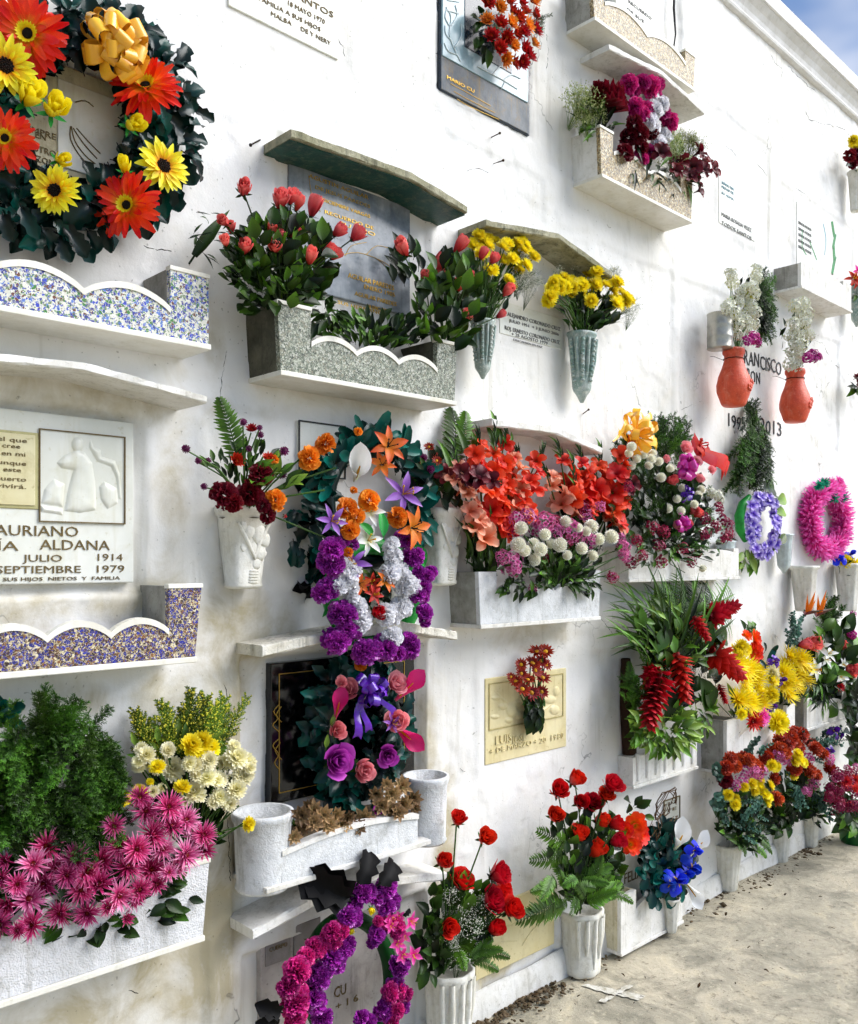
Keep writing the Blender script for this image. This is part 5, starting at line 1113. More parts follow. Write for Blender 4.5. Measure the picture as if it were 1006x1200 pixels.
# nails in the wall
for i, (x, y, x2, y2) in enumerate(((574, 162, 586, 156), (578, 192, 590, 188), (307, 163, 294, 170), (682, 486, 690, 480))):
    r = thing('nail', ('rusty nail under the blue glass plaque, upper of two', 'rusty nail under the blue glass plaque, lower of two', 'bent wire sticking out left of the green canopy', 'wire hook in the wall above the scarlet gladioli')[i], 'nail', W(x, y, 0))
    b = MB(); b.tube([W(x, y, -.01), W((x+x2)/2, (y+y2)/2, .02), W(x2, y2, .04)], .0022, 6); b.ball(W(x2, y2, .04), .005, 0, 0, 7, 4); ob('shank', b.mesh('nail', brown), r)
# painted cross on the ground and litter
def gp(px, py): p = G(px, py); return p.x, p.y
mk = thing('painted_cross', 'white paint cross on the concrete ground in front of the rose vase', 'marking', G(716, 1162))
wp = stone_mat('worn_white_road_paint', 'd8d6ce', 'b4af9e', .8, 20, 100, .3, dirt='8a8268', dirt_amt=.95)
for quad in (((680, 1153), (690, 1151), (756, 1164), (750, 1170)), ((702, 1172), (708, 1173), (742, 1154), (736, 1152))):
    b = MB(); q = [gp(*a) for a in quad]; N = 14; rows = []
    for i in range(N+1):
        t = i/N; a = (q[0][0]+(q[3][0]-q[0][0])*t, q[0][1]+(q[3][1]-q[0][1])*t) if False else None
        l_ = (q[0][0]+(q[3][0]-q[0][0])*t, q[0][1]+(q[3][1]-q[0][1])*t); r_ = (q[1][0]+(q[2][0]-q[1][0])*t, q[1][1]+(q[2][1]-q[1][1])*t)
        rows.append([Vector((l_[0]+rnd(-.004, .004), l_[1]+rnd(-.006, .006), .018)), Vector((r_[0]+rnd(-.004, .004), r_[1]+rnd(-.006, .006), .018))])
    b.grid(rows); o = ob('paint_stroke', b.mesh('paint_stroke', wp), mk)
    sw = o.modifiers.new('lay', 'SHRINKWRAP'); sw.target = bpy.data.objects['ground']; sw.wrap_method = 'PROJECT'; sw.use_project_z = True; sw.use_negative_direction = True; sw.use_positive_direction = True; sw.offset = .004
    if quad[0][0] == 702: sw.offset = .007
b = MB(); dl = [leaf_mat('dead_leaf', '2a1c0e', '5a4020', .9, .2, 0)]
for i in range(120):
    p = G(rnd(600, 1000), rnd(985, 1190))
    if p.y > -.03 or p.y < -1.9: continue
    s_ = rnd(.008, .03)*(1 if random.random() < .4 else .5); a = rnd(0, 6.28); b.petal((p.x, p.y, .012+rnd(0, .004)), (math.cos(a), math.sin(a), rnd(0, .3)), (0, 0, 1), s_, s_*rnd(.2, .6), PROF_P, rnd(-.8, .8), .4, .1)
o = stuff(ob('leaf_litter', b.mesh('leaf_litter', dl))); o['label'] = 'scraps of dead leaf and twig scattered over the concrete'; o['category'] = 'litter'
# ------------------------------------------------------------------ flowers
def bq(label, cv, x, y, off, name='bouquet', cat='bouquet', group=None):
    a = cv(x, y); p = W(a[0], a[1], off); return thing(name, label, cat, p, group), p
# ---- gerbera wreath, top left
r, c0 = bq('large wreath of orange gerberas, yellow sunflowers and teal leaves, top left', c1, 255, 420, .06, 'flower_wreath', 'wreath')
ring_tube(r, c1, 255, 420, 320, 320, .035, 60, dteal)
ring_leaves(r, 'teal', 210, c1, 255, 420, 335, 335, .09, 125, .8, .03, .3)
ring_leaves(r, 'teal', 60, c1, 255, 420, 420, 410, .07, 120, .5, .03, .08); ring_leaves(r, 'teal', 80, c1, 255, 420, 235, 235, .07, 120, .7, .03, .2)
for x, y, d_ in ((97, 118, 285), (505, 298, 250), (440, 712, 245), (20, 480, 250), (-190, 250, 230)): petal_flower(r, c1, x, y, d_, .135, 'gerbera')
for x, y, d_ in ((20, 228, 215), (190, 660, 195), (568, 575, 185), (-120, 640, 190)): petal_flower(r, c1, x, y, d_, .14, 'sunflower')
bow(r, c1, 395, 160, 235, .15, m_ybow, 34, 'ribbon_bow', .5)
blooms(r, c1, 'tulip_yellow', [(110, 330, 150), (190, 370, 140)], .13); blooms(r, c1, 'tulip_yellow', [(465, 430, 95), (215, 552, 85), (432, 575, 80)], .13)
# ---- coral roses
r, p0 = bq('full bunch of coral roses in the left end of the dark green trough', c2, 330, 720, .09)
sm = MB()
L1 = [(195, 297, 62), (322, 335, 64), (365, 325, 48), (385, 348, 48), (440, 358, 64), (126, 412, 42), (150, 432, 38), (130, 480, 38), (198, 500, 52), (292, 440, 42), (302, 500, 50), (325, 465, 38), (368, 448, 44), (428, 533, 58), (465, 478, 48), (490, 512, 52), (515, 525, 42), (527, 445, 44), (590, 455, 55)]
blooms(r, c2, 'rose_coral', L1, .15, None, .05, .9, p0, 'rose', sm); put_stems(r, sm)
leaves(r, 'rose', 190, c2, 325, 550, 180, 165, .05, .2, 76, p0, .2); leaves(r, 'rose', 30, c2, 230, 620, 110, 110, .08, .2, 62, p0, -.3); leaves(r, 'dark', 40, c2, 310, 660, 160, 70, .06, .12, 70, p0, .2)
leaf1(r, 'long', c2, 5, 560, 150, 345, .04, .1); leaves(r, 'long', 14, c2, 75, 460, 60, 90, .05, .1, 55, c0, .8)
r, p0 = bq('looser bunch of coral roses in the right end of the dark green trough', c2, 880, 860, .09)
sm = MB(); blooms(r, c2, 'rose_coral', [(748, 503, 58), (945, 492, 62), (870, 560, 66), (880, 598, 52), (825, 600, 32), (975, 605, 38), (945, 630, 42), (970, 740, 48)], .15, None, .04, .9, p0, 'rose', sm)
blooms(r, c4, 'rose_coral', [(238, 240, 46), (285, 262, 50), (342, 397, 64), (315, 497, 38)], .17, None, .02, .9, p0, 'rose', sm); put_stems(r, sm)
leaves(r, 'rose', 130, c2, 905, 690, 125, 160, .06, .2, 74, p0, .2); leaves(r, 'dark', 20, c2, 760, 560, 60, 80, .04, .1, 66, p0, .6)
r, p0 = bq('low leafy plants growing along the middle of the dark green trough', c2, 640, 840, .08, 'trough_plant', 'plant'); leaves(r, 'small', 190, c2, 650, 790, 190, 60, .04, .14, 60, p0, .8); leaves(r, 'small', 25, c2, 490, 750, 60, 70, .1, .17, 70, None, -.6)
# ---- yellow mums
r, p0 = bq('yellow mums with baby breath in the left cone vase, behind coral roses', c4, 235, 540, .06)
sm = MB(); blooms(r, c4, 'mum_yellow', dense([(240, 180), (200, 225), (270, 215), (330, 215), (400, 180), (425, 230), (300, 290), (385, 300), (360, 345), (440, 280), (345, 260)], 4, 30, 0.56, 86), .1, 86, .03, .7, p0, 'mum', sm); put_stems(r, sm)
leaves(r, 'gyp', 9, c4, 410, 310, 75, 90, .05, .11, 120, p0, .5); leaves(r, 'small', 30, c4, 270, 420, 90, 90, .05, .1, 60, p0, .4)
r, p0 = bq('dense fan of yellow mums in the right cone vase under the mossy canopy', c4, 660, 600, .06)
sm = MB(); blooms(r, c4, 'mum_yellow', dense([(545, 375), (590, 380), (540, 412), (595, 418), (660, 385), (735, 370), (690, 420), (770, 355), (805, 390), (780, 425), (835, 410), (828, 455), (640, 360), (700, 350), (575, 350)], 4, 30, 0.56, 86), .1, 84, .035, .7, p0, 'mum', sm); stalks(r, c4, [(600, 470), (680, 450), (760, 460), (720, 440), (800, 480), (640, 460)], p0, .1, .003, sm); put_stems(r, sm)
leaves(r, 'gyp', 9, c4, 690, 330, 160, 60, .04, .09, 110, p0, .9); leaves(r, 'gyp', 3, c4, 860, 450, 30, 60, .05, .1, 100, p0, .5); leaves(r, 'dark', 50, c4, 680, 490, 120, 75, .05, .12, 66, p0, .5)
# ---- strawflowers high up
r, p0 = bq('hanging bunch of red and orange strawflowers on the blue glass plaque', c3, 190, 110, .03)
blooms(r, c3, 'straw_red', [(200, 8), (310, 10), (280, 40), (323, 42), (352, 48), (262, 125), (212, 120), (238, 160), (285, 205), (312, 203), (337, 185), (355, 100), (315, 105), (292, 108), (318, 160), (240, 80), (300, 60), (270, 8)], .1, 46, .03, .7, p0, 'strawflower'); blooms(r, c3, 'straw_orange', [(238, 25), (275, 75), (200, 68), (283, 150), (257, 192), (345, 5), (350, 145), (330, 85)], .11, 44, .02, .7, p0, 'strawflower')
leaves(r, 'dark', 34, c3, 215, 110, 55, 110, .02, .06, 55, p0, -.2); leaves(r, 'asparagus', 5, c3, 340, 80, 50, 20, .06, .1, 70, p0, .2)
# ---- purple flowers of the gold trough
r, p0 = bq('pale green filler sprays and maroon cockscomb, left end of the lower gold trough', c3, 570, 440, .08)
leaves(r, 'gypgreen', 12, c3, 535, 320, 45, 65, .06, .12, 110, p0, .8); blooms(r, c3, 'crest', [(590, 315, 120), (620, 330, 90), (570, 300, 80)], .13, None, .01, .5, p0, 'cockscomb'); leaves(r, 'long', 26, c3, 570, 390, 60, 60, .07, .14, 90, p0, .2)
r, p0 = bq('magenta and white paper wreath standing in the lower gold trough', c3, 730, 400, .05, 'flower_wreath', 'wreath')
blooms(r, c3, 'paper_magenta', dense([(665, 285), (700, 280), (745, 275), (690, 340), (740, 300), (775, 370), (790, 395), (685, 385), (715, 370), (710, 520), (735, 500)], 2, 14, 0.8, 72), .11, 72, .02, .3); blooms(r, c3, 'carnation_maroon', [(660, 450), (700, 440), (735, 440), (680, 410), (650, 500), (700, 480)], .13, 66, .02); blooms(r, c3, 'paper_white', [(735, 318), (760, 335), (745, 360), (730, 395), (770, 345), (775, 450), (760, 470), (740, 415)], .12, 64, .02)
leaf1(r, 'bright', c3, 790, 400, 840, 425, .1, .12); leaves(r, 'long', 22, c3, 690, 530, 60, 60, .1, .15, 80, p0, -.3)
r, p0 = bq('maroon trumpet flowers and pale filler in the right end of the lower gold trough', c3, 820, 590, .09)
leaves(r, 'gypgreen', 12, c3, 830, 480, 60, 65, .07, .14, 110, p0, .8); blooms(r, c3, 'glad_maroon', [(890, 500, 60), (905, 530, 60), (935, 557, 56), (880, 590, 55), (860, 580, 55), (890, 625, 45), (825, 535, 60), (765, 500, 55), (870, 550, 60), (905, 560, 50), (815, 560, 50)], .15, None, .02, .7, p0, 'trumpet_flower'); leaves(r, 'long', 34, c3, 810, 570, 75, 60, .09, .16, 90, p0, -.3)
# ---- clay pots
for lab, ex, ey, bx, by, pts, fu, sp in (
    ('white aster and fuchsia bouquet with conifer in the left clay pot', 290, 560, 255, 770, [(300, 480), (255, 530), (215, 550), (245, 590), (285, 610), (320, 560), (340, 590), (260, 640), (300, 650), (340, 430), (345, 390), (320, 470), (230, 450), (225, 410), (330, 640), (250, 690), (200, 570), (300, 540), (275, 500), (335, 500)], [(330, 705, 70), (300, 720, 60), (345, 725, 55)], (395, 560)),
    ('slim white aster and fuchsia bouquet in the right clay pot', 530, 700, 540, 870, [(560, 545), (525, 560), (545, 600), (520, 640), (570, 640), (505, 700), (540, 690), (530, 740), (510, 780), (555, 740), (545, 790), (505, 830), (535, 830), (590, 690), (580, 590)], [(610, 790, 70), (585, 800, 60), (635, 795, 50)], None)):
    r, p0 = bq(lab, c6, bx, by, .12); blooms(r, c6, 'spray_white', pts, .14, 74, .04, .7, p0, 'aster_spray'); blooms(r, c6, 'spray_fuchsia', fu, .2, None, .01, .6, p0, 'fuchsia_spray'); leaves(r, 'small', 34, c6, ex, ey, 70, 130, .08, .13, 50, p0, .6); stalks(r, c6, pts, p0, .1)
    if sp:
        for i in range(16): leaf1(r, 'sprig', c6, rnd(345, 385), rnd(430, 560), rnd(390, 450), rnd(560, 720), .1, .13, 'conifer_sprig', var=i)
        for i in range(6): leaf1(r, 'sprig', c6, rnd(360, 380), rnd(480, 560), rnd(360, 440), rnd(380, 450), .1, .1, 'conifer_sprig', var=i)
r, p0 = bq('hanging dark green conifer branch over the painted year', d2, 600, 300, .05, 'conifer_branch', 'branch')
for i in range(64): y = rnd(40, 230); hw = 34+(y-40)*.3; x = 615+rnd(-.6, .8)*hw; leaf1(r, 'sprig', d2, x, y, x+rnd(-25, 35), y+rnd(60, 120), rnd(.05, .1), rnd(.05, .14), 'conifer_sprig', var=i)
for i in range(8): leaf1(r, 'sprig', d2, 610, 110, 590+rnd(0, 50), rnd(0, 40), .06, .06, 'conifer_sprig', var=i)
b = MB(); b.tube([W(690+600*.3141, 470+330*.3141, .05), W(690+605*.3141, 470+180*.3141, .06), W(690+606*.3141, 470+20*.3141, .05)], .004, 6); ob('branch_stem', b.mesh('branch_stem', brown), r)
# ---- right edge bits
for lab, x, y, ks in (('yellow and maroon posy at the upper right edge', 1001, 185, (('mum_yellow', [(1003, 172, 14), (1000, 165, 10)]), ('carnation_maroon', [(996, 182, 15), (1003, 187, 14), (999, 192, 12), (1006, 180, 14)]))), ('red and pink artificial flowers at the right edge', 1004, 334, (('lily_red', [(1000, 327, 18), (1005, 330, 14)]), ('star_pink', [(1005, 318, 16)]))), ('small maroon posy low at the right edge', 1005, 450, (('carnation_maroon', [(1005, 443, 12), (1007, 450, 12)]),)), ('blue and yellow posy in the right fluted vase', 992, 660, (('iris_blue', [(985, 655, 18), (997, 650, 18)]), ('mum_yellow', [(991, 658, 14), (1000, 662, 14)]), ('dahlia_pink', [(1004, 668, 20)])))):
    r, p0 = bq(lab, PX, x, y, .07)
    for kd, l_ in ks: blooms(r, PX, kd, l_, .1, None, .02, .6, p0)
    leaves(r, 'small', 18, PX, x, y+6, 8, 10, .05, .1, 14, p0, .2)
# ---- burgundy carnations (left ornate vase)
r, p0 = bq('wilting burgundy carnations, globe flowers and fern in the left ornate vase', c8, 240, 470, .09)
sm = MB(); blooms(r, c8, 'carnation_maroon', [(160, 430, 115), (255, 420, 105), (290, 355, 92), (315, 500, 66), (300, 465, 62), (195, 455, 70)], .15, None, .02, .5, p0, 'carnation', sm); blooms(r, c8, 'globe', [(230, 168, 32), (288, 187, 26), (292, 212, 26), (25, 262, 36), (90, 397, 30), (375, 270, 36), (250, 262, 30), (70, 305, 30), (105, 305, 26), (370, 355, 36)], .14, None, .03, .8, p0, 'globe_flower', sm); blooms(r, c8, 'straw_red', [(260, 195, 36), (205, 305, 46), (320, 300, 40)], .13, None, .02, .8, p0, 'small_daisy', sm); blooms(r, c8, 'carnation_orange', [(345, 445, 78), (340, 300, 40)], .16, None, .01, .5, p0, 'marigold', sm); blooms(r, c8, 'bud', [(380, 503, 26)], .16)
stalks(r, c8, [(430, 300), (470, 330), (560, 330), (520, 410), (380, 320), (350, 330), (300, 290), (620, 620)], p0, .17, .0026, sm); put_stems(r, sm); leaf1(r, 'fern', c8, 215, 300, 150, 75, .09, .1); leaves(r, 'small', 50, c8, 250, 320, 110, 80, .06, .13, 50, p0, .5); leaves(r, 'light', 14, c8, 330, 370, 90, 50, .12, .17, 90, p0, .2); leaves(r, 'small', 6, c8, 110, 320, 30, 30, .1, .12, 50, p0, .2)
# ---- teal wreath with lilies
r, c0 = bq('teal leaf wreath with orange lilies and carnations above the purple paper wreath', c8, 690, 430, .05, 'flower_wreath', 'wreath')
ring_tube(r, c8, 690, 450, 165, 210, .05, 34, dteal)
ring_leaves(r, 'tealong', 130, c8, 690, 420, 178, 205, .09, 105, .9, .04, .2, -3.6, .9); ring_leaves(r, 'tealong', 40, c8, 690, 520, 195, 250, .05, 100, .8, .03, .1); leaves(r, 'teal', 40, c8, 480, 520, 80, 200, .02, .08, 100, None, -.1); leaves(r, 'blackleaf', 3, c8, 460, 765, 30, 20, .02, .04, 85, None, 0)
blooms(r, c8, 'lily_orange', [(745, 255, 120), (725, 320, 95), (830, 545, 125)], .17, None, .01, .3, c0); blooms(r, c8, 'lily_lilac', [(800, 425, 140), (545, 520, 110), (620, 670, 110)], .18, None, .01, .3, c0); blooms(r, c8, 'carnation_orange', [(465, 295, 85), (525, 245, 80), (680, 448, 90), (600, 478, 85), (632, 505, 70), (610, 552, 75), (780, 505, 90), (640, 200, 34), (605, 632, 40), (625, 410, 30)], .19, None, .01, .3, c0); blooms(r, c8, 'calla_white', [(640, 345, 140)], .16, None, 0, .2, c0); blooms(r, c8, 'lily_white', [(675, 590, 100), (680, 490, 90)], .17, None, .01)
for a in ((730, 590, 735, 475, .19, .2), (700, 580, 660, 520, .18, .2), (830, 590, 905, 690, .17, .18), (640, 310, 650, 265, .15, .15), (540, 820, 520, 860, .12, .13)): leaf1(r, 'bright', c8, *a)
# ---- purple and white paper wreath
r, c0 = bq('wreath of shiny purple outer and white inner paper flowers', c8, 690, 770, .06, 'flower_wreath', 'wreath')
ring_tube(r, c8, 690, 780, 150, 170, .09, 30, brightg)
blooms(r, c8, 'paper_purple', dense([(545, 600, 100), (540, 675, 120), (528, 770, 108), (575, 865, 120), (560, 945, 118), (655, 975, 120), (735, 972, 100), (820, 960, 105), (862, 862, 92), (862, 780, 84), (875, 705, 84), (838, 645, 90), (805, 600, 66), (600, 585, 80), (610, 920, 90), (780, 985, 80), (690, 1000, 80), (885, 720, 60)], 3, 20, 0.85, None), .17, None, .015, .35, c0); blooms(r, c8, 'paper_white', dense([(600, 680, 90), (590, 745, 92), (622, 815, 98), (660, 880, 95), (610, 780, 80), (755, 860, 100), (755, 925, 90), (800, 805, 98), (822, 745, 90), (772, 690, 92), (760, 640, 82), (755, 605, 60), (780, 850, 80)], 3, 20, 0.82, None), .17, None, .015, .3, c0)
blooms(r, c8, 'lily_orange', [(645, 745, 76), (735, 735, 76)], .18, None, 0, .2, c0); blooms(r, c8, 'lily_red', [(695, 785, 64), (690, 740, 60)], .18); blooms(r, c8, 'rose_red', [(712, 845, 66)], .18); leaves(r, 'dark', 20, c8, 695, 780, 50, 70, .08, .13, 60, None, 0); leaves(r, 'light', 8, c8, 690, 715, 40, 30, .12, .18, 50, None, .4)
# ---- right ornate vase (small dry bunch)
r, p0 = bq('small dry bunch with maroon daisies behind the right edge of the teal wreath', PX, 517, 592, .08)
blooms(r, PX, 'straw_maroon', [(503, 524, 14), (512, 540, 14), (508, 532, 12), (497, 545, 12), (528, 548, 14)], .1, None, .02, .7, p0); blooms(r, PX, 'globe', [(497, 536, 10), (505, 550, 10)], .1, None, .02); blooms(r, PX, 'glad_maroon', [(540, 548, 18), (520, 555, 20)], .12, None, .02); leaves(r, 'dark', 46, PX, 512, 562, 20, 30, .05, .11, 22, p0, .6); leaf1(r, 'fern', PX, 528, 560, 545, 472, .06, .07); leaf1(r, 'fern', PX, 530, 565, 534, 500, .06, .07)
# ---- gladioli
def glad(label, spikes, maroon, bx, by):
    """spikes: (x0, y0, x1, y1, kind, bud length) in crop pixels, florets alternate up each stem"""
    r, p0 = bq(label, d1, bx, by, .09); sm = MB()
    for (x0, y0, x1, y1, kd, bl) in spikes:
        ln_ = math.hypot(x1-x0, y1-y0); n = max(3, int(ln_/34)); ux, uy = (x1-x0)/ln_, (y1-y0)/ln_; o = rnd(.1, .17)
        for i in range(n):
            f = i/(n-1); sg = (-1)**i; sz = 128*(1-.42*f)*rnd(.9, 1.1); x, y = x0+(x1-x0)*f + sg*20*(1-.5*f), y0+(y1-y0)*f
            a = d1(x, y); ax = unit(OUT*1.0 + Vector((sg*.55, 0, .35 - .2*uy)) + rv(.25)); bloom(r, kd, a[0], a[1], o + rnd(-.012, .012), sz*.2684*(.9 if kd == 'glad_red' else .85), ax, 'floret')
        for i in range(8):
            f = i/8; sg = (-1)**i; bx_, by_ = x1+ux*bl*f, y1+uy*bl*f; leaf1(r, 'long', d1, bx_, by_+12, bx_+ux*46+sg*(15-9*f), by_+uy*46, o, o+.012, 'flower_bud', var=i)
        a = d1(x1+ux*bl, y1+uy*bl); p = W(a[0], a[1], o); sm.tube([p0 + rv(.03), p0.lerp(p, .5) + rv(.01), p], [.005, .004, .002], 6, 0, .7)
    blooms(r, d1, 'glad_maroon', maroon, .17, None, .015, .3, p0, 'floret'); put_stems(r, sm); return r, p0
R_, E_ = 'glad_red', 'glad_peach'
r, p0 = glad('tall scarlet and peach gladioli in the left half of the plain white trough', [(255, 420, 262, 225, R_, 60), (335, 560, 338, 270, R_, 170), (395, 450, 388, 225, R_, 60), (415, 510, 432, 290, E_, 40), (448, 520, 525, 300, R_, 70), (270, 640, 225, 440, E_, 10), (345, 600, 355, 420, R_, 0), (170, 420, 165, 330, E_, 110)], [(190, 350, 80), (260, 370, 95), (310, 385, 90), (230, 390, 70)], 300, 800)
leaves(r, 'long', 60, d1, 300, 680, 80, 120, .06, .14, 180, p0, .9); leaves(r, 'dark', 26, d1, 150, 420, 60, 90, .05, .1, 70, p0, .3); leaf1(r, 'fern', d1, 190, 260, 225, 60, .07, .07)
for a in ((340, 240, 350, 40), (325, 250, 318, 90), (215, 300, 190, 90), (150, 380, 125, 180), (240, 300, 262, 130), (360, 240, 372, 110), (400, 240, 430, 150)): leaf1(r, 'long', d1, *a, .1, .11, 'sword_leaf', var=1)
r, p0 = glad('scarlet gladioli leaning right out of the plain white trough', [(665, 530, 578, 370, E_, 60), (690, 450, 640, 300, R_, 90), (765, 510, 722, 310, R_, 70), (790, 480, 795, 320, R_, 90), (845, 560, 900, 235, R_, 30), (835, 570, 840, 500, E_, 0), (700, 520, 690, 420, R_, 150)], [(935, 400, 60), (920, 430, 50)], 700, 800)
leaves(r, 'long', 30, d1, 720, 560, 130, 120, .06, .12, 170, p0, .9); leaves(r, 'dark', 40, d1, 730, 480, 140, 120, .05, .1, 80, p0, .6)
r, p0 = bq('white pompons with pink blossom sprays along the front of the plain white trough', d1, 600, 850, .11)
sm = MB(); blooms(r, d1, 'pompon', [(450, 592, 72), (555, 620, 56), (438, 665, 72), (465, 690, 62), (505, 660, 56), (535, 685, 66), (508, 730, 66), (620, 665, 66), (645, 562, 56), (652, 710, 50), (715, 680, 62), (735, 605, 50), (757, 585, 72), (790, 640, 66), (762, 712, 60), (845, 630, 76), (662, 580, 60), (700, 590, 44), (580, 660, 46)], .2, None, .02, .7, p0, 'pompon', sm); blooms(r, d1, 'spray_pink', [(405, 745, 120), (375, 720, 80), (480, 545, 95), (560, 575, 130), (665, 610, 125), (600, 610, 85), (430, 555, 80), (730, 540, 85), (795, 500, 60), (750, 650, 85), (890, 680, 90), (895, 710, 80), (500, 855, 50), (850, 805, 46), (420, 770, 80), (520, 600, 80), (700, 640, 70)], .17, None, .02, .7, p0, 'blossom_spray', sm); blooms(r, d1, 'spray_wine', [(420, 610, 90), (560, 720, 70), (720, 510, 80), (640, 640, 90), (600, 570, 80)], .15, None, .02, .7, p0, 'blossom_spray')
stalks(r, d1, [(870, 720), (860, 760), (830, 690), (900, 700), (820, 800), (780, 830)], p0, .18, .0022, sm); put_stems(r, sm); leaves(r, 'small', 130, d1, 560, 780, 200, 80, .12, .2, 62, p0, .1); leaves(r, 'dark', 50, d1, 600, 730, 180, 90, .1, .16, 70, p0, .3); leaves(r, 'small', 30, d1, 450, 850, 90, 40, .15, .18, 62, p0, -.8); leaves(r, 'small', 30, d1, 720, 840, 60, 50, .15, .18, 62, p0, -.8)
# ---- big mixed bunch right of gladioli
r, p0 = bq('big mixed bunch of white pompons, wine blossoms and conifer topped by a gold bow', d2, 270, 560, .08)
leaves(r, 'sprig', 60, d2, 250, 300, 150, 170, .06, .14, 120, p0, .4); leaves(r, 'sprig', 16, d2, 300, 150, 60, 50, .06, .12, 110, p0, .7); leaves(r, 'dark', 210, d2, 270, 410, 185, 170, .07, .17, 62, p0, .2); leaves(r, 'asparagus', 40, d2, 280, 430, 190, 150, .1, .18, 100, p0, .2)
blooms(r, d2, 'pompon', [(180, 185), (205, 200), (240, 195), (262, 225), (225, 240), (235, 215), (270, 285), (295, 400), (350, 325), (420, 330), (180, 215), (345, 410), (305, 250), (160, 240), (425, 625), (160, 170), (215, 180), (395, 385), (410, 350), (330, 365), (150, 195)], .18, 38, .03, .7, p0, 'pompon'); blooms(r, d2, 'spray_white', [(480, 350, 50), (490, 370, 46), (455, 345, 46), (310, 255, 50)], .16); blooms(r, d2, 'spray_wine', [(240, 470), (280, 490), (440, 490), (400, 560), (430, 500), (500, 510), (520, 500), (180, 520), (270, 600), (200, 575), (480, 400), (495, 440), (260, 540), (350, 550), (160, 600), (90, 655), (145, 320), (470, 470), (430, 440), (520, 460), (380, 600)], .17, 54, .03, .7, p0, 'blossom_spray'); blooms(r, d2, 'spray_pink', [(125, 540, 50), (130, 575, 46), (120, 510, 44)], .17)
blooms(r, d2, 'rose_coral', [(310, 295, 40), (390, 410, 50), (365, 460, 46), (410, 420, 36)], .19); blooms(r, d2, 'rose_pink', [(365, 175, 46), (415, 290, 40), (290, 215, 34), (330, 460, 40), (405, 225, 34), (460, 255, 30)], .18)
bow(r, d2, 355, 248, 110, .2, m_ribm, 22, 'magenta_bow', .5); bow(r, d2, 345, 455, 80, .2, m_ribm, 9, 'magenta_bow', .45); bow(r, d2, 365, 345, 70, .2, m_ribp, 8, 'lilac_bow', .4)
gb = bow(r, d2, 170, 130, 190, .14, m_ybow, 16, 'gold_bow', .28); tm = tail_mesh('ribbon_tail', m_ybow, .14)
for a in ((110, 110, 270, 180), (130, 90, 250, 60), (90, 150, 150, 70), (150, 140, 260, 150)): p = W(*d2(a[0], a[1])[:2], .15); q = W(*d2(a[2], a[3])[:2], .15); ob('ribbon_tail', tm, r, p, lrot(q-p, OUT), (q-p).length)
tm = tail_mesh('ribbon_tail', m_ribr, .3, .12)
for a in ((390, 130, 520, 275), (385, 140, 480, 265), (400, 150, 430, 210), (440, 170, 525, 270)): p = W(*d2(a[0], a[1])[:2], .1); q = W(*d2(a[2], a[3])[:2], .12); ob('ribbon_tail', tm, r, p, lrot(q-p, OUT), (q-p).length)
bow(r, d2, 415, 165, 70, .1, m_ribr, 4, 'red_bow', .3); leaves(r, 'small', 80, d2, 400, 520, 140, 80, .1, .2, 40, p0, -.1); leaves(r, 'small', 40, d2, 230, 560, 120, 50, .14, .2, 40, p0, -.6)
sm = stalks(r, d2, [(230, 680), (160, 600), (270, 600), (425, 625), (460, 600), (520, 470), (500, 360), (90, 655), (360, 640), (390, 610)], p0, .19, .0016, MB()); put_stems(r, sm)
# ---- lavender orchid wreath
r, c0 = bq('wreath of lavender orchids with a bright green ring on its left side', d2, 640, 465, .05, 'flower_wreath', 'wreath')
b = MB(); pts = [W(*d2(x, y)[:2], .07) for x, y in ((600, 355), (575, 385), (562, 430), (565, 480), (585, 520))]; b.tube(pts, [.012, .022, .024, .022, .014], 8, 0, .6); ob('green_ring', b.mesh('green_ring', brightg), r)
ring_tube(r, d2, 655, 465, 50, 105, .07, 12, green)
for i in range(84): a = 6.2832*i/84; blooms(r, d2, 'orchid', [(655+46*math.cos(a)*rnd(.55, 1.4), 465+108*math.sin(a)*rnd(.7, 1.15))], .1, 38, .025, .3, c0, 'orchid')
for a in ((640, 330, 735, 300), (650, 330, 745, 330), (700, 540, 750, 490), (590, 580, 645, 640), (580, 560, 560, 600), (690, 420, 760, 405), (690, 380, 765, 350)): leaf1(r, 'broad' if a[1] < 350 else 'light', d2, *a, .1, .12)
leaves(r, 'light', 16, d2, 590, 590, 50, 30, .05, .1, 60, c0, -.4)
# ---- pink feather wreath
r, c0 = bq('fluffy hot pink feather wreath with a green accent on the white wall', d2, 885, 440, .03, 'feather_wreath', 'wreath')
b = MB()
for i in range(2600):
    a = rnd(0, 6.2832); q = rnd(0, 6.2832); x, y, k = d2(885+60*math.cos(a), 445+112*math.sin(a)); rad = Vector((math.cos(a), 0, -math.sin(a))); d = unit(rad*math.cos(q) + Vector((0, -1, 0))*math.sin(q) + rv(.45))
    b.petal(W(x, y, .05) + d*.008, d, rv(1), rnd(.04, .075), .012, (.4, 1, .5), rnd(-.6, .6), 0)
stuff(ob('feathers', b.mesh('feathers', m_hot), r)); ring_tube(r, d2, 885, 445, 60, 112, .05, 14, m_hot); blooms(r, d2, 'dahlia_pink', [(905, 310, 60), (940, 320, 60), (935, 300, 50)], .07, None, .01, .2, c0, 'pink_tuft')
b = MB()
for (x, y) in ((862, 315), (915, 362), (948, 360), (880, 305)):
    p = W(*d2(x, y)[:2], .09)
    for i in range(60): d = unit(rv(1)); b.petal(p, d, rv(1), .035, .008, (.4, 1, .4), 0)
stuff(ob('green_tufts', b.mesh('green_tufts', P('green_feather', '0a6a50', '20a880')), r))
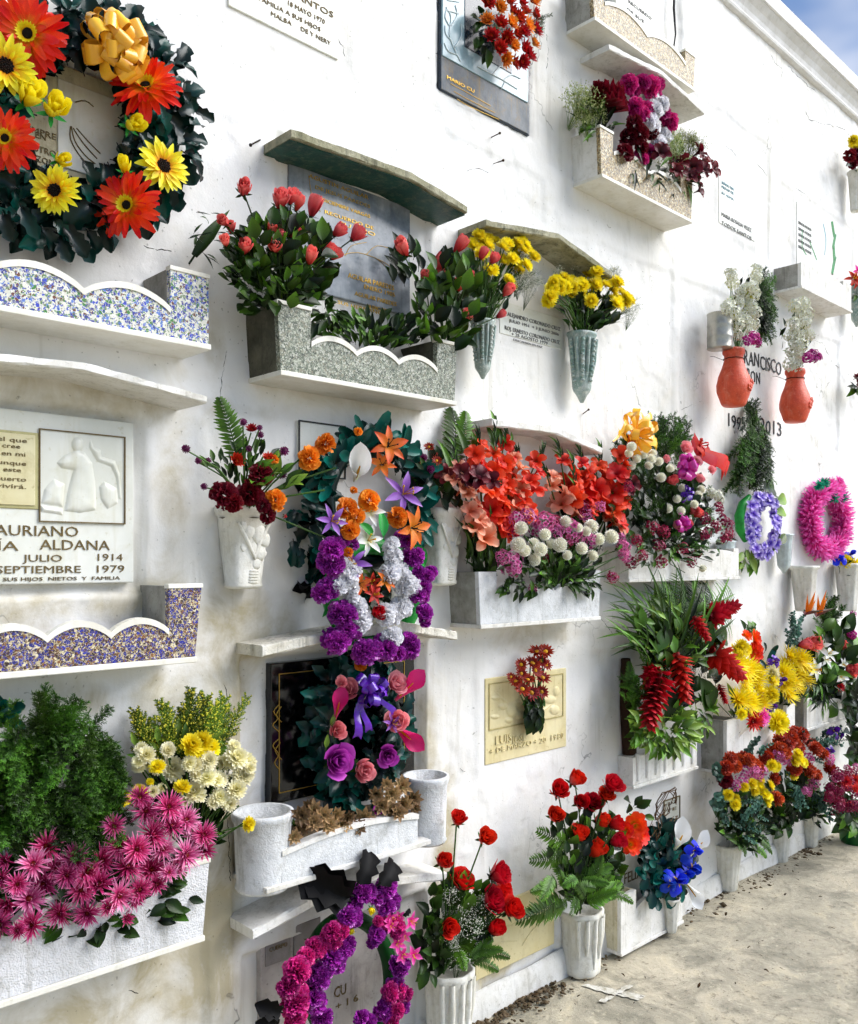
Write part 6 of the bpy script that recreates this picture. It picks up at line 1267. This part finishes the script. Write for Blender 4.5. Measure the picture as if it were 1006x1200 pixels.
# ---- lower left trough
r, p0 = bq('dense bank of pink spider mums spilling over the lower left trough', d3, 330, 830, .1)
LP = [(160, 590, 115), (115, 650, 120), (195, 670, 115), (260, 635, 120), (230, 690, 105), (100, 770, 140), (25, 790, 120), (205, 820, 110), (110, 860, 110), (5, 700, 100), (390, 520, 90), (500, 470, 120), (580, 455, 110), (525, 550, 125), (640, 500, 120), (660, 560, 120), (640, 620, 125), (700, 600, 105), (410, 590, 110), (350, 640, 120), (440, 660, 130), (520, 670, 120), (340, 720, 120), (410, 760, 125), (300, 820, 100), (435, 840, 70), (460, 770, 95), (560, 600, 110), (610, 660, 95), (700, 550, 100), (280, 740, 110), (480, 740, 95), (540, 720, 85), (0, 860, 100), (60, 880, 80), (370, 800, 75), (-60, 740, 120), (-50, 840, 110), (-110, 800, 110), (590, 520, 110), (480, 420, 90), (150, 720, 110), (60, 720, 100), (300, 680, 110), (470, 600, 110), (580, 680, 80), (-130, 880, 100), (20, 640, 80)]
leaves(r, 'dark', 160, d3, 280, 720, 330, 160, .03, .13, 110, p0, .4); blooms(r, d3, 'mum_pink', LP, .2, None, .035, .7, p0, 'spider_mum'); leaves(r, 'dark', 90, d3, 330, 760, 350, 120, .12, .17, 80, p0, .2); leaves(r, 'dark', 16, d3, 200, 880, 250, 30, .14, .17, 70, p0, -.1)
r, p0 = bq('dark feathery conifer mass filling the left of the lower left trough', d3, 200, 640, .08, 'conifer_branch', 'branch')
for i in range(165):
    a = rnd(0, 6.2832); q = math.sqrt(rnd(.05, 1)); q = q/max(abs(math.cos(a)), abs(math.sin(a)))**.75; x, y = 190+205*q*math.cos(a), 365+235*q*math.sin(a); dx = math.cos(a)*.5+rnd(-.4, .4); dy = rnd(.2, 1.1) if y > 220 else rnd(-.8, .3); l_ = rnd(90, 150); n_ = math.hypot(dx, dy)
    leaf1(r, 'sprig', d3, x-dx/n_*l_*.5, y-dy/n_*l_*.5, x+dx/n_*l_*.5, y+dy/n_*l_*.5, .06+.1*rnd(0, 1), .08+.14*rnd(.2, 1), 'conifer_sprig', var=i)
leaves(r, 'dark', 60, d3, 200, 420, 210, 220, .02, .05, 120, p0, .2); leaves(r, 'tealong', 9, d3, 0, 160, 60, 50, .08, .14, 120, None, .1)
r, p0 = bq('goldenrod plumes at the back right of the lower left trough', d3, 640, 400, .06)
for i in range(34): x = 430+rnd(0, 380); top = 60+abs(x-680)*.25+rnd(0, 110); leaf1(r, 'goldenrod', d3, 600+(x-620)*.45+rnd(-20, 20), 330, x+rnd(-20, 40), top, .06, rnd(.05, .12), 'goldenrod_plume', var=i)
leaf1(r, 'goldenrod', d3, 760, 230, 850, 80, .06, .08); leaves(r, 'light', 40, d3, 600, 260, 170, 70, .04, .1, 60, p0, .8)
r, p0 = bq('cream white mums with a few yellow ones beside the pink spider mums', d3, 660, 620, .1)
sm = MB(); blooms(r, d3, 'mum_cream', dense([(490, 265, 68), (585, 265, 68), (580, 330, 95), (530, 310, 68), (480, 305, 56), (655, 300, 84), (690, 350, 74), (680, 410, 88), (735, 430, 70), (790, 245, 84), (830, 290, 98), (835, 345, 84), (775, 295, 88), (800, 380, 88), (720, 300, 70), (760, 350, 70), (775, 450, 70), (540, 400, 66), (855, 315, 56), (650, 430, 60)], 2, 18, 0.8, None), .15, None, .03, .7, p0, 'mum', sm); blooms(r, d3, 'mum_yellow', [(690, 236, 60), (655, 245, 66), (715, 255, 62), (672, 262, 56), (625, 390, 46), (480, 403, 40), (850, 515, 42), (540, 320, 48), (515, 370, 24), (425, 430, 40)], .16, None, .02, .7, p0, 'yellow_mum', sm); stalks(r, d3, [(850, 500), (830, 400), (820, 450), (640, 340), (560, 380)], p0, .15, .0024, sm); put_stems(r, sm); leaves(r, 'dark', 70, d3, 640, 420, 150, 130, .08, .13, 70, p0, .3); leaves(r, 'small', 20, d3, 700, 540, 60, 50, .1, .14, 60, p0, 0)
# ---- black niche wreath
r, c0 = bq('dark teal leaf wreath with pink roses, callas and a purple bow on the black plaque', d4, 560, 470, .03, 'flower_wreath', 'wreath')
ring_tube(r, d4, 570, 480, 140, 230, .04, 40, dteal); ring_leaves(r, 'teal', 120, d4, 565, 470, 165, 240, .06, 115, .7, .04, .3); leaves(r, 'teal', 50, d4, 560, 480, 170, 240, .02, .06, 100, None, 0); leaves(r, 'teal', 14, d4, 510, 740, 70, 50, .06, .1, 100, None, -.4)
blooms(r, d4, 'rose_pink', [(525, 312, 95), (480, 480, 95), (590, 645, 105), (725, 285, 84), (725, 440, 96), (495, 280, 50)], .14, None, .01, .3, c0, 'rose'); blooms(r, d4, 'rose_mag', [(485, 608, 135), (690, 585, 92)], .14, None, .01, .2, c0, 'rose'); blooms(r, d4, 'lily_lilac', [(705, 450, 70)], .15)
for x, y, s_, ax in ((480, 390, 120, (-.2, -.6, .9)), (765, 310, 150, (.3, -.7, .7)), (755, 495, 130, (.1, -.8, -.4))): bloom(r, 'calla_pink', *d4(x, y)[:2], .15, s_*.2834, Vector(ax), 'calla').rotation_quaternion = look(ax)
bow(r, d4, 610, 310, 170, .16, m_ribp, 16, 'purple_bow', .4); tm = tail_mesh('ribbon_tail', m_ribp, .24)
for a in ((575, 350, 555, 515), (580, 350, 605, 490), (640, 320, 715, 415), (600, 330, 690, 330)): p = W(*d4(a[0], a[1])[:2], .16); q = W(*d4(a[2], a[3])[:2], .17); ob('ribbon_tail', tm, r, p, lrot(q-p, OUT), (q-p).length)
blooms(r, d4, 'carnation_orange', [(575, 207, 60)], .12); blooms(r, d4, 'rose_mag', [(650, 810, 40)], .15); leaf1(r, 'light', d4, 430, 560, 440, 500, .13, .14); leaf1(r, 'light', d4, 450, 470, 470, 410, .13, .14)
# ---- succulents
def succs(label, lst):
    r, p0 = bq(label, d4, lst[0][0], lst[0][1]+40, .1, 'succulent_plant', 'succulent', 'succulents in the roughcast trough')
    blooms(r, d4, 'rosette', lst, .16, None, .03, .3, None, 'rosette'); leaves(r, 'small', 8, d4, lst[0][0], lst[0][1]+20, 60, 30, .1, .14, 40, p0, .2)
succs('bronze succulents clustered in the left half of the roughcast trough', [(330, 830, 95), (380, 810, 95), (420, 830, 100), (470, 830, 95), (500, 870, 95), (440, 870, 90), (380, 860, 90), (330, 880, 85), (540, 920, 80), (300, 920, 70), (520, 840, 85), (590, 840, 100), (560, 880, 80), (350, 790, 80)])
succs('bronze succulents clustered in the right half of the roughcast trough', [(660, 790, 90), (700, 740, 100), (745, 710, 95), (700, 810, 95), (750, 780, 100), (790, 760, 90), (730, 820, 80), (640, 740, 85), (680, 700, 70), (800, 800, 60), (620, 860, 70)])
# ---- bottom purple/magenta wreath
r, c0 = bq('purple and magenta paper flower wreath with black leaves, bottom edge', d5, 390, 480, .08, 'flower_wreath', 'wreath')
ring_tube(r, d5, 395, 500, 130, 195, .1, 24, P('dark_green_foam', '063a10', '0c5a1c'))
blooms(r, d5, 'paper_purple', dense([(445, 230, 88), (415, 255, 70), (520, 215, 76), (515, 255, 80), (395, 290, 84), (345, 430, 84), (380, 400, 76), (300, 500, 80), (300, 565, 84), (305, 625, 84), (480, 350, 70), (440, 620, 80), (550, 460, 70), (535, 510, 72), (500, 600, 76), (545, 570, 66), (470, 240, 66), (320, 460, 70), (480, 380, 50), (500, 560, 50)], 3, 14, 0.8, None), .17, None, .015, .35, c0); blooms(r, d5, 'paper_magenta', dense([(355, 345, 90), (300, 400, 94), (235, 465, 100), (220, 560, 106), (225, 615, 90), (265, 430, 70), (335, 370, 70), (545, 340, 70), (520, 545, 66), (545, 600, 70), (530, 625, 70), (500, 330, 60), (215, 520, 80), (560, 530, 60)], 3, 14, 0.8, None), .18, None, .015, .35, c0); blooms(r, d5, 'star_pink', [(585, 315, 56), (520, 310, 56), (545, 385, 60), (595, 420, 54), (560, 420, 54), (525, 330, 50), (565, 360, 50), (550, 300, 40)], .19, None, .01, .3, c0); blooms(r, d5, 'tulip_yellow', [(465, 283, 36), (402, 345, 34)], .19)
for a in ((400, 255, 270, 205), (410, 240, 290, 190), (415, 210, 490, 95), (480, 210, 565, 125), (190, 600, 130, 590), (180, 640, 130, 640), (560, 300, 590, 285)): leaf1(r, 'blackleaf', d5, *a, .2, .22)
# ---- red roses, bottom
def redroses(label, cv, lst, bx, by, off, gy):
    r, p0 = bq(label, cv, bx, by, off); sm = MB(); blooms(r, cv, 'rose_red', lst, off+.08, None, .04, .8, p0, 'rose', sm, .003); put_stems(r, sm); return r, p0
r, p0 = redroses('red roses with baby breath in the plaster vase cut by the bottom edge', d5, [(735, -5, 48), (820, 55, 58), (690, 128, 66), (748, 185, 76), (868, 168, 74), (872, 215, 62), (845, 250, 68), (905, 278, 70), (855, 337, 70), (708, 335, 54)], 690, 460, .1, 0)
leaves(r, 'gyp', 20, d5, 735, 320, 105, 110, .1, .2, 90, p0, .4); leaves(r, 'rose', 110, d5, 740, 300, 110, 130, .08, .17, 58, p0, .3); leaves(r, 'dark', 50, d5, 700, 390, 90, 70, .08, .18, 60, p0, .1); leaves(r, 'fern', 10, d5, 780, 430, 60, 50, .12, .2, 90, p0, -.3); leaves(r, 'dark', 10, d5, 650, 460, 30, 40, .12, .16, 60, p0, -.6)
r, p0 = redroses('tall fan of red roses with fern fronds in the centre plaster vase', d8, [(180, 177, 54), (228, 147, 50), (328, 160, 54), (170, 248, 56), (240, 212, 52), (275, 212, 48), (300, 262, 54), (310, 190, 42), (235, 297, 54), (283, 340, 60), (342, 318, 54), (340, 272, 46)], 230, 510, .12, 0)
blooms(r, d8, 'orange_big', [(385, 275, 76), (398, 300, 70), (375, 330, 60), (360, 290, 50)], .18, None, .015, .3, None, 'artificial_flower'); leaves(r, 'broad', 8, d8, 385, 235, 50, 30, .1, .14, 44, None, .5)
leaves(r, 'rose', 150, d8, 255, 350, 105, 120, .08, .18, 46, p0, .4); leaves(r, 'dark', 50, d8, 250, 430, 90, 60, .08, .18, 46, p0, .2); leaves(r, 'fern', 22, d8, 240, 450, 110, 50, .12, .24, 90, p0, -.1); leaves(r, 'gyp', 6, d8, 320, 400, 40, 50, .1, .16, 60, p0, .3)
for a in ((190, 360, 110, 385), (200, 330, 130, 285), (180, 480, 95, 550), (190, 500, 100, 540), (170, 430, 120, 470), (300, 480, 340, 480), (200, 490, 170, 520)): leaf1(r, 'fern', d8, *a, .14, .2)
# ---- blue iris wreath
r, c0 = bq('small teal wreath with white callas and blue irises leaning at the wall foot', d8, 480, 380, .08, 'flower_wreath', 'wreath')
ring_leaves(r, 'blue_teal', 110, d8, 480, 370, 50, 75, .1, 44, .6, .03, .45); leaves(r, 'blue_teal', 70, d8, 460, 410, 55, 80, .08, .13, 44, None, 0); ring_tube(r, d8, 480, 370, 50, 80, .08, 12, dteal)
for x, y, s_, ax in ((512, 320, 88, (-.35, -.6, .8)), (563, 335, 66, (.05, -.7, .7)), (545, 458, 70, (-.25, -.8, -.5))): bloom(r, 'calla_white', *d8(x, y)[:2], .16, s_*.4235, Vector(ax), 'calla').rotation_quaternion = look(ax)
blooms(r, d8, 'iris_blue', [(505, 430, 88), (545, 395, 76), (555, 345, 56), (530, 410, 60), (485, 440, 60)], .17, None, .01, .3, c0, 'iris')
b = MB()
for j in range(5):
    b.tube([W(580+(462+24*math.cos(t+j*.3)+rnd(-3, 3)+(t*3))*.4235, 850+(218+(34+j*3)*math.sin(t)+rnd(-2, 2))*.4235, .07+.01*j) for t in [6.28*i/16 for i in range(17)]], .002, 4, 0, .3)
for j in range(26): x = 470+rnd(-35, 45); y = 260+rnd(-20, 40); b.tube([W(580+x*.4235, 850+y*.4235, .1), W(580+(x+rnd(-20, 20))*.4235, 850+(y+rnd(10, 40))*.4235, .11)], .0016, 4, 0, .6)
ob('twig_loop', b.mesh('twig_loop', brown), r)
# ---- red daisies on the cream plaque
r, p0 = bq('bunch of dark red daisies hung stems down over the square cream plaque', d6, 395, 600, .02)
sm = MB(); blooms(r, d6, 'straw_maroon', [(410, 200, 110), (455, 200, 100), (385, 262, 110), (325, 270, 70), (460, 270, 70), (325, 318, 80), (270, 335, 60), (360, 350, 90), (295, 358, 80), (440, 340, 90), (330, 400, 100), (380, 420, 90), (435, 415, 80), (400, 300, 90), (430, 250, 90)], .07, None, .02, .9, p0, 'daisy', sm, .003); put_stems(r, sm); leaves(r, 'dark', 60, d6, 395, 510, 45, 110, .03, .06, 80, None, -1.2, facing=.6)
# ---- ginger arrangement
r, p0 = bq('tall arrangement of red ginger cones under arching palm fronds', d7, 250, 720, .12)
for x, y, x2, y2, v in ((270, 280, 200, 160, 0), (290, 270, 320, 60, 1), (300, 270, 390, 90, 2), (310, 270, 460, 60, 0), (330, 280, 560, 110, 1), (330, 260, 520, 150, 2), (320, 300, 560, 200, 1), (310, 300, 300, 110, 0), (300, 330, 400, 470, 0), (290, 250, 250, 110, 1), (300, 300, 420, 130, 1), (350, 330, 520, 400, 2)): leaf1(r, 'palm', d7, x, y, x2, y2, .14, .2, 'palm_frond', var=v)
leaves(r, 'grass', 150, d7, 290, 260, 190, 150, .1, .2, 240, W(*d7(290, 420)[:2], .12), .3, jitter=.4); leaves(r, 'light', 60, d7, 290, 330, 180, 170, .12, .19, 70, W(*d7(290, 420)[:2], .12), .1); leaves(r, 'broad', 46, d7, 290, 280, 170, 130, .08, .18, 110, p0, .3); leaves(r, 'dark', 40, d7, 300, 400, 170, 170, .06, .12, 110, p0, .2)
for x, y, x2, y2, o in ((215, 420, 170, 655, .19), (280, 350, 320, 560, .2), (420, 340, 540, 455, .19), (350, 210, 410, 310, .2), (410, 215, 525, 165, .2), (450, 480, 480, 560, .17), (190, 420, 165, 480, .17)):
    p = W(*d7(x, y)[:2], o-.02); q = W(*d7(x2, y2)[:2], o+.02); ob('ginger_flower', random.choice(K['ginger']), r, p.lerp(q, .5), lrot(q-p, OUT), ((q-p).length*1.25, (q-p).length*1.25, (q-p).length*.95))
for a in ((240, 250, 215, 350), (230, 240, 270, 340), (250, 470, 270, 640), (370, 440, 440, 600), (390, 460, 450, 590), (260, 480, 290, 620), (420, 280, 520, 300)): leaf1(r, 'broad', d7, *a, .17, .2)
leaves(r, 'light', 200, d7, 235, 660, 145, 95, .1, .2, 70, None, 0, facing=.6); leaves(r, 'light', 50, d7, 380, 600, 60, 90, .12, .18, 54, None, 0); leaves(r, 'sprig', 20, d7, 170, 480, 60, 100, .1, .16, 100, p0, .1); leaves(r, 'fern', 10, d7, 110, 500, 40, 100, .1, .14, 100, p0, 0)
b = MB(); q0 = W(*d7(80, 380)[:2], .03); q1 = W(*d7(95, 760)[:2], .03); b.tube([q0, q0.lerp(q1, .5), q1], [.02, .034, .03], 9, 0, .5); ob('bark_backing', b.mesh('bark_backing', brown), r)
# ---- yellow spider mums row
r, p0 = bq('yellow spider mums with orange blooms in the left end of the white scalloped trough', d7, 510, 620, .08)
blooms(r, d7, 'mum_spider_yellow', [(560, 420), (540, 460), (590, 460), (600, 510), (550, 510), (570, 555), (530, 545), (600, 420), (610, 560), (520, 400)], .13, 110, .03, .6, p0, 'spider_mum'); blooms(r, d7, 'orange_big', [(590, 300, 70), (590, 360, 74), (560, 290, 50), (600, 340, 60)], .14, None, .01, .3, p0); blooms(r, d7, 'mum_yellow', [(525, 355, 60), (540, 330, 46), (555, 345, 46)], .13); leaves(r, 'light', 26, d7, 540, 560, 60, 60, .08, .12, 60, p0, .5); leaves(r, 'broad', 10, d7, 575, 270, 30, 30, .08, .12, 50, p0, .6); stalks(r, d7, [(480, 540), (510, 500), (560, 560), (450, 560)], p0, .12)
r, p0 = bq('yellow spider mums with purple irises in the right end of the white scalloped trough', d7, 700, 580, .08)
blooms(r, d7, 'mum_spider_yellow', [(730, 370), (770, 380), (720, 410), (760, 430), (790, 460), (740, 470), (710, 480), (760, 500), (790, 410), (700, 440), (720, 520)], .13, 100, .03, .6, p0, 'spider_mum'); blooms(r, d7, 'iris_purple', [(675, 390, 60), (700, 465, 56), (660, 570, 56)], .16, None, .01); blooms(r, d7, 'mum_cream', [(660, 440, 66)], .15); blooms(r, d7, 'mum_yellow', [(660, 460, 60), (655, 525, 60)], .15); leaves(r, 'tealong', 8, d7, 650, 380, 30, 40, .08, .14, 60, p0, .6); leaves(r, 'small', 24, d7, 740, 540, 60, 40, .08, .12, 50, p0, .3)
r, p0 = bq('red and hot pink artificial dahlias in the middle of the white scalloped trough', d7, 620, 640, .1)
blooms(r, d7, 'dahlia_red', [(590, 630, 90)], .16); blooms(r, d7, 'dahlia_pink', [(625, 612, 80)], .17); blooms(r, d7, 'lily_white', [(665, 610, 70)], .16); blooms(r, d7, 'mum_yellow', [(685, 635, 76), (690, 610, 50), (540, 600, 40)], .17); leaves(r, 'small', 10, d7, 620, 640, 50, 20, .1, .14, 46, p0, .2)
# ---- bird of paradise bouquet
r, p0 = bq('tropical bouquet with orange bird of paradise, white lilies and big green leaves', e1, 200, 620, .1)
for x, y, s_ in ((150, 230, 150), (195, 235, 150)): bloom(r, 'bird', *e1(x, y)[:2], .14, s_*.292, Vector((-.2, -.3, 1)), 'bird_of_paradise').rotation_quaternion = lrot((rnd(-.2, .2), -.1, 1), OUT)
blooms(r, e1, 'lily_white', [(205, 370, 80), (240, 400, 70), (185, 460, 80), (290, 490, 70), (300, 440, 50), (230, 420, 60)], .15, None, .02, .3, p0, 'lily'); blooms(r, e1, 'rose_coral', [(180, 355, 60), (150, 360, 44), (325, 455, 70), (300, 365, 36)], .15); blooms(r, e1, 'orange_big', [(335, 470, 60)], .15); blooms(r, e1, 'spray_fuchsia', [(335, 320, 50), (340, 240, 30), (325, 265, 30)], .14); blooms(r, e1, 'dahlia_red', [(290, 530, 46)], .15)
leaves(r, 'sprig', 18, e1, 240, 250, 35, 60, .07, .12, 80, p0, .7); leaves(r, 'euc', 8, e1, 105, 310, 30, 50, .08, .12, 110, p0, .5); leaves(r, 'broad', 50, e1, 270, 400, 85, 140, .08, .18, 100, p0, .3); leaves(r, 'dark', 90, e1, 240, 480, 90, 120, .06, .14, 80, p0, .1)
for a in ((200, 310, 230, 370), (260, 360, 330, 430), (300, 300, 350, 250), (310, 350, 350, 400), (280, 590, 260, 655), (300, 300, 290, 390), (320, 560, 330, 640)): leaf1(r, 'broad', e1, *a, .16, .19, var=1)
leaves(r, 'long', 40, e1, 220, 560, 60, 60, .12, .18, 80, None, -.6)
# ---- ground bouquets
def ground_bq(label, cv, cx_, cy_, bx, by, rust, yel, pink, euc, off=.12, fol=(0, 0, 1, 1)):
    r, p0 = bq(label, cv, bx, by, off); blooms(r, cv, 'mum_rust', rust, off+.1, 90, .03, .7, p0, 'rust_mum'); blooms(r, cv, 'mum_yellow', yel, off+.12, 54, .03, .7, p0, 'yellow_mum'); blooms(r, cv, 'spray_pink', pink, off+.11, 84, .03, .7, p0, 'pink_spray')
    leaves(r, 'dark', 130, cv, *fol, off-.02, off+.08, 90, p0, .2); leaves(r, 'small', 90, cv, *fol, off, off+.1, 70, p0, 0)
    for a in euc: leaf1(r, 'euc', cv, *a, off+.06, off+.14, 'eucalyptus_sprig', var=random.randint(0, 2))
    return r, p0
r, p0 = ground_bq('ground bouquet of rust, pink and yellow mums over drooping eucalyptus, left of two', e4, 300, 560, 270, 840,
    [(275, 335), (320, 350), (380, 345), (410, 370), (350, 330), (300, 380), (250, 390), (525, 450), (540, 565), (430, 385)], [(400, 480), (440, 500), (470, 540), (410, 520), (490, 560), (300, 570), (260, 545), (500, 490), (350, 500), (440, 460), (480, 590), (300, 600)], [(355, 400), (410, 410), (430, 430), (340, 460), (300, 490), (380, 440), (450, 405)],
    [(230, 420, 100, 340), (230, 430, 90, 390), (240, 440, 130, 460), (250, 540, 100, 580), (240, 560, 80, 650), (230, 580, 110, 640), (300, 600, 420, 570), (340, 640, 440, 620), (300, 700, 460, 730), (320, 720, 440, 760), (330, 700, 400, 600), (280, 700, 330, 740), (400, 640, 480, 700), (230, 620, 240, 730), (360, 330, 410, 210), (240, 360, 190, 330), (350, 780, 420, 830), (390, 660, 430, 560)], .1, (340, 680, 150, 150))
blooms(r, e4, 'carnation_maroon', [(250, 465, 100), (220, 460, 70)], .2); leaves(r, 'fern', 12, e4, 420, 830, 80, 60, .14, .2, 120, p0, -.5); leaves(r, 'small', 50, e4, 400, 800, 90, 90, .12, .2, 60, p0, -.3)
r, p0 = ground_bq('ground bouquet of rust mums with a yellow heart and eucalyptus, right of two', e4, 640, 420, 600, 760,
    [(560, 230), (600, 250), (560, 280), (620, 220), (640, 190), (680, 200), (520, 290), (580, 300), (700, 380), (730, 410), (640, 395), (760, 280), (800, 310), (840, 390), (740, 260), (640, 250), (660, 275), (480, 330), (760, 430)], [(650, 330), (670, 350), (640, 350), (690, 360), (530, 380), (510, 375), (630, 430), (660, 310)], [(590, 320), (560, 340), (720, 340), (840, 340), (750, 480), (710, 520), (600, 350), (550, 325)],
    [(600, 480, 660, 510), (560, 420, 580, 440), (720, 330, 800, 370), (720, 340, 790, 330), (640, 520, 650, 640), (700, 560, 830, 590), (720, 580, 860, 640), (660, 540, 620, 650), (760, 540, 800, 650), (420, 310, 500, 240), (440, 320, 460, 260), (700, 230, 830, 230), (740, 240, 900, 250), (660, 200, 700, 170), (640, 480, 700, 620), (620, 420, 540, 440), (760, 590, 850, 690)], .1, (640, 560, 150, 130))
leaves(r, 'dark', 40, e4, 560, 680, 70, 100, .1, .16, 90, p0, -.2); blooms(r, e4, 'iris_purple', [(870, 180, 90), (900, 200, 70), (850, 290, 60)], .16, None, .02); leaves(r, 'euc', 8, e4, 850, 230, 70, 60, .08, .14, 110, p0, .4)
r, p0 = bq('mass of wine-red blossom sprays standing in the green bucket', e4, 980, 700, .25)
for i in range(60): a = rnd(0, 6.28); q = math.sqrt(rnd(0, 1)); blooms(r, e4, 'spray_wine', [(950+125*q*math.cos(a), 530+130*q*math.sin(a))], .28, 66, .07, .7, p0, 'blossom_spray')
blooms(r, e4, 'dahlia_red', [(935, 470, 70), (985, 460, 70), (990, 510, 70), (960, 600, 50), (1040, 480, 70)], .34, None, .02, .5, p0); blooms(r, e4, 'spray_pink', [(870, 450, 60), (940, 390, 50), (700, 520, 50), (990, 385, 50)], .3); leaves(r, 'dark', 60, e4, 950, 560, 120, 130, .2, .3, 70, p0, .2); leaves(r, 'broad', 14, e4, 960, 700, 70, 50, .26, .34, 100, None, -.6)
r, p0 = bq('drooping eucalyptus tuft in the small white vase left of the green bucket', e4, 740, 690, .08)
leaves(r, 'euc', 12, e4, 780, 610, 90, 50, .1, .18, 120, p0, -.1); leaves(r, 'small', 30, e4, 790, 680, 60, 50, .1, .16, 50, p0, -.2)
r, p0 = bq('dark leaf bush at the far right edge above the green bucket', PX, 1004, 880, .2, 'dark_leaf_clump', 'clump')  # added clump of dark leaves filling an unidentified dark area
leaves(r, 'dark', 90, PX, 1006, 850, 14, 50, .1, .3, 26, p0, .3)
